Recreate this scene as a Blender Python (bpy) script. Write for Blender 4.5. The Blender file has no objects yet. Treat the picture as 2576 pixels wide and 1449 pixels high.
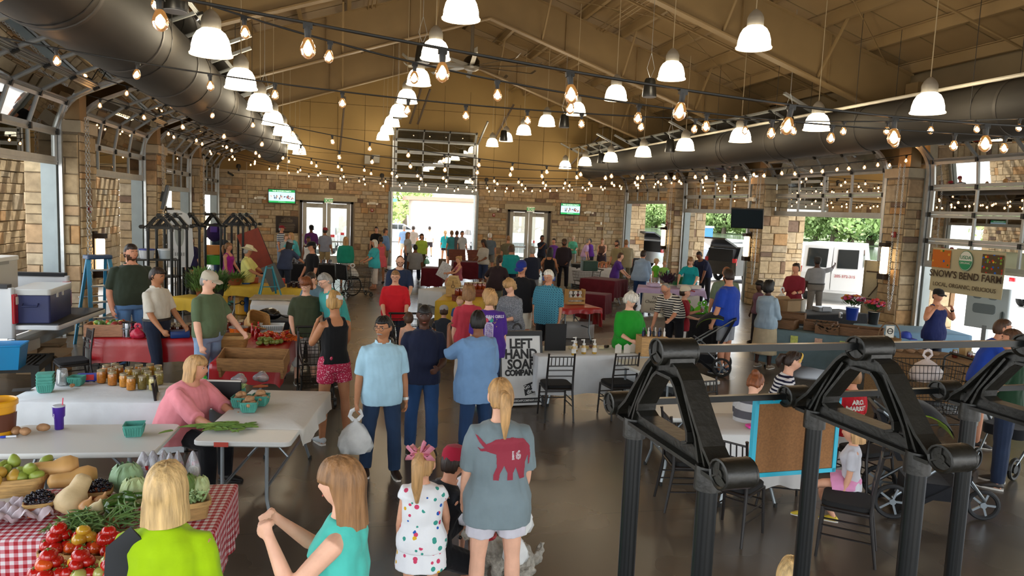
import bpy,math,random
import numpy as np
from math import sin,cos,pi,radians as rad
from mathutils import Matrix,Vector
random.seed(7); np.random.seed(7)
SC=bpy.context.scene
COL=SC.collection
# ---------------------------------------------------------------- camera, sky, sun, exposure
cam_d=bpy.data.cameras.new('camera'); cam=bpy.data.objects.new('camera',cam_d); COL.objects.link(cam)
cam_d.sensor_width=36; cam_d.lens=1850/2576*36; cam_d.clip_start=.05; cam_d.clip_end=600
cam.matrix_world=Matrix(((0.973899,-0.014785,-0.226501,0),(-0.223476,0.112262,-0.968223,0),(0.039743,0.993569,0.106027,2.8),(0,0,0,1)))
SC.camera=cam
W=bpy.data.worlds.new('sky'); SC.world=W; W.use_nodes=True
wn=W.node_tree.nodes; wl=W.node_tree.links
bg=wn['Background']
sky=wn.new('ShaderNodeTexSky'); sky.sky_type='NISHITA'; sky.sun_disc=False
sky.sun_elevation=rad(58); sky.sun_rotation=rad(150); sky.air_density=1.2; sky.dust_density=3.0; sky.ozone_density=1
wmix=wn.new('ShaderNodeMixRGB'); wmix.inputs[0].default_value=.55; wmix.inputs[2].default_value=(7,7.2,7.3,1)
wl.new(sky.outputs[0],wmix.inputs[1]); wl.new(wmix.outputs[0],bg.inputs[0]); bg.inputs[1].default_value=.62
sun_d=bpy.data.lights.new('sun','SUN'); sun_d.energy=5.5; sun_d.angle=rad(1); sun_d.color=(1,.94,.84)
sun=bpy.data.objects.new('sun',sun_d); COL.objects.link(sun)
sun.rotation_euler=(rad(32),0,rad(150)); sun.location=(0,20,60)
vs=SC.view_settings; vs.view_transform='Standard'; vs.look='None'; vs.gamma=1; vs.use_curve_mapping=False; vs.exposure=0.35
PEND_E,BULB_E=16.0,45.0
cy=getattr(SC,'cycles',None)
if cy:
    cy.max_bounces=8; cy.diffuse_bounces=4; cy.glossy_bounces=4; cy.transmission_bounces=6; cy.transparent_max_bounces=12
    cy.sample_clamp_indirect=6; cy.use_denoising=True
    cy.caustics_reflective=False; cy.caustics_refractive=False

# ---------------------------------------------------------------- materials
MATS={}
def srgb(h):
    if isinstance(h,str):
        h=h.lstrip('#'); c=[int(h[i:i+2],16)/255 for i in (0,2,4)]
        return tuple(x/12.92 if x <= .04045 else ((x+.055)/1.055) ** 2.4 for x in c)
    return tuple(h[:3])
def nn(m,t,**k):
    n=m.node_tree.nodes.new(t)
    for a,b in k.items(): setattr(n,a,b)
    return n
def mat(name,col=(.5,.5,.5),rough=.6,metal=0,var=0,vscale=8,bump=0,bscale=40,emit=0,trans=0,alpha=1,spec=.5,sheen=0,coat=0,stretch=(1,1,1),ecol=None):
    if name in MATS: return MATS[name]
    m=bpy.data.materials.new(name); m.use_nodes=True; MATS[name]=m
    b=m.node_tree.nodes['Principled BSDF']; L=m.node_tree.links
    c=srgb(col)
    b.inputs['Base Color'].default_value=(*c,1); b.inputs['Roughness'].default_value=rough; b.inputs['Metallic'].default_value=metal
    b.inputs['Specular IOR Level'].default_value=spec
    if trans: b.inputs['Transmission Weight'].default_value=trans
    if alpha<1: b.inputs['Alpha'].default_value=alpha
    if coat: b.inputs['Coat Weight'].default_value=coat; b.inputs['Coat Roughness'].default_value=.12
    if sheen: b.inputs['Sheen Weight'].default_value=sheen
    if emit: b.inputs['Emission Color'].default_value=(*srgb(ecol or col),1); b.inputs['Emission Strength'].default_value=emit
    if var or bump:
        tc=nn(m,'ShaderNodeTexCoord'); mp=nn(m,'ShaderNodeMapping'); mp.inputs['Scale'].default_value=stretch
        L.new(tc.outputs['Object'],mp.inputs[0])
        if var:
            n=nn(m,'ShaderNodeTexNoise'); n.inputs['Scale'].default_value=vscale; n.inputs['Detail'].default_value=5
            r=nn(m,'ShaderNodeMapRange'); r.inputs[1].default_value=.3; r.inputs[2].default_value=.7
            r.inputs[3].default_value=1-var; r.inputs[4].default_value=1+var
            v=nn(m,'ShaderNodeMixRGB',blend_type='MULTIPLY'); v.inputs[0].default_value=1; v.inputs[1].default_value=(*c,1)
            L.new(mp.outputs[0],n.inputs[0]); L.new(n.outputs[0],r.inputs[0]); L.new(r.outputs[0],v.inputs[2]); L.new(v.outputs[0],b.inputs['Base Color'])
        if bump:
            n2=nn(m,'ShaderNodeTexNoise'); n2.inputs['Scale'].default_value=bscale; n2.inputs['Detail'].default_value=4
            bp=nn(m,'ShaderNodeBump'); bp.inputs['Strength'].default_value=bump; bp.inputs['Distance'].default_value=.02
            L.new(mp.outputs[0],n2.inputs[0]); L.new(n2.outputs[0],bp.inputs['Height']); L.new(bp.outputs[0],b.inputs['Normal'])
    return m
def ramp(m,stops,mode='LINEAR'):
    r=nn(m,'ShaderNodeValToRGB'); r.color_ramp.interpolation=mode; e=r.color_ramp.elements
    while len(e)<len(stops): e.new(.5)
    for i,(p,c) in enumerate(stops): e[i].position=p; e[i].color=(*srgb(c),1)
    return r
def cloth(col): # plain woven fabric with soft folds
    k='cloth_'+(col if isinstance(col,str) else '%.2f_%.2f_%.2f' % tuple(col))
    return mat(k,col,.85,var=.1,vscale=6,bump=.35,bscale=9,sheen=.1,spec=.2)
def plain(col,rough=.5,**k):
    return mat('paint_%s_%d_%s' % (col,int(rough*100),'_'.join('%s%s' % i for i in sorted(k.items()))),col,rough,**k)
def pattern(name,kind,c1,c2,scale=30,rough=.85,axis=2,c3=None,rot=0):
    """stripes / checks / plaid / speckle / blotch printed or woven into a cloth"""
    if name in MATS: return MATS[name]
    m=mat(name,c1,rough,bump=.2,bscale=12,spec=.2); b=m.node_tree.nodes['Principled BSDF']; L=m.node_tree.links
    tc=nn(m,'ShaderNodeTexCoord'); mp=nn(m,'ShaderNodeMapping'); mp.inputs['Rotation'].default_value=(0,0,rot)
    L.new(tc.outputs['Object'],mp.inputs[0])
    se=nn(m,'ShaderNodeSeparateXYZ'); L.new(mp.outputs[0],se.inputs[0])
    def band(ax,sc):
        a=nn(m,'ShaderNodeMath',operation='MULTIPLY'); a.inputs[1].default_value=sc; L.new(se.outputs[ax],a.inputs[0])
        f=nn(m,'ShaderNodeMath',operation='FRACT'); L.new(a.outputs[0],f.inputs[0])
        g=nn(m,'ShaderNodeMath',operation='GREATER_THAN'); g.inputs[1].default_value=.5; L.new(f.outputs[0],g.inputs[0]); return g
    if kind=='stripes':
        r=ramp(m,[(0,c1),(.5,c2)],'CONSTANT'); L.new(band(axis,scale).outputs[0],r.inputs[0]); L.new(r.outputs[0],b.inputs['Base Color'])
    elif kind in ('gingham','plaid'):
        ax=(0,1) if kind=='gingham' else (0,2)
        if kind=='gingham':                                       # checks carry on down the hanging sides
            ge=nn(m,'ShaderNodeNewGeometry'); sn=nn(m,'ShaderNodeSeparateXYZ'); L.new(ge.outputs['True Normal'],sn.inputs[0]); cb=nn(m,'ShaderNodeCombineXYZ')
            for q in (0,1):
                ab=nn(m,'ShaderNodeMath',operation='ABSOLUTE'); L.new(sn.outputs[q],ab.inputs[0]); gt=nn(m,'ShaderNodeMath',operation='GREATER_THAN'); gt.inputs[1].default_value=.6; L.new(ab.outputs[0],gt.inputs[0])
                ml=nn(m,'ShaderNodeMath',operation='MULTIPLY_ADD'); L.new(gt.outputs[0],ml.inputs[0]); L.new(se.outputs[2],ml.inputs[1]); L.new(se.outputs[q],ml.inputs[2]); L.new(ml.outputs[0],cb.inputs[q])
            se=nn(m,'ShaderNodeSeparateXYZ'); L.new(cb.outputs[0],se.inputs[0])
        s=nn(m,'ShaderNodeMath',operation='ADD'); L.new(band(ax[0],scale).outputs[0],s.inputs[0]); L.new(band(ax[1],scale).outputs[0],s.inputs[1])
        h=nn(m,'ShaderNodeMath',operation='MULTIPLY'); h.inputs[1].default_value=.45; L.new(s.outputs[0],h.inputs[0])
        r=ramp(m,[(0,c1),(.3,c3 or c2),(.7,c2)],'CONSTANT'); L.new(h.outputs[0],r.inputs[0]); L.new(r.outputs[0],b.inputs['Base Color'])
    elif kind in ('blotch','speckle'):
        n=nn(m,'ShaderNodeTexVoronoi'); n.inputs['Scale'].default_value=scale; L.new(mp.outputs[0],n.inputs[0])
        if kind=='speckle':
            r=ramp(m,[(0,c2),(.28,c1)],'CONSTANT'); L.new(n.outputs['Distance'],r.inputs[0]); L.new(r.outputs[0],b.inputs['Base Color'])
        else:
            sp=nn(m,'ShaderNodeSeparateColor'); L.new(n.outputs['Color'],sp.inputs[0])
            r=ramp(m,[(0,c1),(.45,c2),(.6,c1),(.68,c3),(.8,c1),(.86,'#e0b030'),(.92,'#2860b8')],'CONSTANT')
            L.new(sp.outputs[0],r.inputs[0])
            r2=nn(m,'ShaderNodeMath',operation='LESS_THAN'); r2.inputs[1].default_value=.42; L.new(n.outputs['Distance'],r2.inputs[0])
            mx=nn(m,'ShaderNodeMixRGB'); mx.inputs[1].default_value=(*srgb(c1),1); L.new(r2.outputs[0],mx.inputs[0]); L.new(r.outputs[0],mx.inputs[2])
            L.new(mx.outputs[0],b.inputs['Base Color'])
    return m
def glassy(name,tint=(1,1,1),refl=.12,rough=.02,body=None,bw=0):
    """thin pane: see-through with a mirror reflection that grows at grazing angles"""
    if name in MATS: return MATS[name]
    m=bpy.data.materials.new(name); m.use_nodes=True; MATS[name]=m
    N=m.node_tree.nodes; L=m.node_tree.links; N.remove(N['Principled BSDF']); out=N['Material Output']
    t=nn(m,'ShaderNodeBsdfTransparent'); t.inputs[0].default_value=(*tint,1)
    g=nn(m,'ShaderNodeBsdfGlossy'); g.inputs['Roughness'].default_value=rough
    f=nn(m,'ShaderNodeFresnel'); f.inputs[0].default_value=1.55
    a=nn(m,'ShaderNodeMath',operation='ADD'); a.inputs[1].default_value=refl; a.use_clamp=True; L.new(f.outputs[0],a.inputs[0])
    mx=nn(m,'ShaderNodeMixShader'); L.new(a.outputs[0],mx.inputs[0]); L.new(t.outputs[0],mx.inputs[1]); L.new(g.outputs[0],mx.inputs[2])
    if body:
        d=nn(m,'ShaderNodeBsdfDiffuse'); d.inputs[0].default_value=(*srgb(body),1)
        m2=nn(m,'ShaderNodeMixShader'); m2.inputs[0].default_value=bw; L.new(mx.outputs[0],m2.inputs[1]); L.new(d.outputs[0],m2.inputs[2]); mx=m2
    L.new(mx.outputs[0],out.inputs[0]); return m

# ---------------------------------------------------------------- mesh building
class MB:
    def __init__(s): s.v=[]; s.f=[]; s.n=0; s.mi=[]
    def add(s,V,Fs):
        V=np.asarray(V,float).reshape(-1,3); s.v.append(V); s.f += [tuple(i+s.n for i in f) for f in Fs]; s.n += len(V); return s
    def box(s,c,d,rz=0,M=None,taper=1):
        x,y,z=(q/2 for q in d)
        V=np.array([(-x,-y,-z),(x,-y,-z),(x,y,-z),(-x,y,-z),(-x*taper,-y*taper,z),(x*taper,-y*taper,z),(x*taper,y*taper,z),(-x*taper,y*taper,z)])
        if rz: V=V @ np.array([[cos(rz),sin(rz),0],[-sin(rz),cos(rz),0],[0,0,1]])
        if M is not None: V=V @ np.array(M).T
        return s.add(V+np.array(c),[(0,3,2,1),(4,5,6,7),(0,1,5,4),(1,2,6,5),(2,3,7,6),(3,0,4,7)])
    def bar(s,a,b,w,h,up=(0,0,1)):
        a=np.array(a,float); b=np.array(b,float); d=b-a; l=np.linalg.norm(d); d /= l
        u=np.array(up,float); u=u-d*(u @ d)
        if np.linalg.norm(u)<1e-6: u=np.array([1.,0,0])-d*d[0]
        u /= np.linalg.norm(u); r=np.cross(d,u)
        V=[p+r*w/2*i+u*h/2*j for p in (a,b) for i,j in ((-1,-1),(1,-1),(1,1),(-1,1))]
        return s.add(V,[(0,1,2,3),(7,6,5,4),(0,4,5,1),(1,5,6,2),(2,6,7,3),(3,7,4,0)])
    def loft(s,rings,closed=True,cap=True):
        """rings: list of (k,3) arrays"""
        k=len(rings[0]); V=np.concatenate([np.asarray(r,float) for r in rings]); Fs=[]
        for i in range(len(rings)-1):
            for j in range(k if closed else k-1):
                a=i*k+j; b=i*k+(j+1) % k; Fs.append((a,b,b+k,a+k))
        if cap: Fs.append(tuple(range(k-1,-1,-1))); Fs.append(tuple(range((len(rings)-1)*k,len(rings)*k)))
        return s.add(V,Fs)
    def tube(s,pts,r,k=8,flat=1,ref=(0,0,1),cap=True):
        P=np.asarray(pts,float); n=len(P); R=[r]*n if np.isscalar(r) else list(r); rings=[]
        T=np.gradient(P,axis=0); T /= np.linalg.norm(T,axis=1)[:,None]+1e-9
        u=np.array(ref,float); u=u-T[0]*(u @ T[0])
        if np.linalg.norm(u)<.05: u=np.array([1.,.3,0])-T[0]*(np.array([1.,.3,0]) @ T[0])
        u /= np.linalg.norm(u)
        th=np.arange(k)/k*2*pi
        for i in range(n):
            u=u-T[i]*(u @ T[i]); u /= np.linalg.norm(u)+1e-9; w=np.cross(T[i],u)
            ru,rw=(R[i],R[i]*flat) if np.isscalar(R[i]) else R[i]
            rings.append(P[i]+np.outer(np.cos(th)*ru,u)+np.outer(np.sin(th)*rw,w))
        return s.loft(rings,cap=cap)
    def cyl(s,c,r,h,k=16,r2=None):
        return s.lathe([(r,0),(r if r2 is None else r2,h)],c,k)
    def lathe(s,prof,c=(0,0,0),k=16,sx=1,sy=1,cap=True):
        th=np.arange(k)/k*2*pi; c=np.array(c,float)
        return s.loft([c+np.stack([np.cos(th)*r*sx,np.sin(th)*r*sy,np.full(k,z)],1) for r,z in prof],cap=cap)
    def ball(s,c,r,k=10,n=7,M=None):
        r=np.array((r,r,r) if np.isscalar(r) else r,float); rings=[]
        for i in range(n+1):
            a=-pi/2+pi*i/n; rr=max(cos(a),.03); th=np.arange(k)/k*2*pi
            V=np.stack([np.cos(th)*rr,np.sin(th)*rr,np.full(k,sin(a))],1)*r
            if M is not None: V=V @ np.array(M).T
            rings.append(V+np.array(c))
        return s.loft(rings)
    def torus(s,c,R,r,k=20,j=8,axis='z',arc=2*pi):
        n=k+1; a=np.linspace(0,arc,n); P=np.zeros((n,3))
        i0,i1={'z': (0,1),'x': (1,2),'y': (0,2)}[axis]; P[:,i0]=np.cos(a)*R; P[:,i1]=np.sin(a)*R
        return s.tube(P+np.array(c),r,j,ref=(.31,.52,.8))
    def prism(s,pts,z0,z1):
        n=len(pts); return s.loft([[(x,y,z0) for x,y in pts],[(x,y,z1) for x,y in pts]])
    def rbox(s,c,d,r=.05,rz=0,k=3):
        """box with rounded vertical corners"""
        x,y=d[0]/2-r,d[1]/2-r; P=[]
        for q,(sx,sy) in enumerate(((1,1),(-1,1),(-1,-1),(1,-1))):
            for i in range(k+1):
                a=(q+i/k)*pi/2; P.append((sx*x+cos(a)*r,sy*y+sin(a)*r))
        P=np.array(P)
        if rz: P=P @ np.array([[cos(rz),sin(rz)],[-sin(rz),cos(rz)]])
        e=min(.008,d[2]*.3); h=d[2]/2; P0=P
        sh=lambda q: P0*(1-q/max(d[0],d[1])*2)
        rings=[[(a+c[0],b+c[1],c[2]+z) for a,b in Q] for Q,z in ((sh(e),-h),(P0,-h+e),(P0,h-e),(sh(e),h))]
        return s.loft(rings)
    def verts(s): return np.concatenate(s.v) if s.v else np.zeros((0,3))
    def mesh(s,name,smooth=35):
        me=bpy.data.meshes.new(name); me.from_pydata(s.verts().tolist(),[],s.f)
        if smooth:
            me.polygons.foreach_set('use_smooth',[True]*len(me.polygons)); me.set_sharp_from_angle(angle=rad(smooth))
        return me
    def build(s,name,m,parent=None,loc=(0,0,0),rz=0,smooth=35):
        return mk(name,s.mesh(name,smooth),m,parent,loc,rz)
def mk(name,me,m=None,parent=None,loc=(0,0,0),rz=0):
    o=bpy.data.objects.new(name,me); COL.objects.link(o)
    if m is not None and not me.materials: me.materials.append(m)
    if parent is not None: o.parent=parent
    o.location=loc; o.rotation_euler=(0,0,rz); return o
def tag(o,label=None,cat=None,group=None,kind=None):
    if label: o['label']=label
    if cat: o['category']=cat
    if group: o['group']=group
    if kind: o['kind']=kind
    return o
def thing(name,label=None,cat=None,loc=(0,0,0),rz=0,group=None,kind=None):
    o=bpy.data.objects.new(name,None); COL.objects.link(o); o.empty_display_size=.1
    o.location=loc; o.rotation_euler=(0,0,rz); return tag(o,label,cat,group,kind)
KIDS={}
def dup(o,label=None,loc=None,rz=None,group=None,scale=None,parent=None):
    """copy a thing with its parts and sub-parts"""
    def cp(a,par):
        c=a.copy(); COL.objects.link(c)
        if par is not None: c.parent=par
        for ch in a.children: cp(ch,c)
        return c
    c=cp(o,parent)
    if label: c['label']=label
    if group: c['group']=group
    if loc is not None: c.location=loc
    if rz is not None: c.rotation_euler=(0,0,rz)
    if scale is not None: c.scale=(scale,)*3 if np.isscalar(scale) else scale
    return c
def fbm(P,f,seed=0,n=5):
    """cheap smooth pseudo-noise on points, -1..1"""
    rs=np.random.RandomState(seed); o=np.zeros(len(P))
    for i in range(n):
        k=rs.normal(size=3); k *= f*(1+.5*i)/np.linalg.norm(k); o += np.sin(P @ k+rs.uniform(0,6.28))/n ** .5
    return o*.7
ORD=['first','second','third','fourth','fifth','sixth','seventh','eighth','ninth','tenth','eleventh','twelfth','thirteenth','fourteenth']

# ================================================================ structure
XL,XR,YF,YB,RX=-5.3,13.58,34.5,-3.0,4.15      # door planes, far wall, back, ridge
def roof_z(x): return 9.75-.33*abs(x-RX)
def raft_z(x): return 8.35-.335*abs(x-RX)
def struct(o): o['kind']='structure'; return o

# floor: polished stained concrete
def floor_mat():
    m=bpy.data.materials.new('polished_concrete'); m.use_nodes=True; b=m.node_tree.nodes['Principled BSDF']; L=m.node_tree.links
    tc=nn(m,'ShaderNodeTexCoord')
    n=nn(m,'ShaderNodeTexNoise'); n.inputs['Scale'].default_value=.45; n.inputs['Detail'].default_value=4; n.inputs['Roughness'].default_value=.5
    r=ramp(m,[(.3,(.058,.046,.035)),(.52,(.082,.064,.046)),(.72,(.115,.088,.060))])
    br=nn(m,'ShaderNodeTexBrick'); br.offset=0; br.inputs['Scale'].default_value=1; br.inputs['Mortar Size'].default_value=.006
    br.inputs['Brick Width'].default_value=4.6; br.inputs['Row Height'].default_value=6.25
    br.inputs['Color1'].default_value=br.inputs['Color2'].default_value=(1,1,1,1); br.inputs['Mortar'].default_value=(.3,.3,.3,1)
    mx=nn(m,'ShaderNodeMixRGB',blend_type='MULTIPLY'); mx.inputs[0].default_value=1
    L.new(tc.outputs['Object'],n.inputs[0]); L.new(tc.outputs['Object'],br.inputs[0]); L.new(n.outputs[0],r.inputs[0]); L.new(r.outputs[0],mx.inputs[1]); L.new(br.outputs[0],mx.inputs[2])
    L.new(mx.outputs[0],b.inputs['Base Color'])
    n2=nn(m,'ShaderNodeTexNoise'); n2.inputs['Scale'].default_value=.8; n2.inputs['Detail'].default_value=3
    rr=nn(m,'ShaderNodeMapRange'); rr.inputs[1].default_value=.3; rr.inputs[2].default_value=.7; rr.inputs[3].default_value=.24; rr.inputs[4].default_value=.32; L.new(tc.outputs['Object'],n2.inputs[0]); L.new(n2.outputs[0],rr.inputs[0]); L.new(rr.outputs[0],b.inputs['Roughness'])
    b.inputs['Specular IOR Level'].default_value=.75
    return m
fl=MB().box(((XL+XR)/2,(YF+YB)/2,-.1),(XR-XL,YF-YB,.2)).build('floor',floor_mat()); struct(fl)
pave=mat('paving',(.62,.60,.56),.9,var=.12,vscale=.6)
g=MB().box((9,40,-.16),(64,170,.2)).build('ground',pave); struct(g)

# stones ------------------------------------------------------------
def stone_mat(name,hi):
    m=bpy.data.materials.new(name); m.use_nodes=True; b=m.node_tree.nodes['Principled BSDF']; L=m.node_tree.links
    if hi: s=nn(m,'ShaderNodeObjectInfo').outputs['Random']
    else:
        a=nn(m,'ShaderNodeAttribute'); a.attribute_name='tone'; s=a.outputs['Fac']
    r=ramp(m,[(0,(.40,.29,.165)),(.22,(.50,.39,.24)),(.45,(.35,.255,.15)),(.62,(.46,.35,.21)),(.8,(.40,.34,.25)),(.92,(.46,.27,.12)),(.975,(.18,.12,.085))],'LINEAR')
    L.new(s,r.inputs[0])
    tc=nn(m,'ShaderNodeTexCoord'); geo=nn(m,'ShaderNodeNewGeometry')
    n=nn(m,'ShaderNodeTexNoise'); n.inputs['Scale'].default_value=7; n.inputs['Detail'].default_value=7; L.new(geo.outputs['Position'],n.inputs[0])
    mr=nn(m,'ShaderNodeMapRange'); mr.inputs[1].default_value=.3; mr.inputs[2].default_value=.7; mr.inputs[3].default_value=.78; mr.inputs[4].default_value=1.2; L.new(n.outputs[0],mr.inputs[0])
    mx=nn(m,'ShaderNodeMixRGB',blend_type='MULTIPLY'); mx.inputs[0].default_value=1; L.new(r.outputs[0],mx.inputs[1]); L.new(mr.outputs[0],mx.inputs[2]); L.new(mx.outputs[0],b.inputs['Base Color'])
    bp=nn(m,'ShaderNodeBump'); bp.inputs['Strength'].default_value=.5; bp.inputs['Distance'].default_value=.03; L.new(n.outputs[0],bp.inputs['Height']); L.new(bp.outputs[0],b.inputs['Normal'])
    b.inputs['Roughness'].default_value=.88; b.inputs['Specular IOR Level'].default_value=.25
    return m
STONE,STONE2=stone_mat('sandstone',True),stone_mat('sandstone_far',False)
MORTAR=mat('mortar',(.27,.21,.14),.95,var=.15,vscale=5)
def unit_stone(seed):
    rs=np.random.RandomState(seed); b=MB(); V=[]
    for (z,q) in ((0,.5),(.62,.495),(1,.455)):
        for sx,sy in ((-1,-1),(1,-1),(1,1),(-1,1)):
            V.append((sx*q+rs.uniform(-.02,.02)*(z>0),sy*q+rs.uniform(-.025,.025)*(z>0),z+rs.uniform(-.12,.12)*(z==1)))
    b.add(V,[(4*i+j,4*i+(j+1) % 4,4*i+4+(j+1) % 4,4*i+4+j) for i in (0,1) for j in range(4)]+[(8,9,10,11)])
    me=b.mesh('stone',30); me.materials.append(STONE); return me
UST=[unit_stone(i) for i in range(6)]
def ashlar(w,h,holes=(),hmin=.13,hmax=.34,wmin=.2,wmax=.62,seed=0):
    rs=random.Random(seed); out=[]; z=0
    while z<h-.04:
        ch=min(rs.uniform(hmin,hmax),h-z)
        if h-z-ch<.08: ch=h-z
        u=0
        while u<w-.01:
            l=rs.uniform(wmin,wmax)*(.7+ch)
            if w-u-l<.14: l=w-u
            hit=False
            for a,b,c,d in holes:
                if z<d-.01 and z+ch>c+.01 and u<b-.01 and u+l>a+.01:
                    if u<a-.1: l=a-u
                    else: hit=True; l=b-u
                    break
            if not hit and l>.03:
                if ch>.24 and rs.random()<.25:
                    k=rs.uniform(.4,.6)*ch; out += [(u,z,l,k),(u,z+k,l,ch-k)]
                elif l>.45 and rs.random()<.3:
                    k=rs.uniform(.4,.6)*l; out += [(u,z,k,ch),(u+k,z,l-k,ch)]
                else: out.append((u,z,l,ch))
            u += max(l,.02)
        z += ch
    return out
def lay(parent,org,U,N,rects,limit=300,score=None,proud=.03,gap=.014,stuff_name='stone_courses'):
    """rects (u, v, w, h) on the plane through org spanned by U and Z, facing N"""
    U=Vector(U); N=Vector(N); org=Vector(org); Zv=Vector((0,0,1))
    rr=sorted(rects,key=lambda r: -(score(r) if score else r[2]*r[3]))
    M=Matrix((U,Zv,N)).transposed()
    q=M.to_quaternion() if M.determinant()>0 else Matrix((-U,Zv,N)).transposed().to_quaternion()
    for i,(u,v,w,h) in enumerate(rr[:limit]):
        o=bpy.data.objects.new('stone',UST[i % 6]); COL.objects.link(o); o.parent=parent
        o.rotation_mode='QUATERNION'; o.rotation_quaternion=q
        o.location=org+U*(u+w/2)+Zv*(v+h/2); o.scale=(w-gap,h-gap,proud*random.uniform(.7,1.5))
    rest=rr[limit:]
    if rest:
        b=MB(); tone=[]
        for u,v,w,h in rest:
            d=proud*random.uniform(.7,1.4); c=[org+U*(u+i*w+(gap/2)*(1-2*i))+Zv*(v+j*h+(gap/2)*(1-2*j)) for i,j in ((0,0),(1,0),(1,1),(0,1))]
            mid=sum(c,Vector())/4; t=[mid+(x-mid)*.94+N*d for x in c]
            b.add([tuple(x) for x in c+t],[(0,1,5,4),(1,2,6,5),(2,3,7,6),(3,0,4,7),(4,5,6,7)]); tone += [random.random()]*8
        o=b.build(stuff_name,STONE2,parent,smooth=0); o['kind']='stuff'
        a=o.data.attributes.new('tone','FLOAT','POINT'); a.data.foreach_set('value',tone)

TAN=mat('tan_panel',(.33,.215,.075),.75,var=.06,vscale=.7,bump=.06,bscale=3)
TANB=mat('tan_steel',(.25,.165,.07),.6,var=.08,vscale=1.5)
DECK=mat('tan_deck',(.255,.165,.07),.8,var=.1,vscale=.8)
CAP=mat('cast_stone_cap',(.50,.42,.29),.85,var=.1,vscale=4,bump=.2)
ALU=mat('grey_aluminium',(.36,.37,.36),.42,.55,var=.08,vscale=5)
JAMB=mat('grey_green_jamb',(.27,.31,.31),.5,.3,var=.08,vscale=3)
GALV=mat('galvanised_track',(.52,.54,.54),.38,.8,var=.12,vscale=8)
BLK=plain('#15140f',.5); DK=plain('#262320',.55)
PANE=glassy('door_glass',(.84,.88,.86),.2,.01)

# far gable wall --------------------------------------------------------
D1,DB,D2=(-1.86,.5,2.85),(2.2,6.15,3.42),(7.72,9.86,2.8)     # left double door, big opening, right double door
wf=struct(thing('wall_far'))
def slab_with_holes(x0,x1,z0,z1,holes,y0,y1):
    b=MB(); xs=sorted({x0,x1,*[h[0] for h in holes],*[h[1] for h in holes]}); zs=sorted({z0,z1,*[h[2] for h in holes],*[h[3] for h in holes]})
    for i in range(len(xs)-1):
        for j in range(len(zs)-1):
            mx,mz=(xs[i]+xs[i+1])/2,(zs[j]+zs[j+1])/2
            if any(h[0]<mx<h[1] and h[2]<mz<h[3] for h in holes): continue
            b.box((mx,(y0+y1)/2,mz),(xs[i+1]-xs[i],y1-y0,zs[j+1]-zs[j]))
    return b
holes=[(D1[0],D1[1],0,D1[2]),(DB[0],DB[1],0,DB[2]),(D2[0],D2[1],0,D2[2])]
slab_with_holes(XL-.3,XR+.3,0,4.0,holes,YF,YF+.35).build('masonry_core',MORTAR,wf)
b=MB(); P=[(XL-.3,3.95),(XR+.3,3.95),(XR+.3,roof_z(XR)),(RX,roof_z(RX)),(XL-.3,roof_z(XL))]
b.loft([[(x,YF+.06,z) for x,z in P],[(x,YF+.35,z) for x,z in P]]); b.build('gable_panel',TAN,wf,smooth=0)
b=MB()
for z in (5.0,6.1,7.2): b.box((RX,YF+.055,z),(18,.012,.012))
for i in range(-8,9): b.box((RX+i*1.2+.4,YF+.055,6.2),(.01,.012,4.3-abs(i)*.42 if abs(i)<9 else 1))
b.build('panel_joint',plain('#3a2a12',.9),wf,smooth=0)
for x0,x1 in ((XL,DB[0]-.1),(DB[1]+.1,XR)):
    MB().box(((x0+x1)/2,YF-.03,3.99),(x1-x0,.16,.13)).build('stone_cap',CAP,wf)
ox=XL
hl=[(a-ox-.0,b_-ox,0,d) for a,b_,c,d in [(D1[0]-.05,D1[1]+.05,0,D1[2]+.26),(DB[0]-.12,DB[1]+.12,0,4),(D2[0]-.05,D2[1]+.05,0,D2[2]+.26)]]
R0=ashlar(XR-XL,3.92,hl,seed=3,wmin=.22,wmax=.75)
lay(wf,(XL,YF,0),(1,0,0),(0,-1,0),R0,300,lambda r: r[2]*r[3]*(1 if r[1]>1.3 else .3))
LINT=mat('tan_lintel',(.44,.37,.24),.8,var=.08)
for n_,(a,b_,h) in (('left',D1),('right',D2)):
    MB().box(((a+b_)/2,YF-.02,h+.13),(b_-a+.34,.14,.26)).build('lintel',LINT,wf)

# far double doors
DW=plain('#b9b5a6',.45); DKF=plain('#3c352c',.5)
for k,(a,b_,h) in enumerate((D1,D2)):
    d=struct(thing('door_%d' % (k+1),loc=((a+b_)/2,YF+.12,0))); w=b_-a
    fb=MB(); fb.box((-w/2+.06,0,h/2),(.12,.2,h)).box((w/2-.06,0,h/2),(.12,.2,h)).box((0,0,h-.05),(w,.2,.1)); fb.build('door_frame',DKF,d)
    for s in (-1,1):
        lw=w/2-.14; cx=s*(lw/2+.01); lf=thing('door_leaf'); lf.parent=d
        q=MB()
        for e in (-1,1): q.box((cx+e*(lw/2-.085),0,h/2-.04),(.17,.06,h-.1))
        q.box((cx,0,h-.22),(lw-.34,.06,.2)).box((cx,0,.2),(lw-.34,.06,.34)); q.build('leaf_frame',DW,lf)
        MB().box((cx,0,(h+.05)/2),(lw-.34,.012,h-.7)).build('pane',PANE,lf)
        MB().box((cx,-.09,1.02),(lw-.2,.05,.07)).box((cx-s*(lw/2-.14),-.07,1.02),(.06,.09,.2)).build('push_bar',GALV,lf)
        MB().box((cx+s*.05,-.08,h-.2),(.32,.08,.08)).bar((cx,-.08,h-.18),(cx-s*.25,-.2,h-.12),.02,.02).build('door_closer',plain('#8d8778',.4,metal=.4),lf)

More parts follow.
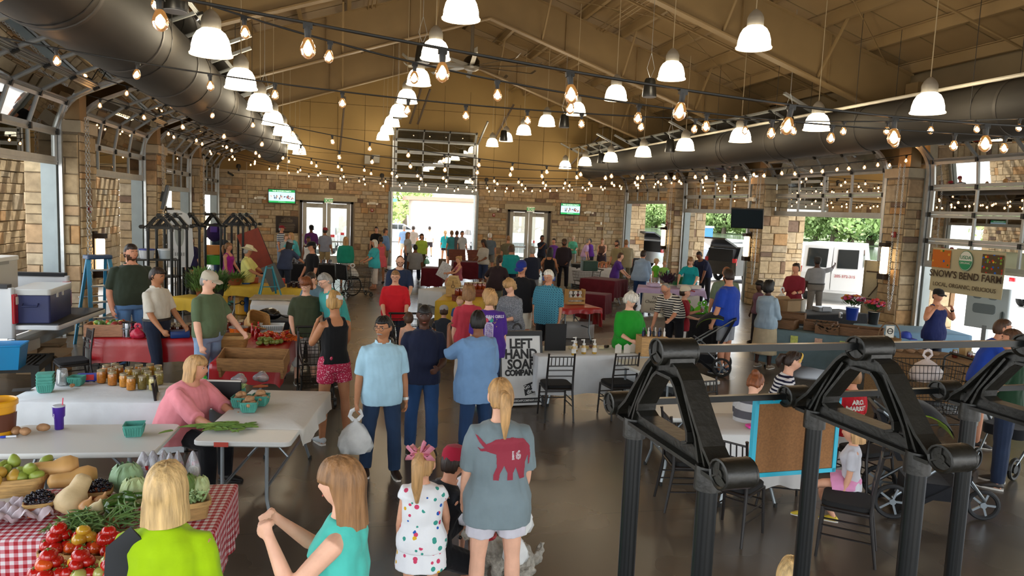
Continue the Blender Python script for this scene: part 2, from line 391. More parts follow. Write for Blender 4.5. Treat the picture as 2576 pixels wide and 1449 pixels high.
# big overhead door of the far wall, raised
ALUF=ALU
def section(parent,M,w,h,panes,muntin=.055,rail=.075,end=.11,bottom=None):
    """one glazed door section; M maps (u along door, v up, n inward) -> world"""
    s=thing('door_section'); s.parent=parent; b=MB(); br=bottom or rail
    def bx(u0,u1,v0,v1,d0,d1): return [M @ Vector((u,v,n)) for n in (d0,d1) for u,v in ((u0,v0),(u1,v0),(u1,v1),(u0,v1))]
    Fq=[(0,3,2,1),(4,5,6,7),(0,1,5,4),(1,2,6,5),(2,3,7,6),(3,0,4,7)]
    def ad(bb,*a): bb.add([tuple(v) for v in bx(*a)],Fq)
    ad(b,0,w,0,br,-.025,.025); ad(b,0,w,h-rail,h-.008,-.025,.025); ad(b,0,end,br,h-rail,-.025,.025); ad(b,w-end,w,br,h-rail,-.025,.025)
    ad(b,0,w,br*.35,br*.5,.025,.035); ad(b,0,w,h-rail*.6,h-rail*.4,.025,.035)
    pw=(w-2*end)/panes
    for i in range(1,panes): ad(b,end+i*pw-muntin/2,end+i*pw+muntin/2,br,h-rail,-.025,.03)
    b.build('section_frame',ALUF,s,smooth=0)
    for i in range(panes):
        q=MB(); ad(q,end+i*pw+muntin/2,end+(i+1)*pw-muntin/2,br,h-rail,-.004,.004); q.build('pane',PANE,s,smooth=0)
    hb=MB()
    for i in range(panes+1):
        u=end*.5 if i==0 else w-end*.5 if i==panes else end+i*pw; ad(hb,u-.03,u+.03,h-.06,h+.05,.025,.07)
    hb.build('hinge',BLK,s,smooth=0)
def door_path(z0,n,sh,bend_z,r,slope):
    """points along the track from the bottom edge: (inward, z)"""
    arc=r*slope; pts=[]
    def at(s):
        z=z0+s
        if z <= bend_z: return (0,z)
        s -= bend_z-z0
        if s <= arc: a=s/r; return (r*(1-cos(a)),bend_z+r*sin(a))
        s -= arc; return (r*(1-cos(slope))+s*cos(slope*1),bend_z+r*sin(slope)+s*sin(slope)*0+s*sin(pi/2-slope)*0+s*(0))
    return at
def bay_door(num,side,y0,y1,z0,n=7,sh=.62,panes=4):
    """sectional glass door on a curved track that follows the roof inward"""
    sgn=1 if side=='left' else -1; X=XL if side=='left' else XR; w=y1-y0; r=.75; bend=4.0; inc=rad(24); arc_a=pi/2-inc
    d=struct(thing('door_%d' % num))
    def at(s):
        z=z0+s
        if z <= bend: return np.array([0,z])
        t=z-bend
        if t <= r*arc_a: a=t/r; return np.array([r*(1-cos(a)),bend+r*sin(a)])
        t -= r*arc_a; p=np.array([r*(1-cos(arc_a)),bend+r*sin(arc_a)]); return p+t*np.array([cos(inc),sin(inc)])
    for k in range(n):
        p,q=at(k*sh),at((k+1)*sh); t=q-p; L=np.linalg.norm(t); t /= L; nrm=np.array([t[1],-t[0]])   # inward/down
        U=Vector((0,1,0)); V=Vector((sgn*t[0],0,t[1])); Nn=Vector((sgn*nrm[0],0,nrm[1]))
        M=Matrix(((U.x,V.x,Nn.x,X+sgn*p[0]),(U.y,V.y,Nn.y,y0),(U.z,V.z,Nn.z,p[1]),(0,0,0,1)))
        section(d,M,w,L,panes,bottom=.15 if k==0 else None)
    S=np.concatenate([[-z0],np.linspace(0,n*sh+.5,40)])
    for y in (y0-.06,y1+.06):
        P=[(X+sgn*(at(s)[0] if s >= 0 else 0)+sgn*.06,y,at(s)[1] if s >= 0 else z0+s) for s in S]
        tb=MB(); th=[(-.045,-.03),(.045,-.03),(.045,.03),(-.045,.03)]
        rings=[]
        for i,p in enumerate(P):
            a=np.array(P[max(i-1,0)]); c=np.array(P[min(i+1,len(P)-1)]); tt=c-a; tt /= np.linalg.norm(tt); n2=np.array([tt[2],0,-tt[0]])
            rings.append([np.array(p)+n2*v+np.array([0,u,0]) for u,v in th])
        tb.loft(rings).build('track',GALV,d,smooth=0)
        jb=MB(); e=-1 if y<(y0+y1)/2 else 1
        jb.box((X-sgn*.12,y+e*.06,2.1),(.34,.14,4.2)).box((X-sgn*.02,y-e*.05,2.1),(.05,.1,4.2)); jb.build('jamb',JAMB,d)
    MB().box((X-sgn*.06,(y0+y1)/2,4.26),(.1,w,.12)).build('head_rail',JAMB,d)
    # chain hoist loop
    return d
LD=[(10.8,15.72,3.3),(16.86,21.9,3.17),(23.15,28.15,2.95),(29.2,34.2,2.9)]
RD=[(9.85,14.9,1.84),(16.4,21.4,2.94),(22.85,27.75,2.96),(29.1,34.1,3.3)]
for i,(a,b_,z) in enumerate(LD): bay_door(3+i,'left',a,b_,z)
for i,(a,b_,z) in enumerate(RD): bay_door(7+i,'right',a,b_,z)
# far big door: vertical lift, top section tipped in
d=struct(thing('door_11')); w=3.75; x0=(DB[0]+DB[1])/2-w/2
MB().box(((DB[0]+DB[1])/2,YF-.05,3.5),(4.1,.2,.2)).box(((DB[0]+DB[1])/2,YF-.09,3.73),(3.95,.1,.28)).build('head_rail',JAMB,d)
for k in range(4):
    M=Matrix(((1,0,0,x0),(0,0,-1,YF-.12),(0,1,0,3.62+k*.535),(0,0,0,1))); section(d,M,w,.535,3)
M=Matrix(((1,0,0,x0),(0,-.62,-.78,YF-.12),(0,.78,-.62,3.62+4*.535),(0,0,0,1))); section(d,M,w,.6,3)
for s in (-1,1):
    xx=(DB[0]+DB[1])/2+s*(w/2+.07)
    MB().bar((xx,YF-.1,0),(xx,YF-.1,5.75),.07,.09,(0,1,0)).bar((xx,YF-.1,5.72),(xx+s*.3*(s>0),YF-.9,6.75),.06,.08).build('track',GALV,d)
    MB().box((xx+s*.06,YF+.1,1.71),(.2,.3,3.42)).build('jamb',JAMB,d)

# side walls: header above the doors and piers between
WD=mat('dark_tan_header',(.20,.145,.075),.85,var=.1,vscale=1)
for side,X,sg in (('left',XL,1),('right',XR,-1)):
    w_=struct(thing('wall_'+side))
    MB().box((X-sg*.2,(YF+YB)/2,5.55),(.2,YF-YB,2.5)).build('header_panel',WD,w_)
def pier(y0,y1,X,Xo,sg,seed,top=4.0,name='pillar',lim=80):
    """stone pier: faces the hall (x) and the camera end (-y)"""
    p=struct(thing(name)); xi,xo=min(X,Xo),max(X,Xo)
    MB().box(((X+Xo)/2,(y0+y1)/2,top/2),(abs(X-Xo)-.02,y1-y0-.02,top)).build('masonry_core',MORTAR,p)
    r=ashlar(y1-y0,top-.1,seed=seed,wmin=.3,wmax=.75,hmin=.15,hmax=.42)
    lay(p,(X,y0,0),(0,1,0),(sg,0,0),r,lim)
    r=ashlar(abs(X-Xo),top-.1,seed=seed+50,wmin=.3,wmax=.7,hmin=.15,hmax=.42)
    lay(p,(xi,y0,0),(1,0,0),(0,-1,0),r,lim)
    MB().box(((X+Xo)/2,(y0+y1)/2,top+.05),(abs(X-Xo)+.12,y1-y0+.12,.22)).build('stone_cap',CAP,p)
    return p
LP=[(15.85,16.75),(22.0,22.95),(28.3,29.1)]; RP=[(14.95,16.0),(21.25,22.3),(27.6,28.6)]
RP2=[(15.17,15.85),(21.32,22.02),(27.85,28.55)]
for i,(a,b_) in enumerate(LP): pier(a,b_,-4.95,-5.9,1,10+i)
for i,(a,b_) in enumerate(RP2): pier(a,b_,13.15,14.1,-1,20+i)
# outside piers of the porch, sunlit
for i,a in enumerate((17.6,23.6,30.2)): pier(a,a+3.6,-7.3,-8.0,1,30+i,4.6,lim=90)
for i,a in enumerate((15.9,22.5,29.6,36.2)): pier(a,a+1.75,14.65,15.5,-1,40+i,4.6)
# porch roofs over both sides
pr=struct(thing('trim_1')); PC=mat('porch_soffit',(.4,.33,.24),.85)
MB().box((15.4,18,4.72),(3.0,40,.2)).build('porch_slab',PC,pr)
for k in range(46): MB().box((-7.0,12+k*.5,4.8),(3.0,.14,.2)).build('porch_slat',PC,pr)

# roof ---------------------------------------------------------------
rf=struct(thing('ceiling'))
for s,xe in ((-1,XL-.3),(1,XR+.3)):
    b=MB(); z0,z1=roof_z(RX),roof_z(xe)
    b.loft([[(RX,y,z0),(xe,y,z1),(xe,y,z1+.15),(RX,y,z0+.15)] for y in (YB,YF+.3)]); b.build('roof_deck',DECK,rf,smooth=0)
    # seams of the liner panels, running down the slope
    sb=MB()
    for i in range(1,30):
        y=YB+i*1.25; sb.bar((RX,y,z0-.008),(xe,y,z1-.008),.03,.012)
    sb.build('deck_seam',mat('seam',(.2,.135,.06),.8),rf,smooth=0)
FR=[-1.5,3.4,9.6,15.75,21.95,28.3]
for s in (-1,1):
    for k in range(8):                                               # Z purlins along the hall
        x=RX+s*(.25+k*1.28); z=roof_z(x); b=MB()
        b.bar((x,YB,z-.13),(x,YF,z-.13),.025,.24).bar((x+.05,YB,z-.245),(x+.05,YF,z-.245),.1,.02).bar((x-.04,YB,z-.012),(x-.04,YF,z-.012),.09,.02)
        b.build('purlin',TANB,rf,smooth=0)
for y in FR:                                                         # steel frames: tapered web between two flanges
    for s,xe in ((-1,XL+.15),(1,XR-.15)):
        b=MB(); zt,zb=lambda x: roof_z(x)-.27,raft_z
        b.loft([[(RX,y+e,zb(RX)),(xe,y+e,zb(xe)),(xe,y+e,zt(xe)),(RX,y+e,zt(RX))] for e in (-.012,.012)])
        b.bar((RX,y,zb(RX)),(xe,y,zb(xe)),.24,.035,(0,0,1)).bar((RX,y,zt(RX)),(xe,y,zt(xe)),.24,.03,(0,0,1))
        for q in np.linspace(RX,xe,5)[1:-1]: b.bar((q,y,zb(q)),(q,y,zt(q)),.012,.2,(0,1,0))
        b.build('rafter',TANB,rf,smooth=0)
        yc=min((16.3,22.5,28.7) if s<0 else (15.5,21.7,28.2),key=lambda q: abs(q-y)); yc=yc if abs(yc-y)<1 else y
        MB().box((xe-s*.0,yc,5.2),(.3,.4,2.0)).build('steel_column',TANB,rf)
        kb=MB()
        for q in (1.6,4.2,6.7):                                    # flange braces up to the purlins
            xq=RX+s*q
            for e in (-1,1): kb.bar((xq,y,zb(xq)+.03),(xq,y+e*1.0,roof_z(xq)-.2),.05,.05)
        kb.build('flange_brace',TANB,rf,smooth=0)
b=MB().bar((RX,YB,roof_z(RX)-.3),(RX,YF,roof_z(RX)-.3),.2,.02); b.build('ridge_strut',TANB,rf)
# conduits and sprinkler pipes
cb=MB()
for s in (-1,1):
    for i,q in enumerate((3.3,3.42,3.52)): x=RX+s*q; cb.tube([(x,YB,roof_z(x)-.32),(x,YF,roof_z(x)-.32)],.022,6)
for y in (6.2,12.4,18.7,25.0,31.2):
    for s,xe in ((-1,XL),(1,XR)): cb.tube([(RX,y,roof_z(RX)-.42),(xe,y,roof_z(xe)-.42)],.03,6)
cb.build('conduit_run',TANB,rf)
rb=MB()
for y0,y1 in zip(FR[:-1],FR[1:]):
    for s in (-1,1):
        xa,xb=RX+s*.4,RX+s*8.6
        rb.tube([(xa,y0,roof_z(xa)-.3),(xb,y1,roof_z(xb)-.3)],.012,5).tube([(xb,y0,roof_z(xb)-.3),(xa,y1,roof_z(xa)-.3)],.012,5)
rb.build('brace_rod',TANB,rf)
# gable struts in front of the far wall
for (xa,za,xb,zb_) in ((.05,7.4,-.15,4.95),(3.35,8.0,2.95,6.5),(3.75,8.0,3.3,6.5),(7.6,7.6,6.75,5.75),(11.8,6.4,10.55,4.9)):
    MB().bar((xa,YF-.9,za),(xb,YF-.15,zb_),.07,.07).build('gable_strut',mat('brown_strut',(.10,.07,.045),.6),rf)
# camera end of the hall: open glazed bays like the far end, kept out of view
bw=struct(thing('wall_back')); MB().box((RX,YB-.1,6.6),(XR-XL+.6,.2,4.4)).build('back_panel',TAN,bw)
for x in (XL-.1,.9,7.4,XR+.1): MB().box((x,YB-.1,2.2),(.7,.4,4.4)).build('pier_core',MORTAR,bw)
for X,sg in ((XL,1),(XR,-1)):
    for y in (-2.6,3.5,9.9): MB().box((X-sg*.2,y,2.2),(.5,.9,4.4)).build('pier_core',MORTAR,bw)

# ================================================================ ceiling fixtures
SHADE=mat('glowing_acrylic',(1,.93,.78),.35,emit=PEND_E,ecol=(1,.86,.62))
HOUS=mat('lamp_housing',(.42,.39,.33),.4,.5)
FIL=mat('filament',(1,.6,.25),.5,emit=BULB_E,ecol=(1,.52,.2))
BULB=glassy('bulb_glass',(1,.93,.82),.06,.02)
_e=nn(BULB,'ShaderNodeEmission'); _e.inputs[0].default_value=(1,.42,.10,1); _e.inputs[1].default_value=.3      # amber emission added to the glass, standing in for the filament's halo
_a=nn(BULB,'ShaderNodeAddShader'); _o=BULB.node_tree.nodes['Material Output']; _s=_o.inputs[0].links[0].from_socket; BULB.node_tree.links.new(_s,_a.inputs[0]); BULB.node_tree.links.new(_e.outputs[0],_a.inputs[1]); BULB.node_tree.links.new(_a.outputs[0],_o.inputs[0])
HALO=BULB
def make_pendant():
    t=thing('pendant_light')
    MB().lathe([(.285,0),(.27,.04),(.262,.12),(.235,.22),(.19,.30),(.13,.345),(.06,.36)],k=20).build('shade',SHADE,t)
    MB().lathe([(.292,-.012),(.296,.004),(.288,.012)],k=20).build('rim',mat('lamp_rim',(.9,.82,.66),.4,emit=2.5,ecol=(1,.8,.5)),t)
    MB().lathe([(.135,.345),(.135,.47),(.125,.50),(.10,.55),(.05,.60),(.02,.62)],k=16).build('housing',HOUS,t)
    b=MB().tube([(0,0,.6),(0,0,1)],.009,6); b.build('cord',mat('tan_cord',(.42,.33,.2),.6),t)
    return t
pend=make_pendant()
rows=[(-1.83,4.80,'row beside the left duct'),(1.7,5.62,'row just left of the roof ridge'),(6.6,5.62,'row just right of the roof ridge'),(10.1,4.80,'row beside the right duct')]
PY=[8.0,11.35,14.5,17.7,20.9,24.1,27.3,30.4,33.3]
first=True
for x,z,rn in rows:
    for i,y in enumerate(PY):
        o=pend if first else dup(pend); first=False
        o.location=(x,y,z); tag(o,'glowing dome pendant lamp, %s in the %s' % (ORD[i],rn),'lamp','dome pendant lamps')
        for c in o.children:
            if c.name.startswith('cord'):
                L_=roof_z(x)-.2-z-.6; c.location.z=.6-.6*(L_/.4); c.scale.z=L_/.4
# string lights
def make_bulb():
    b=MB().lathe([(.014,.0),(.025,-.012),(.039,-.048),(.042,-.066),(.035,-.092),(.016,-.109),(.005,-.113)],k=10); bl=b.mesh('bulb'); bl.materials.append(BULB)
    b=MB().lathe([(.006,-.02),(.020,-.04),(.025,-.06),(.018,-.082),(.004,-.09)],k=6); fi=b.mesh('filament'); fi.materials.append(FIL)
    b=MB().lathe([(.02,.055),(.02,.045),(.017,.0),(.013,-.005)],k=8).box((0,0,.06),(.05,.03,.03)); so=b.mesh('socket'); so.materials.append(BLK); return bl,fi,so
BM=make_bulb()
STR=[(4.25,(.00147,.00384,-.09732,3.66183),-1.9,4.7,.74),(6.8,(-.00117,.02618,-.17681,4.09695),-2.5,7.6,.72),(9.0,(-.00022,.01038,-.04559,4.01094),-4.7,9.8,.74),
       (15.3,(2e-05,.0119,-.13152,4.02363),-4.9,13.3,.74),(15.9,(-.00028,.01391,-.09424,3.78404),-4.8,13.3,.74),(21.4,(-.0002,.01153,-.08772,3.84029),-4.8,13.1,.74),
       (22.1,(-.0002,.01153,-.0897,3.80),-4.8,13.1,.76),(27.7,(-.0002,.0116,-.0877,3.80),-4.8,13.1,.76),(28.4,(-.0002,.0114,-.0897,3.74),-4.8,13.1,.74),(33.4,(-.0002,.0116,-.0897,3.78),-4.9,13.2,.8)]
for i,(y,c,xa,xb,st) in enumerate(STR):
    t=thing('string_light','black festoon cord of clear filament bulbs swagged across the hall, %s strand from the camera' % ORD[i],'string light',(0,y,0),group='festoon light strands')
    xs=np.linspace(xa,xb,40); zs=np.polyval(c,xs)
    MB().tube(np.stack([xs,xs*0,zs+.075],1),.009,6).build('cord',BLK,t)
    for x in np.arange(xa+.25,xb,st):
        x += random.uniform(-.04,.04); z=np.polyval(c,x)
        o=mk('bulb',BM[0],None,t,(x,0,z)); o.rotation_euler=(random.uniform(-.12,.12),random.uniform(-.12,.12),0)
        mk('filament',BM[1],None,o); mk('socket',BM[2],None,o)
# spiral ducts
DUCT=mat('duct_metal',(.034,.029,.022),.7,.1,var=.3,vscale=3,stretch=(1,.15,1))
for nm,x,z,r,y1,lab in (('left',-2.9,4.96,.57,33.7,'left'),('right',11.45,4.92,.5,33.9,'right')):
    t=thing('air_duct','fat dark round metal air duct running along the %s doors' % lab,'duct',(x,0,z))
    b=MB(); th=np.arange(36)/36*2*pi
    ring=lambda y,R: [(cos(a)*R,y,sin(a)*R) for a in th]
    b.loft([ring(-2,r),ring(y1,r),ring(y1+.01,r*.93),ring(y1-.3,r*.9)]); b.build('duct_pipe',DUCT,t,smooth=40)
    y=1.2
    while y<y1:
        MB().loft([ring(y-.035,r),ring(y-.03,r+.012),ring(y+.03,r+.012),ring(y+.035,r)],cap=False).build('joint_band',mat('duct_band',(.05,.043,.035),.6,.3),t); y += 2.4 if y<20 else 3.2
    hb=MB()
    for y in np.arange(2,33,3.1):
        for e in (-1,1): hb.tube([(e*r,y,0),(e*r,y,roof_z(x+e*r)-z-.1)],.006,5)
        hb.torus((0,y,0),r+.005,.008,24,5,'y')
    hb.build('hanger',DK,t)['kind']='stuff'
MB().tube([(0,-2,0),(0,33,0)],.035,8).build('sprinkler_pipe',mat('cream_pipe',(.58,.53,.42),.5),None,(10.95,0,5.36))
tag(bpy.data.objects['sprinkler_pipe'],'cream straight pipe running along the top of the right duct','pipe')
# ceiling fan
t=thing('ceiling_fan','big ten-blade industrial ceiling fan hung from the roof ridge','fan',(RX+.05,25.3,7.55))
MB().tube([(0,0,.3),(0,0,1.95)],.06,10).build('pole',mat('fan_pole',(.16,.13,.09),.5),t)
MB().lathe([(.12,.36),(.2,.3),(.27,.2),(.27,.05),(.2,.0)],k=20).build('motor',plain('#241d14',.4),t)
MB().lathe([(.26,0),(.25,-.08),(.17,-.13),(.02,-.15)],k=20).build('hub_cover',plain('#9c968a',.35,metal=.4),t)
bl=MB(); 
bl.loft([[(x,-w,z0-.01),(x,w,z0+.05),(x,w,z0+.06),(x,-w,z0)] for x,w,z0 in ((.2,.085,0),(2.2,.075,0),(2.25,.06,0),(2.42,.05,.12))]); blm=bl.mesh('blade'); blm.materials.append(plain('#8f8a7e',.35,metal=.5))
for k in range(10): mk('blade',blm,None,t,rz=k*pi/5+.2)
# pendant speakers
def make_speaker():
    t=thing('pendant_speaker')
    MB().lathe([(.155,0),(.16,.02),(.15,.12),(.12,.36),(.10,.40),(.02,.42)],k=18).build('cabinet',plain('#1b1a17',.35),t)
    MB().lathe([(.14,-.006),(.145,.006)],k=18).build('grille',plain('#8d8e90',.5),t)
    MB().tube([(0,0,.4),(.09,0,.62),(0,0,.95)],.005,5).tube([(0,0,.4),(-.09,0,.62),(0,0,.95)],.005,5).tube([(0,0,.95),(0,0,3.4)],.005,5).build('hanging_wire',GALV,t)
    return t
spk=make_speaker(); sp=[(12.05,9.2,4.62,'nearest on the right, above the right duct'),(5.95,7.2,5.6,'nearest of the middle, high by a rafter'),(6.6,15.6,5.4,'second in the middle between two dome lamps'),(6.7,22.4,5.4,'third in the middle beside a dome lamp'),(6.2,29.0,5.5,'farthest in the middle near the gable'),
      (10.3,15.9,4.85,'second along the right duct'),(10.3,22.4,4.85,'third along the right duct'),(10.4,29.2,4.85,'farthest along the right duct'),(-1.95,9.6,4.95,'nearest beside the left duct'),(-1.9,19.4,4.95,'second beside the left duct'),(1.6,16.0,5.8,'left of the fan above a dome lamp'),(1.8,26.0,5.75,'farther left of the fan')]
for i,(x,y,z,lb) in enumerate(sp):
    o=spk if i==0 else dup(spk); o.location=(x,y,z); tag(o,'black hanging speaker, '+lb,'speaker','hanging speakers')
# ---------------------------------------------------------------- text helper
TXT=[]
def text(name,body,size,m,parent=None,loc=(0,0,0),rot=(pi/2,0,0),align='CENTER',ext=.002,sx=1,bold=0,shear=0,space=1):
    c=bpy.data.curves.new(name,'FONT'); c.body=body; c.size=size; c.align_x=align; c.align_y='CENTER'; c.extrude=ext; c.offset=bold; c.shear=shear; c.space_character=space; c.space_line=.95
    c.resolution_u=3
    o=bpy.data.objects.new(name,c); COL.objects.link(o); c.materials.append(m)
    if parent is not None: o.parent=parent
    o.location=loc; o.rotation_euler=rot; o.scale=(sx,1,1); TXT.append(o); return o
# TVs
def tv(loc,rz,tilt,lab,w=1.02,h=.58,show=True,pole=None):
    t=thing('television',lab,'television',loc,rz); t.rotation_euler=(tilt,0,rz)
    MB().rbox((0,.035,0),(w,.07,h),.012).build('casing',plain('#121212',.3),t)
    if show:
        q=lambda x0,x1,z0,z1,y: MB().box(((x0+x1)/2,y,(z0+z1)/2),(x1-x0,.004,z1-z0))
        e=dict(emit=1.0)
        a,bb=w/2-.03,h/2-.03
        q(-a,a,-bb,bb,-.002).build('screen',plain('#b9d8ea',.3,**e),t)
        q(-a,a,bb-.10,bb,-.005).build('banner',plain('#1f8a45',.3,**e),t); q(-a,a,-bb,-bb+.08,-.005).build('footer',plain('#2b9a50',.3,**e),t)
        text('headline','THE GARDEN PARTY',.075,plain('#ffffff',.3,emit=1.2),t,(0,-.009,bb-.055),sx=1.1)
        text('web_line','www.thegardenparty.org',.03,plain('#e8fff0',.3,emit=1),t,(0,-.009,-bb+.04))
        rs=random.Random(5); pb={c: MB() for c in ('#7a2030','#2a2a38','#c8a088','#efeff2')}
        for k in range(46):
            c=rs.choice(list(pb)); pb[c].box((rs.uniform(-a+.04,a-.04),-.007,rs.uniform(-.12,.02)),(.035,.004,rs.uniform(.04,.1)))
        for c,m_ in pb.items(): m_.build('photo_strip',plain(c,.4,emit=.7),t)
    else: MB().box((0,-.003,0),(w-.06,.004,h-.06)).build('screen',plain('#1d2a33',.12),t)
    MB().box((0,.1,0),(.3,.08,.25)).build('mount',BLK,t)
    if pole: MB().tube([(-.22,.1,.2),(-.22,.1,pole)],.025,8).tube([(.22,.1,.2),(.22,.1,pole)],.025,8).build('ceiling_pole',mat('tan_cord',(.42,.33,.2),.6),t)
tv((-2.559,33.6,2.97),0,rad(6),'television showing a green-bannered slide left of the left double door',1.15,.62,True,3.0)
tv((10.553,33.6,2.93),rad(-4),rad(6),'television showing a green-bannered slide right of the right double door',0.98,.56,True,3.0)
tv((-4.2,19.654,2.755),rad(100),rad(12),'black television seen edge-on on the second left stone pier',1.0,.6,False)
tv((11.996,20.3,2.809),rad(-38),rad(14),'dark switched-off television tilted on the second right stone pier',.95,.62,False)
# exit signs, emergency lights, alarms
CREAM=plain('#d8d2bf',.5)
for px,lab in (((-0.594,34.35,2.865),'left'),((8.8,34.35,2.837),'right')):
    t=thing('exit_sign','white exit sign with green letters above the %s double door' % lab,'sign',px)
    MB().rbox((0,0,0),(.36,.07,.24),.01).build('sign_box',plain('#e8e2cf',.5,emit=.25),t)
    text('lettering','EXIT',.2,plain('#2f9a4a',.5,emit=.4),t,(0,-.04,0),bold=.006)
def emergency(loc,rz,lab):
    t=thing('emergency_light',lab,'emergency light',loc,rz)
    MB().rbox((0,0,0),(.3,.09,.12),.01).build('battery_box',CREAM,t)
    for s in (-1,1):
        MB().lathe([(.055,0),(.06,.05),(.05,.08)],k=10).build('lamp_head',plain('#efeada',.4),t,(s*.2,-.03,-.03)).rotation_euler=(pi/2,0,0)
for p,rz,lab in (((-3.517,34.3,2.883),0,'left of the left television'),((1.341,34.3,2.837),0,'right of the left double door'),((6.982,34.3,2.804),0,'left of the right exit sign'),((11.691,34.3,2.815),0,'right of the right television'),((13.05,21.831,3.449),-pi/2,'on the second right stone pier')):
    emergency(p,rz,'cream twin-head emergency light '+lab)
RED=plain('#8f1f18',.4)
for p,rz,lab in (((1.333,34.38,2.511),0,'on the far wall right of the left double door'),((7.01,34.38,2.505),0,'on the far wall left of the right double door'),((13.05,15.365,2.565),-pi/2,'on the nearest right stone pier'),((-4.9,16.255,2.466),pi/2,'on the nearest left stone pier'),((13.05,28.22,2.485),-pi/2,'on the farthest right stone pier')):
    t=thing('fire_alarm','small red fire alarm strobe '+lab,'alarm',p,rz)
    MB().rbox((0,0,0),(.12,.05,.14),.01).build('alarm_body',RED,t); MB().box((0,-.03,.01),(.05,.03,.06)).build('strobe',plain('#e8e4dc',.3),t)
for i,p in enumerate(((12.411,34.4,2.296),(-4.259,34.4,2.452))):
    tag(MB().rbox((0,0,0),(.1,.05,.14),.01).build('thermostat',plain('#e6e0d0',.4),None,p),'small white thermostat on the %s part of the far stone wall' % ('right','left')[i],'thermostat')
# electrical boxes high on the gable, flood lamps, cameras
for x,w_,h_,lab in (((1.077,34.4,4.779),.26,.4,'narrow'),((1.448,34.4,4.835),.36,.36,'square')):
    t=thing('electrical_box','%s grey electrical box high on the tan gable wall' % lab,'box',x); MB().rbox((0,0,0),(w_,.14,h_),.01).build('cabinet',plain('#8d8a80',.4),t); MB().box((0,-.08,0),(w_*.9,.02,h_*.9)).build('door',plain('#a09c90',.4),t)
for p,lab in (((1.738,34.2,4.108),'left of the big raised door'),((6.569,34.2,4.142),'right of the big raised door'),((-4.415,34.2,4.2),'in the far left corner')):
    t=thing('spotlight','small dark spotlight on the far wall cap '+lab,'spotlight',p); MB().lathe([(.09,-.08),(.1,.02),(.06,.09)],k=12).build('head',DK,t); MB().box((0,.05,-.14),(.05,.1,.14)).build('bracket',DK,t)
t=thing('security_camera','black security camera under the far wall cap at left','camera',(-4.839,34.2,3.905)); MB().bar((0,0,0),(.22,-.1,-.12),.07,.07).build('camera_body',BLK,t); MB().box((0,.05,.03),(.05,.1,.05)).build('bracket',BLK,t)
t=thing('pipe_run','pair of thin tan conduits down the far stone wall','pipe',(0,YF-.06,0))
for x in ((-4.11,34.4,2.806),(12.574,34.4,2.34)): MB().tube([(x[0],0,0.2),(x[0],0,4.4)],.025,8).build('conduit',mat('tan_cord',(.42,.33,.2),.6),t)
# bronze plaque
p=(-2.391,34.4,1.731); t=thing('plaque','dark bronze dedication plaque left of the left double door','plaque',p)
MB().rbox((0,0,0),(.96,.04,.74),.01).build('plate',plain('#2b211a',.4,metal=.5),t)
text('lettering','CITY OF\nTUSCALOOSA\nRIVER MARKET',.075,plain('#8c7c62',.4,metal=.6),t,(0,-.025,.2),ext=.003); b=MB()
for k in range(9): b.box((0,-.024,.03-k*.04),(.55+.2*random.random(),.004,.012))
b.build('fine_print',plain('#7d6e58',.5),t,smooth=0)
# wall sconces on the piers
SCO=mat('sconce_glass',(1,.86,.62),.4,emit=7,ecol=(1,.75,.42))
for i,(p,rz,lab) in enumerate((((-4.9,16.539,1.55),pi/2,'nearest left'),((-4.9,22.752,2.036),pi/2,'second left'),((-4.9,28.969,1.801),pi/2,'farthest left'),((13.1,15.542,1.924),-pi/2,'nearest right'),((13.1,21.919,1.899),-pi/2,'second right'),((13.1,28.397,1.889),-pi/2,'farthest right'))):
    t=thing('wall_sconce','tall glowing wall sconce in a bronze bracket on the %s pier' % lab,'sconce',p,rz)
    MB().lathe([(.085,-.33),(.1,-.3),(.1,.3),(.085,.33)],k=12,sy=.8).build('glass_tube',SCO,t,(0,-.1,0))
    MB().box((0,.0,0),(.2,.04,.95)).box((0,-.1,.38),(.22,.2,.1)).box((0,-.1,-.4),(.2,.18,.14)).build('bracket',plain('#2a1c10',.45,metal=.4),t)
# hoist chains beside the piers
lm=MB().torus((0,0,0),.02,.0055,10,5,'x').mesh('link')
for v in lm.vertices: v.co.z *= 1.6
lm.materials.append(GALV)
def chain(x,y,z0,z1,lab):
    t=thing('hoist_chain',lab,'chain',(x,y,z0)); b=MB(); z=0; k=0; base=np.array([v.co for v in lm.vertices]); fs=[tuple(p.vertices) for p in lm.polygons]
    for s in (-.07,.07):
        z=0; n=int((z1-z0)/.056)
        for k in range(n):
            V=base.copy()
            if k % 2: V=V[:,[1,0,2]]
            sw=.035*sin(k/n*pi); b.add(V+np.array([0,s*min(1,.25+k/12)+sw*(1 if s>0 else -.3),k*.056]),fs)
    b.build('chain_links',GALV,t)['kind']='stuff'
for (x,y,z0,lab) in ((-4.86,16.05,.35,'nearest left'),(-4.86,22.3,.5,'second left'),(-4.86,28.5,.6,'farthest left'),(13.02,15.25,.75,'nearest right'),(13.02,21.45,.7,'second right'),(13.02,27.95,.7,'farthest right')):
    chain(x,y,z0,4.3,'looped galvanised hoist chain on the %s stone pier' % lab)

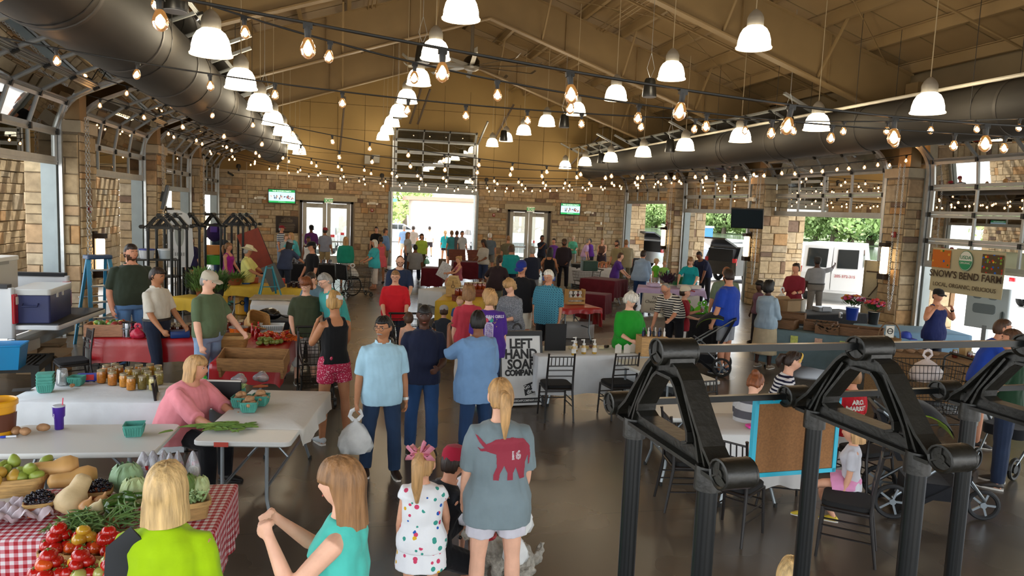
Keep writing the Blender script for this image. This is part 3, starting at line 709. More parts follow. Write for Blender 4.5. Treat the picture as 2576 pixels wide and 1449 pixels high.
# ================================================================ people
SKIN={'w': '#c98e70','f': '#d8a183','t': '#a8724f','b': '#4a2d20','m': '#7a4d35','p': '#e0ad92'}
HAIRC={'blond': '#a9844f','lblond': '#c9a873','brown': '#4a3120','dbrown': '#2b1c13','black': '#120e0c','grey': '#8d8983','white': '#d4cfc4','red': '#7a4526','straw': '#b48c5c','sandy': '#8a6440'}
def skin(k):
    c=SKIN[k]; m=mat('skin_'+k,c,.55,var=.07,vscale=14,bump=.06,bscale=90,spec=.35)
    b=m.node_tree.nodes['Principled BSDF']; b.inputs['Subsurface Weight'].default_value=0.0; return m
def hairm(k): return mat('hair_'+k,HAIRC.get(k,k),.5,var=.38,vscale=42,bump=.5,bscale=60,stretch=(1,1,.12),spec=.4)
EYEW,EYED,LIP=plain('#d9d2c8',.25),plain('#1a120d',.2),plain('#9c5548',.5)
REM=[]                                   # meshes to fuse into one surface
def rot(ax,a):
    return np.array(Matrix.Rotation(a,3,ax))
def face_y(x,z):
    """front surface of the head at (x, z)"""
    zz=max(-1,min(1,z/.115)); w=.077*(1-.30*max(0,-zz) ** 1.5)
    r=max(.02,1-zz*zz-(x/w) ** 2) ** .5; y=-.092*r
    G=lambda cx,cz,sx,sz: math.exp(-((x-cx)/sx) ** 2-((z-cz)/sz) ** 2)
    y -= .024*G(0,-.014,.013,.026)+.005*G(0,-.054,.024,.010)+.008*G(0,-.088,.022,.018)
    y += .009*(G(.032,.017,.017,.012)+G(-.032,.017,.017,.012)); y -= .005*(G(.03,.037,.024,.008)+G(-.03,.037,.024,.008))+.004*(G(.042,-.018,.02,.02)+G(-.042,-.018,.02,.02))
    return y
def head_rings(k=28,n=22):
    rings=[]
    for i in range(n+1):
        a=-pi/2+pi*i/n; zz=sin(a); rr=max(cos(a),.04); z=zz*.115; R=[]
        for j in range(k):
            t=j/k*2*pi; x=cos(t)*rr*.077*(1-.30*max(0,-zz) ** 1.5); yy=sin(t)
            if yy<0: y=face_y(x,z) if rr>.08 else yy*.092*rr
            else: y=yy*rr*.104*(1-.38*max(0,-zz) ** 1.2)
            R.append((x,y,z))
        rings.append(np.array(R))
    return rings
HEADR={1: head_rings(32,26),0: head_rings(18,12)}
def make_face():
    e=MB().ball((0,0,0),.0125,10,8).mesh('eye'); e.materials.append(EYEW); e.materials.append(EYED)
    for p in e.polygons:
        if p.center.y<-.0092: p.material_index=1
    b=MB().bar((-.02,-.003,0),(.02,0,.002),.008,.006).mesh('eyebrow')
    m=MB().ball((0,0,0),(.022,.006,.0055),10,6).mesh('mouth'); m.materials.append(LIP); return e,b,m
FACE=make_face()
def hair_shell(style,length,seed=1,k=34,n=30):
    """closed shell over the head; where the face shows it dives under the skin"""
    rings=[]; rs=np.random.RandomState(seed); ph=rs.uniform(0,6.28,8)
    for i in range(n+1):
        a=pi/2-pi*i/n; zz=sin(a); rr=max(cos(a),.03); R=[]
        for j in range(k):
            t=j/k*2*pi; c,s=cos(t),sin(t); front=max(0,-s)        # 1 facing forward
            x,y,z=c*rr*.077,s*rr*(.104 if s>0 else .092),zz*.115
            strand=sum(sin(t*f+ph[q]) for q,f in enumerate((9,14,23)))/3
            hl={'short': (.50,-.25,-.62),'bald': (2,.02,-.45),'bob': (.38,-9,-9),'long': (.42,-9,-9),'up': (.52,.12,-.62),'curly': (.34,-.4,-.7),'fringe': (.12,-9,-9),'buzz': (.36,-.05,-.5)}[style]
            lim=hl[0] if front>.34 else hl[1] if abs(s)<.3 or s<0 else hl[2]
            if s<0 and front <= .34: q=max(0,front-.04)/.30; lim=hl[1]*(1-q)+hl[0]*q if hl[1]>-2 else (-9 if front<.36 else hl[0])
            if 0 <= s<.45: q=s/.45; lim=hl[1]*(1-q)+hl[2]*q if hl[1]>-2 else -9
            th={'short': .012,'bald': .006,'bob': .02,'long': .017,'up': .012,'curly': .034,'fringe': .02,'buzz': .006}[style]
            g=1 if zz>lim+.06 else 0 if zz<lim-.06 else (zz-lim+.06)/.12
            if style=='curly': th *= 1+.35*sin(t*7+i*1.3)*sin(i*.9+ph[0]+t*3)
            off=(th+(.0065 if style in ('short','up') else .0035)*strand)*g-.016*(1-g)
            f=1+off/max(.09*rr,.03); x *= f; y *= f; z += off*zz
            if zz<0 and g>.5 and style in ('bob','long','fringe'):
                u=-zz; z=-length*u ** 1.1+.0*z; w=1.06+.10*u*(style=='bob') ; rad_=.077*w+.014; bl=min(1,u*2.2)
                tx,ty=c*rad_*(1-.25*max(0,u-.6)*(style=='long')),s*(.098 if s>0 else .08)*w+.012
                x=x*(1-bl)+tx*bl; y=y*(1-bl)+ty*bl
                x += strand*.006*bl; y += strand*.005*bl
            R.append((x,y,z))
        rings.append(np.array(R))
    return rings
def pathpts(P,n=6):
    """polyline resampled with rounded joints"""
    P=[np.array(p,float) for p in P]; out=[]
    for a,b in zip(P[:-1],P[1:]): out += [a+(b-a)*i/n for i in range(n)]
    out.append(P[-1]); out=np.array(out); q=out.copy(); q[1:-1]=.25*out[:-2]+.5*out[1:-1]+.25*out[2:]; return q
PEOPLE={}
def person(key,label,loc,face,h=1.68,sk='w',sex='m',fat=0.,w=1.,head=(0,0),lean=0,side=0,twist=0,la=(4,9,14,4),ra=(4,9,14,4),ll=(0,4,0),rl=(0,4,0),sit=None,drop=0,hk=1.,
           top=None,slv=.42,hem=.84,loose=0,tank=False,bot=('pants','#26344f'),shoe='#2a2522',hair=('short','brown',.1),hat=None,specs=None,group=None,beard=None,moustache=None,brow=None,lod=None,z0=0,grip=.5,collar=None,belt=None,waist_in=0):
    """la / ra: (upper arm forward, outward, forearm forward, outward) in degrees; ll / rl: (thigh forward, outward, shin forward); face 0 looks to -Y, 90 to +X"""
    if loc[1]>33.5 and not 2.4<loc[0]<6: loc=(loc[0]*33.5/loc[1],33.5)
    d=math.hypot(loc[0],loc[1]); s=h/1.70; z0=-.06 if loc[1]>34.6 or loc[0]>14 else z0
    vox=.0078 if d<6.5 else .010 if d<10 else .0135 if d<16 else .018 if d<25 else .024
    near=d<17; hi=1 if d<11 else 0
    t=thing('person',label,'person',(loc[0],loc[1],z0),rad(face),group); PEOPLE[key]=t
    D=rad; F=lambda f,o,sd: np.array((sd*sin(D(o)),-sin(D(f))*cos(D(o)),-cos(D(f))*cos(D(o))))
    # legs
    hipz=.93; legs=[]
    for sd,L in ((1,ll),(-1,rl)):
        hj=np.array((sd*.088*(1+.15*fat),0,hipz)); kn=hj+F(L[0],L[1],sd)*.44; an=kn+F(L[2],L[1]*.4,sd)*.42; legs.append((sd,hj,kn,an))
    base=min(l[3][2] for l in legs)-.075
    if sit is not None: base=hipz-sit/s-.10
    base += drop
    sh=np.array((0,0,-base))
    legs=[(sd,a+sh,b+sh,c+sh) for sd,a,b,c in legs]; H0=hipz-base
    # spine
    n=14; sp=[np.array((0,0,H0))]; ang=[]; step=.53/n
    for i in range(n+1):
        a=D(lean)*min(1,(i/n)*1.7+.12); ang.append(a)
        if i<n: sp.append(sp[-1]+step*np.array((sin(D(side)),-sin(a),cos(a))))
    def frame(z):                                   # z in standing coordinates, .93 .. 1.46
        q=(z-hipz)/step
        if q <= 0: c=np.array((0,0,H0+(z-hipz))); a=0; tw=0
        else:
            i=min(int(q),n-1); f=q-i; c=sp[i]+(sp[i+1]-sp[i])*f; a=ang[i]*(1-min(f,1))+ang[i+1]*min(f,1); tw=D(twist)*min(1,q/n)
        ux=np.array((cos(tw),sin(tw),0)); uy=np.array((-sin(tw)*1,cos(tw)*cos(a),sin(a))); return c,ux,uy/np.linalg.norm(uy)
    Z=np.array((.80,.86,.93,1.0,1.08,1.18,1.28,1.36,1.41,1.445,1.475))
    if sex=='m': RXs=np.array((.150,.160,.166,.158,.150,.160,.174,.178,.134,.08,.056)); RYs=np.array((.10,.112,.115,.108,.105,.112,.118,.110,.088,.068,.056)); bust=0
    else: RXs=np.array((.158,.174,.178,.158,.137,.142,.152,.154,.118,.070,.048)); RYs=np.array((.108,.12,.12,.105,.095,.105,.118,.105,.08,.062,.050)); bust=.028
    bump=np.exp(-((Z-1.06)/.17) ** 2); RXs=RXs*w+fat*.085*bump; RYs=RYs*(.5+.5*w)+fat*.10*bump; YO=-fat*.055*bump-bust*np.exp(-((Z-1.27)/.06) ** 2)
    def ring(z,off=0,kx=1,k=20):
        rx,ry,yo=np.interp(z,Z,RXs)*kx+off,np.interp(z,Z,RYs)*kx+off,np.interp(z,Z,YO); c,ux,uy=frame(z); th=np.arange(k)/k*2*pi
        e=.82; cx=np.sign(np.cos(th))*np.abs(np.cos(th)) ** e; cyy=np.sign(np.sin(th))*np.abs(np.sin(th)) ** e
        return c+uy*yo+np.outer(cx*rx,ux)+np.outer(cyy*ry,uy)
    # arms
    arms=[]; bw=.85+.15*w+.18*fat
    for sd,A in ((1,la),(-1,ra)):
        c,ux,uy=frame(1.375); sj=c+ux*sd*(np.interp(1.36,Z,RXs)+.003)-uy*.0+np.array((0,0,-.014))
        el=sj+F(A[0],A[1],sd)*.285; wr=el+F(A[2],A[3],sd)*.245; hd=F(A[2]+(A[4] if len(A)>4 else 0),A[3],sd); arms.append((sd,sj,el,wr,hd))
    # head
    c,ux,uy=frame(1.46); up=np.cross(ux,uy); nb=c
    Rh=rot('Z',D(twist)) @ rot('Z',D(head[1])) @ rot('X',D(head[0])); Rl=rot('X',D(lean*.45))
    upn=(up+np.array((0,0,1.0)))/np.linalg.norm(up+np.array((0,0,1.0)))
    hc=nb+upn*.125*(.6+.4*hk)+np.array((0,-.018,0))+Rh @ np.array((0,0,.022*hk)) ; HM=Rh @ Rl if abs(lean)>25 else Rh
    fs=1.03*hk
    def hd_pt(P): return (np.asarray(P)*fs) @ HM.T+hc
    # ---- body
    b=MB(); b.loft([ring(z) for z in (.84,.88,.93,1.0,1.08,1.16,1.24,1.31,1.36,1.40,1.43,1.455,1.475)])
    b.tube([nb-upn*.03,nb+upn*.04,hd_pt((0,.018,-.045))],[.062*bw,.054*bw,.056*bw],12)
    b.loft([hd_pt(r) for r in HEADR[hi]])
    if near:
        for sd in (-1,1): b.ball(hd_pt((sd*.078,.012,.002)),(.014*fs,.022*fs,.034*fs),8,6,HM)
    for sd,sj,el,wr,hd in arms:
        c0,ux0,_=frame(1.375); b.tube([sj-ux0*sd*.05+np.array((0,0,.01)),*pathpts([sj,el,wr],4),wr+hd*.03],[(.042*bw)]+list(np.interp(np.linspace(0,1,9),(0,.25,.5,.62,1),np.array((.052,.047,.040,.041,.027))*bw))+[.027],10)
        q=np.cross(hd,np.array((sd,0,0.)));
        if np.linalg.norm(q)<.3: q=np.cross(hd,np.array((0,-1.,0)))
        q /= np.linalg.norm(q); nrm=np.cross(q,hd)*1.0                        # q spans the knuckles, nrm is the palm normal
        if nrm[0]*sd>0: nrm=-nrm
        if q @ np.array((0,-1,.2))<0: q=-q
        b.tube([wr,wr+hd*.04,wr+hd*.092],[(.026,.019),(.030,.018),(.036,.016)],10,ref=q)
        for i in range(4):
            o=wr+hd*.085+q*(.030-.0195*i); L=(.066,.074,.07,.054)[i]; cu=grip*(.8+.15*i)
            d1=hd*cos(cu)+nrm*sin(cu)+q*(.09-.06*i); d2=hd*cos(cu*2.4)+nrm*sin(cu*2.4)
            b.tube([o-hd*.02,o,o+d1*L*.5,o+d1*L*.5+d2*L*.55],(.0105,.0105,.0098,.0082),6)
        o=wr+hd*.035+q*.026; d1=hd*.62+q*.62+nrm*.3; b.tube([o,o+d1*.035,o+d1*.04+(hd*.8+nrm*.5)*.035],(.0135,.0125,.0095),6)
    lw_=.8+.2*w+.16*fat
    for sd,hj,kn,an in legs:
        b.tube([hj+np.array((-sd*.01,0,.03)),*pathpts([hj,kn,an],4),an+np.array((0,0,-.03))],[.088*lw_]+list(np.interp(np.linspace(0,1,9),(0,.3,.5,.65,1),np.array((.086,.070,.053,.055,.036))*lw_))+[.036],12)
        fz=an[2]-.075; b.tube([an+np.array((0,.045,-.045)),an+np.array((0,.0,-.04)),an+np.array((sd*.012,-.09,-.052)),an+np.array((sd*.018,-.17,-.06))],[(.03,.028),(.034,.034),(.036,.022),(.022,.012)],8)
    def done(mb,name,m,vx,sm=3,amp=0,fr=14):
        mb.v=[v*s for v in mb.v]; o=mb.build(name,m,t,smooth=0); REM.append((o,vx,sm,amp,fr)); return o
    done(b,'body',skin(sk),vox,2)
    # ---- clothes
    if top is not None:
        tm=top if not isinstance(top,str) else cloth(top); of=.017+loose; b=MB(); zz=[hem,*[z for z in (.86,.93,1.0,1.08,1.18,1.28,1.34) if z>hem+.02]]
        R=[ring(z,of+(max(0,1.05-z)*.10*(1 if hem<.9 else 0))+loose*.3) for z in zz]
        if tank:
            R += [ring(1.365,.006,.84)]; b.loft(R)
            for sd in (-1,1):
                c,ux,uy=frame(1.35); c2,ux2,uy2=frame(1.43); ry=np.interp(1.36,Z,RYs)
                for e in (-1,1): b.tube([c+ux*sd*.085+uy*e*ry*.93,c2+ux2*sd*.082+uy2*e*.035,c2+ux2*sd*.08+np.array((0,0,.008))],[(.032,.014)]*3,8,ref=ux)
        else:
            R += [ring(1.385,of*.8),ring(1.42,of*.8),ring(1.45,.012,1.0)]
            b.loft(R)
            for sd,sj,el,wr,hd in arms:
                if slv>0:
                    P=pathpts([sj,el,wr],8); k=max(3,int(round(len(P)*slv))); c0,ux0,_=frame(1.375); P=P[:k]
                    rr=np.interp(np.linspace(0,slv,k),(0,.25,.5,1),np.array((.053,.056,.050,.036))*bw)+.008+loose*.6; b.tube([sj-ux0*sd*.06+np.array((0,0,.012)),*P],[.046*bw+.012]+list(rr),12)
        o=done(b,'shirt',tm,max(vox,.0085),3,.0062 if near else 0,20); PEOPLE[key+'.shirt']=o
        if collar:
            c,ux,uy=frame(1.452); MB().tube([(c+ux*cos(a)*.078+uy*sin(a)*.07+np.array((0,0,.012 if sin(a)>-.5 else -.012)))*s for a in np.linspace(-pi/2+.25,1.5*pi-.25,18)],[(.018*s,.008*s)]*18,6).build('collar',cloth(collar) if isinstance(collar,str) else collar,t)
    if bot is not None:
        kind,bm=bot[0],bot[1]; bm=cloth(bm) if isinstance(bm,str) else bm; frac=bot[2] if len(bot)>2 else {'pants': 1,'shorts': .46,'capri': .78,'skirt': .6,'dress': .6}[kind]; b=MB()
        b.loft([ring(z,.011 if hem<.97 else .022) for z in (.84,.88,.93,.98,1.03)])
        if kind in ('skirt','dress'):
            for sd,hj,kn,an in legs: pass
            mid=[(np.array(legs[0][i])+np.array(legs[1][i]))/2 for i in (1,2,3)]; P=pathpts(mid,8); k=max(3,int(len(P)*frac)); sw=np.linalg.norm(legs[0][2]-legs[1][2])/2
            b.tube([mid[0]+np.array((0,0,.08)),*P[:k]],[(.19,.145)]+[(.19+.05*i/k+sw*.25,.15+.05*i/k) for i in range(k)],18,ref=(1,0,0))
        else:
            wide=.016 if kind=='pants' else .026
            for sd,hj,kn,an in legs:
                P=pathpts([hj,kn,an],8); k=max(3,int(round(len(P)*frac))); rr=np.interp(np.linspace(0,frac,k),(0,.3,.5,.65,1),np.array((.090,.076,.062,.062,.050))*lw_)+wide*np.linspace(.5,1,k)
                b.tube([hj+np.array((-sd*.012,0,.03)),*P[:k]],[.094*lw_+.012]+list(rr),12)
        done(b,{'pants': 'trousers','shorts': 'shorts','capri': 'trousers','skirt': 'skirt','dress': 'skirt'}[kind],bm,max(vox,.0095),3,.005 if near else 0,18)
    if belt:
        MB().loft([ring(z,.03)*s for z in (1.0,1.035)],cap=False).build('belt',plain(belt,.5),t)
    if shoe:
        sm=plain(shoe,.55) if isinstance(shoe,str) else shoe
        for sd,hj,kn,an in legs:
            a=an*s; o=MB(); A=lambda x,y,z: a+np.array((x,y,z))*s
            o.tube([A(0,.062,-.035),A(0,.03,-.028),A(0,-.02,-.02),A(sd*.01,-.09,-.038),A(sd*.016,-.15,-.05),A(sd*.018,-.19,-.056)],[(.012*s,.012*s),(.038*s,.040*s),(.041*s,.046*s),(.044*s,.032*s),(.04*s,.022*s),(.012*s,.01*s)],12,ref=(1,0,0)); o=o.build('shoe',sm,t)
            if near: q=MB(); q.loft([[A(sd*.008+x*.043,-.062+y*.128,z) for x,y in ((1,.1),(.95,.7),(.6,1),(-.6,1),(-.95,.7),(-1,.1),(-1,-.5),(-.6,-1),(.5,-1),(.95,-.5))] for z in (-.074,-.056)]); q.build('sole',plain('#d0ccc4' if shoe != '#1c1917' else '#1c1917',.6),o)
    # ---- face, hair, hat
    if near and d<17:
        bc=hairm(brow or (hair[1] if hair else 'brown'))
        for sd in (-1,1):
            y=face_y(sd*.032,.017); e=mk('eye',FACE[0],None,t,hd_pt((sd*.032,y+.0075,.017))*s); e.rotation_mode='QUATERNION'; q_=Matrix(HM.tolist()).to_quaternion(); e.rotation_quaternion=q_; e.scale=(s*fs*1.05,)*3
            me=FACE[1].copy() if bc.name not in FBR else FBR[bc.name]
            if bc.name not in FBR: me.materials.append(bc); FBR[bc.name]=me
            y=face_y(sd*.031,.038); e=mk('eyebrow',me,None,t,hd_pt((sd*.031,y-.002,.038))*s); e.rotation_mode='QUATERNION'; e.rotation_quaternion=q_; e.scale=(s*fs,)*3
        y=face_y(0,-.054); e=mk('mouth',FACE[2],None,t,hd_pt((0,y+.001,-.054))*s); e.rotation_mode='QUATERNION'; e.rotation_quaternion=q_; e.scale=(s*fs,)*3
    if hair:
        st,hcx,ln=hair[0],hair[1],hair[2] if len(hair)>2 else .1; hm=hairm(hcx); base_='up' if st in ('pony','bun','high') else st; b=MB()
        k,n_=(34,30) if hi else (20,18); b.loft([hd_pt(r) for r in hair_shell(base_,ln,len(label),k,n_)])
        if st=='pony':
            P=[(0,.105,.03),(0,.15,.01),(0,.155,-.06),(0,.135,-.06-ln*.5),(0,.12,-.06-ln)]; b.tube(hd_pt(P),np.array((.022,.034,.038,.03,.008))*fs,12)
        if st=='high':
            P=[(0,.08,.10),(0,.14,.10),(0,.17,.02),(0,.15,-.05-ln*.4),(0,.12,-.05-ln)]; b.tube(hd_pt(P),np.array((.022,.036,.045,.04,.012))*fs,12)
        if st=='bun': b.ball(hd_pt((0,.10,.075)),.042*fs,12,9)
        b.v=[v*s for v in b.v]; o=b.build('hair',hm,t,smooth=60)
    if beard:
        b=MB(); R=[]
        for z in (-.118,-.1,-.075,-.05,-.03,-.012):
            r_=[]
            for a in np.linspace(-pi*.97,-pi*.03,16):
                x=cos(a)*.079*(1-.30*max(0,-z/.115) ** 1.5)*1.02; yf=face_y(x*.93,z); hole=(abs(x)<.03 and -.072<z<-.036) or (z>-.036 and abs(x)<.052); r_.append((x,(yf-.0045) if not hole else yf+.012,z))
            R.append(hd_pt(r_+[(0,-.02,z)])*s)
        b.loft(R); b.build('beard',hairm(beard),t,smooth=60)
    if moustache:
        MB().tube(hd_pt([(x,face_y(x,z)-.003,z) for x,z in ((-.032,-.05),(-.018,-.041),(0,-.037),(.018,-.041),(.032,-.05))])*s,[(.003*s,.003*s),(.007*s,.006*s),(.007*s,.007*s),(.007*s,.006*s),(.003*s,.003*s)],8).build('moustache',hairm(moustache),t)
    if specs:
        b=MB()
        for sd in (-1,1):
            c_=np.array((sd*.033,-.098,.014)); P=[c_+np.array((cos(a)*.026,abs(cos(a))*.004,sin(a)*.02)) for a in np.linspace(0,2*pi,15)]; b.tube(hd_pt(P)*s,.0018*s,5)
            b.tube(hd_pt([(sd*.058,-.094,.018),(sd*.077,-.05,.018),(sd*.082,.02,.014)])*s,.0018*s,5)
        b.tube(hd_pt([(-.008,-.1,.018),(.008,-.1,.018)])*s,.0018*s,5); o=b.build('glasses',plain('#2a2320',.3),t)
        if specs=='dark':
            for sd in (-1,1): MB().ball(hd_pt((sd*.033,-.097,.014))*s,np.array((.025,.004,.019))*s,10,6,HM).build('lens',plain('#14100f',.1),o)
        if specs=='up':
            o.matrix_local=Matrix.Translation(Vector((hc*s).tolist())) @ Matrix((HM @ rot('X',rad(-62)) @ HM.T).tolist()).to_4x4() @ Matrix.Translation(-Vector((hc*s).tolist()))
    if hat:
        hk_,c1=hat[0],hat[1]; hm=cloth(c1) if isinstance(c1,str) else c1; hb=thing('hat'); hb.parent=t
        def hp(P): return hd_pt(P)*s
        th=np.arange(20)/20*2*pi; C_=lambda rx,ry,z,yo=0,tilt=0: hp([(cos(a)*rx,sin(a)*ry+yo,z+tilt*sin(a)) for a in th])
        if hk_ in ('cap','visor'):
            if hk_=='cap': MB().loft([C_(.088,.108,.035,.004,-.012),C_(.091,.111,.055,.004),C_(.085,.104,.09,.006),C_(.062,.076,.122,.008),C_(.02,.025,.136,.008)]).build('crown',hm,hb)
            else: MB().loft([C_(.088,.108,.035,.004,-.01),C_(.090,.110,.05,.004),C_(.090,.110,.075,.004,-.004),C_(.085,.104,.076,.004)],cap=False).build('band',hm,hb)
            rg=[]
            for yy,zz_,wd in ((-.085,.052,.082),(-.12,.050,.08),(-.155,.042,.062),(-.175,.036,.03)): rg.append([(x*wd,yy+.012*(1-x*x)*-1,zz_-.016*x*x+e) for e in (0,.005) for x in ((-1,-.5,0,.5,1) if e==0 else (1,.5,0,-.5,-1))])
            MB().loft([hp(r) for r in rg]).build('brim',(cloth(hat[2]) if len(hat)>2 else hm),hb)
        if hk_=='cowboy':
            MB().loft([C_(.085,.105,.04),C_(.088,.108,.07),C_(.082,.10,.12),C_(.07,.085,.165),C_(.05,.065,.17),C_(.03,.05,.15)]).build('crown',hm,hb)
            br=[[(cos(a)*r,sin(a)*r*1.12,.045+q+.07*abs(cos(a)) ** 3*(r-.09)/.1) for a in th] for q,r in ((0,.085),(0,.135),(.0,.19),(.008,.19),(.012,.135),(.012,.085))]
            MB().loft([hp(r) for r in br],cap=False).build('brim',hm,hb); MB().loft([C_(.09,.11,.05),C_(.09,.11,.07)],cap=False).build('hat_band',plain('#6b5a40',.6),hb)
    t['_s']=s
    J=dict(root=t,s=s,head=hc*s,wr=[arms[1][3]*s,arms[0][3]*s],hand=[(arms[1][3]+arms[1][4]*.1)*s,(arms[0][3]+arms[0][4]*.1)*s],frame=frame,ring=ring,hd_pt=hd_pt,neck=nb*s)
    PEOPLE[key+'.j']=J; del t['_s']; return J
FBR={}
def to_world(J,p):
    t=J['root']; a=t.rotation_euler[2]; p=np.asarray(p); return np.array((t.location[0]+cos(a)*p[0]-sin(a)*p[1],t.location[1]+sin(a)*p[0]+cos(a)*p[1],t.location[2]+p[2]))
def fuse():
    """give every queued mesh one continuous surface"""
    for o,vx,sm,amp,fr in REM:
        m=o.modifiers.new('r','REMESH'); m.mode='VOXEL'; m.voxel_size=vx; m.use_smooth_shade=True
        if sm: q=o.modifiers.new('s','SMOOTH'); q.factor=.5; q.iterations=sm
    bpy.context.view_layer.update(); dg=bpy.context.evaluated_depsgraph_get()
    for i,(o,vx,sm,amp,fr) in enumerate(REM):
        me=bpy.data.meshes.new_from_object(o.evaluated_get(dg)); old=o.data; mts=list(old.materials)
        if amp:
            n=len(me.vertices); P=np.empty(n*3); me.vertices.foreach_get('co',P); P=P.reshape(-1,3); N=np.empty(n*3); me.vertices.foreach_get('normal',N); N=N.reshape(-1,3)
            f=fbm(P*(1,1,.7),fr,i,6)*.6+fbm(P*(1,1,.5),fr*2.3,i+99,5)*.4
            P=P+N*(amp*(f-.25*abs(f)))[:,None]; me.vertices.foreach_set('co',P.ravel()); me.update()
        me.materials.clear()
        for m in mts: me.materials.append(m)
        me.polygons.foreach_set('use_smooth',[True]*len(me.polygons))
        o.modifiers.clear(); nm=o.name; o.data=me; me.name=nm; bpy.data.meshes.remove(old)
    REM.clear()
def decal(obj,polys,m,name,axis,off=.002,res=.006,parent=None):
    """flat print made to lie on a garment: polys in (u, v) around the origin of axis=(origin, U, V, N) in the garment's space, laid along -N"""
    from mathutils.bvhtree import BVHTree
    me=obj.data; bv=BVHTree.FromPolygons([v.co.copy() for v in me.vertices],[tuple(p.vertices) for p in me.polygons])
    O,U,V,N=(np.array(a,float) for a in axis); b=MB()
    for P in polys:
        P=np.array(P); lo,hi_=P.min(0),P.max(0); nx,ny=int((hi_[0]-lo[0])/res)+1,int((hi_[1]-lo[1])/res)+1
        def inside(x,y):
            c=False; j=len(P)-1
            for i in range(len(P)):
                if (P[i][1]>y) != (P[j][1]>y) and x<(P[j][0]-P[i][0])*(y-P[i][1])/(P[j][1]-P[i][1])+P[i][0]: c=not c
                j=i
            return c
        ids={}; vs_=[]; fs_=[]
        def vid(i,j):
            if (i,j) not in ids:
                p=O+U*(lo[0]+i*res)+V*(lo[1]+j*res)+N*.4; h=bv.ray_cast(Vector(p),Vector(-N))
                if h[0] is None: return None
                ids[i,j]=len(vs_); vs_.append(np.array(h[0])+np.array(h[1])*off)
            return ids[i,j]
        for i in range(nx):
            for j in range(ny):
                if inside(lo[0]+(i+.5)*res,lo[1]+(j+.5)*res):
                    q=[vid(i,j),vid(i+1,j),vid(i+1,j+1),vid(i,j+1)]
                    if None not in q: fs_.append(q)
        if fs_: b.add(vs_,fs_)
    if b.n: return b.build(name,m,parent,smooth=60)
def text_polys(body,size,align='CENTER',bold=0):
    c=bpy.data.curves.new('tmp','FONT'); c.body=body; c.size=size; c.align_x=align; c.align_y='CENTER'; c.offset=bold; c.resolution_u=2; o=bpy.data.objects.new('tmp',c); COL.objects.link(o)
    bpy.context.view_layer.update(); me=bpy.data.meshes.new_from_object(o.evaluated_get(bpy.context.evaluated_depsgraph_get())); P=[[tuple(me.vertices[i].co[:2]) for i in p.vertices] for p in me.polygons]
    bpy.data.objects.remove(o); bpy.data.curves.remove(c); bpy.data.meshes.remove(me); return P

P=person
# --- foreground
P('neon','blonde bobbed woman seen from behind in a neon yellow T-shirt at the produce table',(-0.742,3.31),172,1.60,'w','f',w=1.08,fat=.15,top='#98bc06',slv=.5,hair=('bob','lblond',.135),bot=('pants','#3a3a40'),lean=6)
P('teal','brown-haired woman in an aqua sleeveless top facing left with hands at her chin',(0.03,3.349),-108,1.60,'p','f',w=1.0,fat=.15,slv=.0,top='#4fbdb0',la=(42,12,150,-14),ra=(46,10,132,-16),head=(6,0),hair=('fringe','sandy',.21),bot=('shorts','#d8d4ca',.5),grip=1.1)
FLOR=pattern('floral_cloth','blotch','#e9ebee','#3f9a8c',26,c3='#d2486a')
P('bowgirl','little blonde girl with a big pink hair bow in a flower-print dress',(0.545,4.669),168,1.16,'f','f',hk=1.3,top=FLOR,slv=.12,loose=.03,hem=.80,bot=('dress',FLOR,.42),hair=('high','straw',.2),la=(-6,10,25,5),ra=(20,14,35,0),shoe='#d8c8b8',head=(8,-10))
P('crouch','crouching person in black with a crimson cap behind the girl with the bow',(0.681,5.19),118,1.64,'w','f',top='#17181c',slv=.25,bot=('shorts','#17181c',.5),ll=(100,14,-62),rl=(62,10,-78),sit=.24,drop=.06,lean=22,la=(62,10,74,0),ra=(50,5,90,-8),hair=('up','dbrown',.1),hat=('cap','#a02038'),shoe='#2a2a2a',head=(10,10))
P('toddler','fair-haired toddler in a white dress drinking from a clear cup of red juice',(0.993,5.46),-62,.84,'p','f',hk=1.75,top='#e8e6ea',slv=.12,loose=.012,bot=('dress','#e8e6ea',.32),hair=('short','lblond',.1),la=(55,10,120,-10),ra=(62,8,118,-8),shoe='#e6e2da',head=(0,20))
J=P('grey','woman with a low ponytail seen from behind in a grey T-shirt with a red elephant',(1.031,4.594),176,1.66,'p','f',w=1.0,fat=.1,top='#75848a',slv=.5,loose=.02,hem=.76,bot=('shorts','#c9c6cf',.33),hair=('pony','straw',.2),la=(4,10,24,2),ra=(2,8,30,-4),specs='up',shoe='#8a8f98',head=(12,4))
# --- centre
P('bluepolo','grey-moustached man in glasses and a pale blue short-sleeved shirt carrying a white bag',(0.424,7.487),8,1.645,'t','m',w=1.0,fat=.28,top='#9ec3d6',collar='#a8cbdc',slv=.47,loose=.012,hem=.80,bot=('pants','#22344e'),hair=('short','black',.1),specs='clear',moustache='grey',head=(6,-42),la=(2,10,8,4),ra=(2,12,6,6),shoe='#2a1c14',ll=(8,5,-2),rl=(-4,5,-10))
P('navypolo','black man in a navy polo and blue jeans right of the pale blue shirt',(0.911,8.136),-2,1.68,'b','m',w=1.02,fat=.12,top='#1b2138',collar='#1b2138',slv=.46,hem=.83,bot=('pants','#27456e'),hair=('buzz','black',.1),la=(12,10,82,-22),ra=(4,10,18,4),shoe='#16130f',ll=(6,3,-4),rl=(-3,3,-8),head=(10,-4))
P('tunic','black-haired woman in a blue denim tunic with a hand to her face',(1.462,7.768),200,1.66,'m','f',w=1.05,fat=.2,top='#6d90b8',slv=.62,loose=.03,hem=.72,bot=('pants','#223a5c'),hair=('up','black',.12),la=(58,10,158,-6),ra=(4,10,18,2),shoe='#8a8478',head=(6,-30))
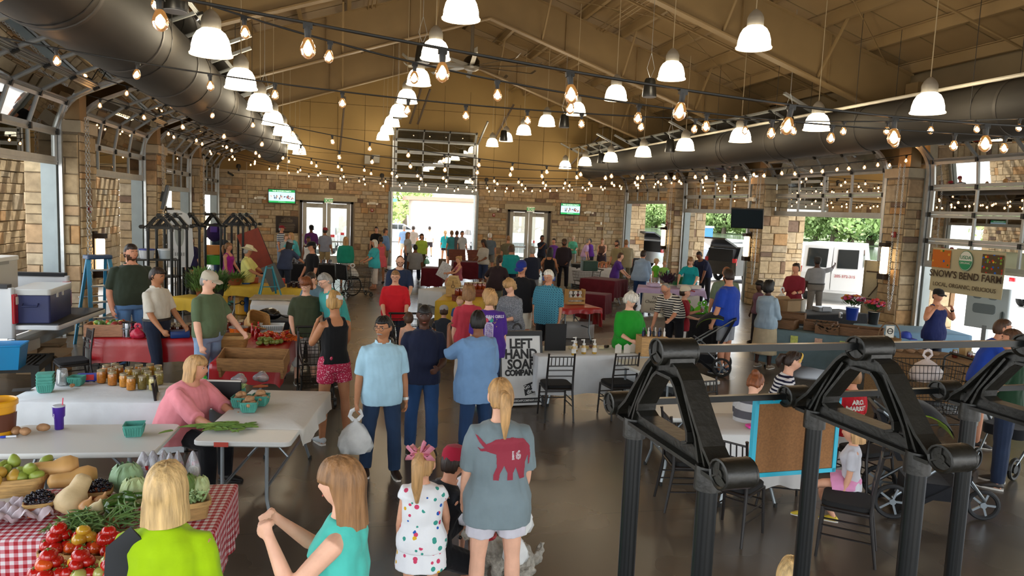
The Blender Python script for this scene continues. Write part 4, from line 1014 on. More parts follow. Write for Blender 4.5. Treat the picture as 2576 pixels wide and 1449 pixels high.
P('purple','curly-haired woman seen from behind in a purple printed T-shirt',(2.041,10.089),172,1.62,'p','f',w=1.15,fat=.35,top='#4b2a86',slv=.55,loose=.02,hem=.74,bot=('pants','#243a5e'),hair=('curly','straw',.1),shoe='#3ab4c4',head=(4,30))
P('redback','short-haired woman seen from behind in a coral red top left of the purple T-shirt',(1.86,10.752),178,1.60,'p','f',w=1.05,fat=.2,top='#b83a48',slv=.55,bot=('pants','#c9c4bc'),hair=('curly','sandy',.1))
P('fairboy','fair-haired boy peering out beside the yellow tablecloth',(2.224,13.847),-20,1.05,'p','m',hk=1.3,top='#3a5a8a',bot=('shorts','#4a4a50'),hair=('short','straw',.1))
P('capkid','squatting boy seen from behind in a dark T-shirt and a grey-backed cap',(1.924,13.792),175,1.45,'p','m',hk=1.1,top='#323a46',bot=('shorts','#7d786e',.5),hair=('short','brown',.1),hat=('cap','#a6a6a8'),ll=(100,12,-60),rl=(100,12,-60),sit=.2,drop=.05,lean=28,la=(55,6,70,-4),ra=(55,6,70,-4))
PRINT=pattern('pink_speckle','speckle','#a82a48','#e8c8cc',60)
P('visor','slim woman in a black racer tank, pink running shorts and a white visor',(-0.063,8.595),205,1.75,'t','f',w=.92,top='#121214',tank=True,hem=.93,bot=('shorts',PRINT,.27),hair=('high','blond',.03),hat=('visor','#c9cdd2'),la=(28,16,155,-24),ra=(24,12,140,-30),shoe='#b4bcc0',head=(12,-34),ll=(4,3,0),rl=(-3,5,-4))
P('olivewoman','auburn short-haired woman with glasses in an olive ruffled blouse and white capris',(-0.521,11.608),12,1.60,'p','f',w=1.1,fat=.25,top='#3d4430',slv=.45,loose=.015,hem=.78,bot=('capri','#cfcbc8'),hair=('curly','red',.1),specs='clear',la=(-2,12,20,4),ra=(8,14,30,-6),shoe='#4a3428',head=(16,-28))
P('tealman','grey-haired bespectacled man in a teal shirt leaning left behind the visor woman',(-0.036,11.523),-60,1.74,'p','m',w=1.05,fat=.2,top='#45a5a0',collar='#45a5a0',slv=.47,loose=.01,bot=('pants','#20222a'),hair=('short','grey',.1),specs='clear',lean=26,head=(20,0))
P('browntop','brown-haired person in white and slate stooping at the jam table',(-0.391,13.131),-20,1.66,'p','f',top='#5d7480',slv=.5,bot=('pants','#1d2026'),hair=('short','dbrown',.1),lean=38,head=(28,-10),la=(30,8,40,0),ra=(30,8,40,0))
P('redwoman','woman with sunglasses pushed up in a bright red top pushing a cart',(0.95,13.283),-4,1.60,'f','f',w=1.22,fat=.45,top='#c8202a',slv=.62,hem=.78,bot=('pants','#2a3040'),hair=('up','sandy',.1),specs='clear',la=(30,8,50,-6),ra=(28,8,48,-8),head=(16,-6))
P('navybald','balding bearded man with glasses in a navy shirt looking down behind the red top',(1.183,15.595),4,1.74,'p','m',w=1.08,fat=.3,top='#2b3650',slv=.6,hem=.82,bot=('pants','#2a2c34'),hair=('bald','brown',.1),beard='brown',specs='clear',lean=16,head=(32,-4),la=(18,8,60,-14),ra=(16,8,46,-10))
P('cartchild','bare-shouldered small child sitting in the cart of the woman in red',(1.014,11.187),165,.95,'f','m',hk=1.5,top='#c9a08a',tank=True,bot=('shorts','#8a8f98',.4),hair=('short','brown',.1),sit=.62,ll=(75,12,10),rl=(75,12,10),shoe=None)
# --- left vendors
P('olivepolo','big dark-bearded man in an olive polo shirt standing by the blue ladder',(-3.283,12.808),34,1.97,'w','m',w=1.22,fat=.6,top='#2f382c',collar='#2f382c',slv=.5,hem=.90,bot=('pants','#5a80ac'),hair=('short','dbrown',.1),beard='brown',head=(4,10),la=(4,10,26,-12),ra=(-2,12,14,-4))
P('whitevendor','tanned man in an off-white shirt and dark jeans reaching over the red table',(-2.574,11.313),62,1.76,'t','m',w=1.0,fat=.2,top='#c8c2b4',collar='#c8c2b4',slv=.48,hem=.98,bot=('pants','#1c2334'),hair=('short','dbrown',.1),la=(22,6,46,-4),ra=(18,6,44,0),belt='#1d1610',ll=(-6,4,-24),rl=(14,4,2),head=(18,4))
P('greenvendor','heavy man in a sage green T-shirt, pale jeans and a tan cap reaching for peppers',(-1.737,10.429),62,1.78,'p','m',w=1.12,fat=.55,top='#56664a',slv=.5,hem=.90,bot=('pants','#8098b4'),hair=('short','grey',.1),hat=('cap','#b3aa98'),la=(34,6,46,0),ra=(6,8,14,2),head=(16,0),shoe='#2a2420')
P('pinkseat','blonde woman in a pink T-shirt sitting with folded hands at the white table',(-1.523,7.527),66,1.64,'w','f',w=1.25,fat=.55,top='#e08a92',slv=.62,loose=.03,hem=.84,bot=('pants','#141418'),hair=('bob','straw',.12),sit=.44,ll=(82,8,-4),rl=(82,8,2),lean=24,la=(50,4,78,-26),ra=(46,6,80,14),shoe='#1c1917',head=(4,16),grip=1.2)
P('cowboy','man in a straw cowboy hat, pale yellow shirt and blue jeans',(-2.225,18.81),78,1.62,'t','m',w=1.1,fat=.45,top='#cfcb78',collar='#cfcb78',slv=.5,hem=.82,bot=('pants','#3c62a0'),hair=('short','grey',.1),hat=('cowboy','#d3c7a4'),la=(40,6,72,0),ra=(36,6,68,0),head=(12,6))
P('navyvendor','bald man with sunglasses on his head in a dark navy T-shirt with crossed arms',(-3.727,24.659),40,1.76,'w','m',w=1.12,fat=.4,top='#1e2c3a',slv=.5,bot=('pants','#2a3a55'),hair=('buzz','grey',.1),specs='up',la=(18,10,92,-48),ra=(18,10,88,-52))
P('magenta','ponytailed woman in a magenta tank top and black shorts',(-2.916,20.582),64,1.6,'w','f',w=.95,top='#9a1f80',tank=True,hem=.80,bot=('shorts','#15151a',.26),hair=('pony','sandy',.18),la=(20,6,40,0),ra=(8,6,12,0),shoe='#5aa8a0',head=(8,16))
P('purplelady','woman in a dark indigo shirt half hidden behind the black posts',(-4.254,22.846),30,1.62,'p','f',top='#2a2850',slv=.6,bot=('pants','#22242c'),hair=('long','brown',.2))
STRP=pattern('navy_stripe_polo','stripes','#d9dee2','#3a4a6a',14)
P('stripepolo','man in a red cap and a striped polo shirt left of the far double door',(-2.345,30.683),60,1.76,'w','m',fat=.3,top=STRP,slv=.5,hem=.98,bot=('pants','#7d8fa8'),hair=('short','grey',.1),hat=('cap','#7d1f2a'),belt='#1a1612')
P('aquablond','blonde woman in a light aqua T-shirt bending beside the striped polo',(-1.66,27.665),-50,1.64,'f','f',w=1.1,fat=.2,top='#53b4c0',slv=.55,loose=.02,bot=('pants','#8a8f98'),hair=('bob','straw',.12),lean=18,la=(30,8,60,-10),ra=(40,8,70,-6))
P('greykid','sandy-haired child between the striped polo and the aqua T-shirt',(-2.046,28.849),40,1.5,'p','m',top='#a8b4b8',slv=.5,bot=('pants','#5a6470'),hair=('short','sandy',.1))
P('slatewoman','person in a slate blue shirt and a grey cap leaning over the jam stall',(-1.591,22.003),150,1.68,'w','f',w=1.12,fat=.3,top='#3c4660',slv=.5,bot=('pants','#2b3240'),hair=('long','black',.16),hat=('cap','#9a9ca0'),lean=30,la=(60,14,80,0),ra=(40,20,60,10))
P('blackcap','young man in a black printed T-shirt and black cap facing left',(-0.713,19.102),-58,1.76,'w','m',w=1.0,top='#131316',slv=.5,bot=('pants','#26282e'),hair=('short','dbrown',.1),hat=('cap','#17171a'),la=(6,8,20,0),ra=(10,8,30,0),head=(10,0))
P('violetman','black man in a plum shirt and black cap before the left double door',(-1.217,31.133),12,1.80,'m','m',top='#5c2a6a',slv=1.0,bot=('pants','#22242e'),hair=('buzz','black',.1),hat=('cap','#15151a'),la=(18,8,70,-8),ra=(14,8,60,-10),head=(22,0))
P('khakiback','man in a grey T-shirt, red cap and khaki shorts seen from behind',(-0.63,29.435),160,1.78,'t','m',top='#8c90a0',slv=.5,bot=('shorts','#a08c68',.5),hair=('short','dbrown',.1),hat=('cap','#8c2c36'),shoe='#8a7a60')
P('whitetop','dark-haired woman in a white sleeveless top before the left double door',(-1.123,26.478),0,1.56,'m','f',top='#d8d6d2',tank=True,bot=('skirt','#d8d6d2',.5),hair=('bun','black',.1))
P('seagreen','blonde woman seen from behind in a sea green blouse and white shorts',(0.132,25.095),178,1.64,'f','f',w=1.1,fat=.2,top='#1f8a74',slv=.85,loose=.04,hem=.84,bot=('shorts','#d8d6d0',.26),hair=('long','straw',.16),shoe='#8a5a40')
P('turquoise','white-haired woman in a turquoise T-shirt leaning on a walker',(1.069,24.629),-76,1.60,'w','f',w=1.08,fat=.25,top='#3fb2bc',slv=.55,loose=.025,hem=.74,bot=('capri','#d4ccc4',.9),hair=('long','white',.13),la=(30,6,60,0),ra=(30,6,60,0),shoe='#9a6a50')
P('coral','dark-haired woman in a coral dress behind the turquoise T-shirt',(1.345,26.396),-160,1.64,'t','f',top='#d8606a',tank=True,bot=('dress','#d8606a',.45),hair=('bun','dbrown',.1))
P('skyshirt','man in a sky blue shirt right of the far left doors',(1.79,31.396),60,1.76,'w','m',fat=.3,top='#6d90c0',slv=.5,bot=('shorts','#8a7a60',.5),hair=('short','brown',.1))
P('blacktee','young man in a black T-shirt and glasses right of the far left doors',(1.517,33.755),-10,1.76,'w','m',top='#17171a',slv=.5,bot=('pants','#24262e'),hair=('short','black',.1))
P('seatgrey','man in a heather grey printed T-shirt sitting with his back turned',(2.624,26.954),178,1.76,'m','m',w=1.1,fat=.2,top='#8a8c90',slv=.5,bot=('pants','#2a3040'),hair=('buzz','black',.1),sit=.46,ll=(85,8,0),rl=(85,8,0))
P('longhair','long-haired woman in a pale grey top in the bright doorway',(2.675,30.839),50,1.66,'w','f',top='#a8acb0',slv=.4,bot=('pants','#3a4050'),hair=('long','sandy',.22))
P('lime','woman in a lime green top with a shoulder bag in the bright doorway',(3.232,30.632),0,1.62,'w','f',fat=.2,w=1.1,top='#a6c24a',slv=.5,loose=.02,bot=('capri','#5a5040'),hair=('bob','brown',.1))
# --- far doorway and beyond
P('greyout','man in a taupe shirt outside the big doorway',(3.608,38.401),170,1.78,'w','m',top='#8a8078',bot=('shorts','#6a6a70',.5),hair=('short','dbrown',.1))
P('crossbody','woman in a cream blouse with a crossbody strap outside the big doorway',(4.841,41.743),175,1.70,'w','f',top='#d4cdb8',slv=.6,bot=('shorts','#2a2426',.45),hair=('bun','dbrown',.1))
P('tealgirl','ponytailed woman in a teal top and black shorts walking away through the doorway',(5.022,36.514),178,1.66,'t','f',top='#1f9aa4',slv=.5,bot=('shorts','#2a2022',.3),hair=('pony','straw',.25),shoe='#1c1917')
P('bluepoloout','man in a blue polo shirt far outside the big doorway',(3.152,38.571),-170,1.78,'w','m',top='#7d9cc8',bot=('shorts','#c0b8a8',.5),hair=('short','grey',.1))
for i_,(px,cl) in enumerate((( (6.713,43.752),'#5a6068'),((6.506,40.501),'#b8bcc0'),((6.242,42.649),'#3f8a94'))):
    P('out%d' % i_,['shopper in a slate top farthest outside the big doorway','shopper in white at the right edge of the big doorway, outside','shopper in teal far outside the big doorway'][i_],px,(160,20,190)[i_],1.7,'w','fmf'[i_],top=cl,bot=('shorts','#50545c',.5),hair=('short',('brown','dbrown','sandy')[i_],.1))
P('papergirl','bare-armed blonde girl sitting reading a newspaper',(3.667,23.258),-78,1.45,'f','f',hk=1.12,top='#a85a68',tank=True,bot=('shorts','#7a3a50',.4),hair=('bun','straw',.1),sit=.46,ll=(85,8,0),rl=(85,8,0),la=(40,6,84,-4),ra=(40,6,80,-4),head=(14,0))
# --- middle right crowd
P('silvertee','long-dark-haired woman in a silver grey T-shirt and denim capris',(4.892,25.488),-55,1.68,'m','f',w=1.1,fat=.25,top='#b4b0a8',slv=.55,bot=('capri','#2e3a58',.7),hair=('long','dbrown',.2),la=(16,8,66,-10),ra=(16,8,70,-10),head=(22,0),shoe='#2a3040')
P('greyback','grey-haired man in a faded slate shirt seen from behind',(6.027,30.162),170,1.76,'w','m',fat=.3,top='#5d6a76',bot=('shorts','#7a7a78',.5),hair=('short','white',.1))
P('oliveback','man in an olive drab shirt seen from behind left of the right double door',(6.26,27.713),175,1.76,'w','m',fat=.3,top='#6a6652',bot=('pants','#55503f'),hair=('buzz','sandy',.1))
P('plumbraid','long-braided woman in a dark brown top leaning with a hand on her hip',(3.652,17.526),150,1.66,'p','f',w=1.1,fat=.2,top='#2c2024',slv=.5,bot=('pants','#55584c'),hair=('pony','dbrown',.3),lean=16,side=-8,la=(10,40,60,-40),ra=(10,14,20,0))
P('tealback','woman in a teal batwing top with a maroon shoulder bag seen from behind',(5.107,22.16),176,1.66,'w','f',w=1.15,fat=.3,top='#1f8f92',slv=.8,loose=.04,bot=('pants','#232c40'),hair=('bob','brown',.07),la=(10,20,20,0),ra=(10,20,20,0))
P('bluecap','man in a royal blue baseball cap, black polo and khaki shorts',(3.277,13.273),-20,1.82,'w','m',w=1.08,fat=.3,top='#17171b',collar='#17171b',slv=.5,bot=('shorts','#cfc8b8',.5),hair=('short','dbrown',.1),hat=('cap','#22307e'),head=(24,-14),shoe='#c8c4bc')
P('navygrey','man with grey hair in a dark navy T-shirt seen from behind',(5.212,19.934),-160,1.76,'w','m',w=1.1,fat=.35,top='#1c2030',slv=.5,bot=('shorts','#74767a',.5),hair=('short','grey',.1),head=(0,-20))
P('blacktank','dark-haired woman in a black tank top and cornflower blue shorts',(6.103,21.265),150,1.68,'t','f',fat=.15,top='#15151a',tank=True,bot=('shorts','#5470c8',.3),hair=('long','black',.16),hat=None,la=(4,34,40,-20),ra=(30,6,60,0))
P('dcboy','young man in a dark T-shirt eating beside the right double door',(8.357,30.44),20,1.72,'m','m',top='#1d2230',bot=('shorts','#2a2c34',.5),hair=('short','black',.1),ra=(40,8,140,-16))
P('violetwoman','woman in a violet top facing left by the right double door',(8.745,29.931),-40,1.62,'w','f',fat=.2,top='#6a3f9a',slv=.5,bot=('pants','#2a2a38'),hair=('bun','black',.1))
P('jacketman','bearded man in a dark patterned jacket and brown hat with a shoulder bag',(7.875,25.624),-12,1.78,'m','m',w=1.08,fat=.25,top='#2a2228',slv=1.,hem=.78,bot=('pants','#12121a'),hair=('short','black',.1),hat=('cap','#4a3a2a'),beard='black',la=(6,10,40,-30),ra=(6,10,20,-10))
P('mint','older woman in a mint green top and pale cap behind the far stall',(11.072,34.595),-6,1.66,'p','f',top='#58b496',slv=.5,bot=('pants','#b0b0a8'),hair=('short','white',.1),hat=('cap','#d4c0a4'),la=(16,8,80,-20),ra=(16,8,80,-20))
P('lavender','grey-haired woman in a lavender top bending behind the far stall',(10.654,31.614),60,1.62,'p','f',top='#c8a8d0',slv=.5,bot=('pants','#8a8a98'),hair=('short','grey',.1),lean=24)
P('purpleback','dark-haired person in a purple T-shirt at the lace-clothed far stall',(11.229,32.299),-150,1.58,'t','f',top='#6a38a0',slv=.5,bot=('pants','#3a3a48'),hair=('short','black',.1),lean=12)
P('browntank','woman in a brown sleeveless top folding a cloth behind the far stall',(11.716,32.149),-30,1.62,'p','f',top='#6a5248',tank=True,bot=('skirt','#3a3038',.6),hair=('up','sandy',.1),head=(24,0),la=(16,8,70,-10),ra=(16,8,70,-10))
P('beardkhaki','bearded man in a khaki shirt facing left before the far right corner',(10.198,26.352),-60,1.76,'w','m',top='#8f8462',slv=.5,bot=('pants','#7a6f55'),hair=('short','dbrown',.1),beard='brown')
P('khakiman','tall man in a loose tan shirt seen from behind in the far right corner',(10.576,26.378),170,1.80,'w','m',fat=.3,w=1.1,top='#9a8f72',slv=.6,loose=.02,hem=.72,bot=('pants','#7c7258'),hair=('buzz','sandy',.1))
P('purplecart','short-haired woman in a purple T-shirt and beige trousers bending over a cart',(8.4,21.812),60,1.58,'p','f',w=1.05,fat=.2,top='#4f2d80',slv=.5,hem=.82,bot=('pants','#b4a68e'),hair=('short','brown',.1),lean=22,la=(30,6,50,0),ra=(30,6,50,0),shoe='#b0a898')
P('chambray','stout person in a pale chambray shirt and blue jeans leaning on the lavender cloth',(8.853,20.812),128,1.70,'w','f',w=1.25,fat=.5,top='#8ba2bd',collar='#8ba2bd',slv=.62,loose=.02,hem=.80,bot=('pants','#24406a'),hair=('short','dbrown',.1),lean=14,la=(34,6,34,-4),ra=(10,8,14,0))
P('tealseller','woman in a teal T-shirt leaning over the lavender-clothed stall',(9.833,19.509),-28,1.66,'p','f',w=1.08,fat=.25,top='#17969c',slv=.5,bot=('pants','#22304a'),hair=('long','sandy',.16),lean=26,head=(22,4),la=(30,10,50,-14),ra=(34,26,40,4))
P('navybend','man in a navy T-shirt bending over behind the teal T-shirt',(11.39,21.523),-70,1.78,'m','m',w=1.15,fat=.4,top='#1e2440',slv=.5,bot=('pants','#22242c'),hair=('buzz','black',.1),lean=42,la=(20,6,20,0),ra=(20,6,20,0))
P('sagebald','balding man in a grey-green T-shirt seen from behind beside the blue T-shirt',(7.8,13.827),170,1.76,'w','m',w=1.15,fat=.4,top='#6c7a64',slv=.55,bot=('shorts','#d0c8b8',.5),hair=('buzz','red',.1))
P('redboy','boy in a maroon T-shirt and cream cap holding a cup of red drink',(6.413,12.889),62,1.42,'p','m',hk=1.12,top='#8c1c28',slv=.55,loose=.01,hem=.74,bot=('shorts','#d8d4cc',.5),hair=('short','dbrown',.1),hat=('cap','#d8cfb8','#8c1c28'),la=(20,8,110,-8),ra=(16,8,80,-4),head=(0,8))
P('bluetee','bearded man in a royal blue T-shirt, grey shorts and blue trainers pushing a stroller',(6.785,11.923),-142,1.86,'w','m',w=1.18,fat=.45,top='#1f3f9e',slv=.5,loose=.015,hem=.80,bot=('shorts','#8f9298',.5),hair=('short','dbrown',.1),beard='dbrown',la=(10,10,16,2),ra=(22,12,40,0),shoe='#1d3048',head=(14,-34))
P('shortgirl','black child with short hair beside the woman in pale denim',(9.201,14.812),-80,1.36,'b','f',hk=1.15,top='#6a4a5a',slv=.3,bot=('pants','#3a3a44'),hair=('curly','black',.1))
P('denim','black woman in a pale denim jacket and beige skirt holding a white bag',(7.83,12.309),120,1.62,'b','f',w=1.0,top='#93a8b8',slv=.85,loose=.015,hem=.80,bot=('skirt','#b6a88c',.80),hair=('curly','black',.1),la=(16,8,80,0),ra=(10,10,60,-10),shoe='#8a7a68')
P('apron','young vendor with a topknot in a raglan T-shirt and dark apron behind the crates',(10.586,15.556),-50,1.76,'w','m',w=.95,top='#7c2430',slv=.62,bot=('pants','#22242e'),hair=('bun','dbrown',.1),la=(18,6,86,-14),ra=(18,6,86,-10),head=(4,-10))
P('vanman','black man in a grey T-shirt and cap with one arm against the white van',(13.014,18.137),170,1.78,'b','m',w=1.15,fat=.35,top='#8c8e92',slv=.55,hem=.98,bot=('pants','#75706a'),hair=('buzz','black',.1),hat=('cap','#3a3836'),belt='#17140f',ra=(110,60,120,40),la=(6,10,12,0))
P('navytank','woman in a black cap and navy tank top with both hands at her neck',(10.52,11.156),4,1.64,'w','f',w=1.12,fat=.2,top='#1f2858',tank=True,hem=.78,bot=('pants','#2b2f3c'),hair=('bun','black',.1),hat=('cap','#1d1c1c'),la=(26,36,166,-30),ra=(26,36,166,-30),head=(6,-16))
P('kidone','small child in a lime shirt and tan cap outside beyond the flower vase',(10.956,24.395),20,1.2,'p','m',hk=1.25,top='#6ab83a',slv=.4,bot=('shorts','#c8c4bc',.4),hair=('short','straw',.1),hat=('cap','#c0a078'))
P('kidtwo','small fair child outside right of the child in the tan cap',(11.189,24.193),-20,1.15,'p','m',hk=1.25,top='#8ac060',slv=.4,bot=('shorts','#a8a49c',.4),hair=('short','straw',.1))
P('greenlady','white-haired woman in a bright green top examining soap',(4.285,10.419),12,1.58,'p','f',w=1.12,fat=.4,top='#1f8c28',slv=.7,loose=.02,hem=.82,bot=('pants','#b8ac98'),hair=('curly','white',.1),la=(14,12,66,-26),ra=(14,14,62,-30),head=(34,2))
STR2=pattern('thin_stripe_polo','stripes','#d6cfc2','#2a2a2e',22)
P('stripebald','balding man in a cream and black striped polo stooping over the soap stall',(6.164,12.732),-58,1.66,'w','m',w=1.1,fat=.35,top=STR2,collar='#c8bfae',slv=.55,hem=.92,bot=('pants','#15151a'),hair=('bald','grey',.1),lean=48,head=(24,0),la=(30,8,70,10),ra=(10,6,24,0),specs='clear')
PLAID=pattern('teal_plaid','plaid','#3d7f98','#2c627c',24,c3='#5694a8')
P('plaid','elderly man in a blue plaid shirt and black shorts looking left',(3.643,12.679),-40,1.72,'w','m',w=1.1,fat=.35,top=PLAID,collar='#3d7f98',slv=.55,loose=.015,hem=.76,bot=('shorts','#15151a',.56),hair=('short','white',.1),specs='clear',head=(18,-16),la=(0,8,8,0),ra=(0,8,8,0))
GPR=pattern('grey_print','speckle','#70747c','#b8bcc4',70)
P('greyprint','sandy-haired woman in a grey printed blouse with a grey handbag',(2.786,11.841),-52,1.62,'p','f',w=1.08,fat=.25,top=GPR,slv=.7,loose=.02,hem=.82,bot=('capri','#dcdade'),hair=('curly','straw',.1),la=(14,8,80,-26),ra=(14,8,80,-26),head=(32,0),lean=8)
# --- right foreground
NST=pattern('navy_white_tee','stripes','#d9d8da','#1a1c34',24)
P('navystripe','woman with a yellow hairband in a navy striped T-shirt sitting at the craft table',(4.929,7.415),66,1.64,'p','f',w=1.0,top=NST,slv=.42,bot=('shorts','#5a5a60',.5),hair=('pony','dbrown',.07),sit=.46,ll=(82,6,0),rl=(82,6,4),lean=16,head=(22,10),la=(30,6,70,-10),ra=(24,6,60,-6),shoe='#15151a')
GST=pattern('grey_wide_stripe','stripes','#b4b4b6','#55555c',7)
P('greystripe','girl with a messy red-brown bun in a grey striped top bending over the craft table',(4.02,6.566),128,1.50,'p','f',hk=1.08,top=GST,slv=.9,bot=('pants','#22242c'),hair=('bun','red',.1),sit=.46,ll=(82,6,0),rl=(82,6,0),lean=30,head=(26,0),la=(30,6,70,-8),ra=(30,6,70,-8))
P('redkid','short-haired child in a red market T-shirt seen through the arch of the black rack',(5.545,6.941),186,1.45,'w','m',hk=1.1,top='#b81c28',slv=.5,bot=('shorts','#3a3a44',.5),hair=('short','sandy',.1),sit=.44,ll=(82,6,0),rl=(82,6,0))
P('curlygirl','curly-haired girl in a pale tulle skirt and yellow sandals kneeling on a chair',(4.398,5.42),-128,1.12,'f','f',hk=1.25,top='#c8c8d0',slv=.4,bot=('skirt','#d890b8',.3),hair=('bob','straw',.1),sit=.46,ll=(85,6,10),rl=(60,10,-30),shoe='#c8b030')
P('bluefar','brown-haired person in a blue T-shirt and grey shorts bending at the right-hand stall',(8.032,7.694),60,1.66,'w','f',top='#1f3f9a',slv=.55,bot=('shorts','#a8a8a4',.5),hair=('short','brown',.1),lean=24,la=(40,6,50,0),ra=(30,6,50,0))
P('greenfar','person in a dark green T-shirt at the right edge seen from behind',(7.043,6.377),-140,1.70,'w','m',w=1.1,fat=.3,top='#16321e',slv=.5,bot=('pants','#1f2a40'),hair=('short','brown',.1),la=(20,10,60,-10),ra=(20,10,60,-10))
P('tinyblond','top of a small blonde head at the bottom edge near the black posts',(2.355,3.281),120,.95,'f','f',hk=1.5,top='#c8b8c8',slv=.3,bot=('dress','#c8b8c8',.4),hair=('short','lblond',.1))

# ================================================================ furniture builders
WHITEP=plain('#d6d6d2',.4); STEEL=plain('#8b9296',.35,metal=.6); BLKW=plain('#17110f',.38)
def frame2(A,B,C=None,W=None):
    """table frame from front-left A, front-right B (world xy) and a back-right corner C or a depth W: centre, angle, length, width"""
    A=np.array(A,float); B=np.array(B,float); u=B-A; L=np.linalg.norm(u); u /= L; v=np.array((-u[1],u[0]))
    if W is None: W=float((np.array(C)-B) @ v)
    c=(A+B)/2+v*W/2; return c,math.atan2(u[1],u[0]),L,W
def folding_table(c,rz,L,W,label,h=.74,col='#cfd0cb',group=None):
    t=thing('folding_table',label,'table',(c[0],c[1],0),rz,group)
    MB().rbox((0,0,h-.022),(L,W,.044),.06,k=4).build('tabletop',plain(col,.38),t)
    MB().rbox((0,0,h-.052),(L-.08,W-.08,.016),.05).build('apron',plain('#8d918f',.5),t)
    for s in (-1,1):
        x=s*(L/2-.22); lg=MB()
        for e in (-1,1): lg.tube([(x,e*(W/2-.1),h-.06),(x,e*(W/2-.1),.2),(x+s*.05,e*(W/2-.06),.01)],.016,8)
        lg.tube([(x,-W/2+.1,.3),(x,W/2-.1,.3)],.014,8).tube([(x-s*.32,0,h-.07),(x,0,.31)],.012,8); lg.build('leg',STEEL,t)
        for e in (-1,1): MB().cyl((x+s*.05,e*(W/2-.06),0),.02,.04,8).build('foot_cap',BLK,t)
    return t
def table_cloth(c,rz,L,W,m,label,drop=(.3,.3,.3,.3),h=.75,cat='tablecloth',fold=.02,over=.015,group=None,seed=0):
    """cloth with soft hanging folds; drop = front, right, back, left"""
    rs=np.random.RandomState(seed+3); L2,W2=L/2+over,W/2+over; pts=[]; n=26
    def edge(a,b): return [(a[0]+(b[0]-a[0])*i/n,a[1]+(b[1]-a[1])*i/n) for i in range(n)]
    cs=[(-L2,-W2),(L2,-W2),(L2,W2),(-L2,W2)]; ring=sum((edge(cs[i],cs[(i+1) % 4]) for i in range(4)),[]); N=len(ring); R=np.array(ring)
    out=np.array([(0,-1)]*n+[(1,0)]*n+[(0,1)]*n+[(-1,0)]*n,float); dr=np.repeat(drop,n).astype(float)
    for k in range(4): i=k*n; out[i]=(out[i]+out[i-1])/1.2; dr[i]=max(drop[k],drop[k-1])*1.02
    ph=rs.uniform(0,6.28,4); s=np.arange(N); wv=np.sin(s*.9+ph[0])*.6+np.sin(s*.47+ph[1])*.5+np.sin(s*1.7+ph[2])*.3
    rows=[np.c_[R*.5,np.full(N,h)],np.c_[R,np.full(N,h)],np.c_[R+out*.012,np.full(N,h-.012)]]
    for f in (.35,.7,1.0): rows.append(np.c_[R+out*(.012+.015*f+fold*f*wv[:,None]),h-.012-np.maximum(dr,.015)*f+(f==1)*.012*np.sin(s*.6+ph[3])])
    b=MB().loft(rows,cap=False); b.f.append(tuple(range(N)))
    o=b.build('tablecloth',m,None,(c[0],c[1],0),rz,smooth=70); return tag(o,label,cat,group)
def onto(c,rz,x,y,z=.755): return (c[0]+cos(rz)*x-sin(rz)*y,c[1]+sin(rz)*x+cos(rz)*y,z)
def chiavari():
    t=thing('chiavari_chair'); b=MB()
    for x in (-.18,.18):
        MB().tube([(x,-.18,.44),(x*1.08,-.2,.0)],[.016,.012],8).build('leg',BLKW,t)
        MB().tube([(x*1.1,.25,0),(x,.185,.42),(x,.19,.6),(x*.98,.235,.91),(x*.98,.24,.93)],[.012,.016,.015,.012,.016],8).build('leg',BLKW,t)
    MB().rbox((0,0,.435),(.40,.40,.03),.05).build('seat_frame',BLKW,t); MB().rbox((0,-.005,.47),(.39,.38,.045),.07).build('seat_cushion',plain('#0f0f10',.9),t)
    for z,y in ((.885,.228),(.76,.213),(.70,.205),(.62,.196)): MB().tube([(-.18,y,z),(.18,y,z)],.009,7).build('back_rail',BLKW,t)
    for i in range(6): x=-.135+i*.054; MB().tube([(x,.213,.76),(x,.228,.885)],.0065,6).build('spindle',BLKW,t)
    for z in (.2,.28):
        q=MB()
        for e in (-1,1): q.tube([(e*.185,-.19,z),(e*.19,.215,z)],.008,6)
        q.tube([(-.185,-.19,z+.03),(.185,-.19,z+.03)],.008,6); q.build('stretcher',BLKW,t)
    return t
CH0=chiavari(); CH_USED=[0]
def chair(xy,face,label):
    o=CH0 if not CH_USED[0] else dup(CH0); CH_USED[0]=1; o.location=(xy[0],xy[1],0); o.rotation_euler=(0,0,rad(face)); return tag(o,label,'chair')
WOOD={}
def woodm(col): return mat('wood_'+col,col,.65,var=.28,vscale=9,bump=.25,bscale=30,stretch=(1,8,8))
def crate(p,rz,d,label,col='#8a6744',tilt=0,cat='crate',slats=2,group=None,th=.014):
    t=thing('wooden_crate',label,cat,p,rz,group); t.rotation_euler=(tilt,0,rz); x,y,z=d; m=woodm(col)
    MB().box((0,0,th/2),(x,y,th)).build('base',m,t); sh=z/slats
    for k in range(slats):
        for e in (-1,1):
            MB().box((0,e*(y/2-th/2),th+sh*(k+.47)),(x,th,sh*.94)).build('slat',m,t); MB().box((e*(x/2-th/2),0,th+sh*(k+.47)),(th,y-2*th,sh*.94)).build('slat',m,t)
    return t
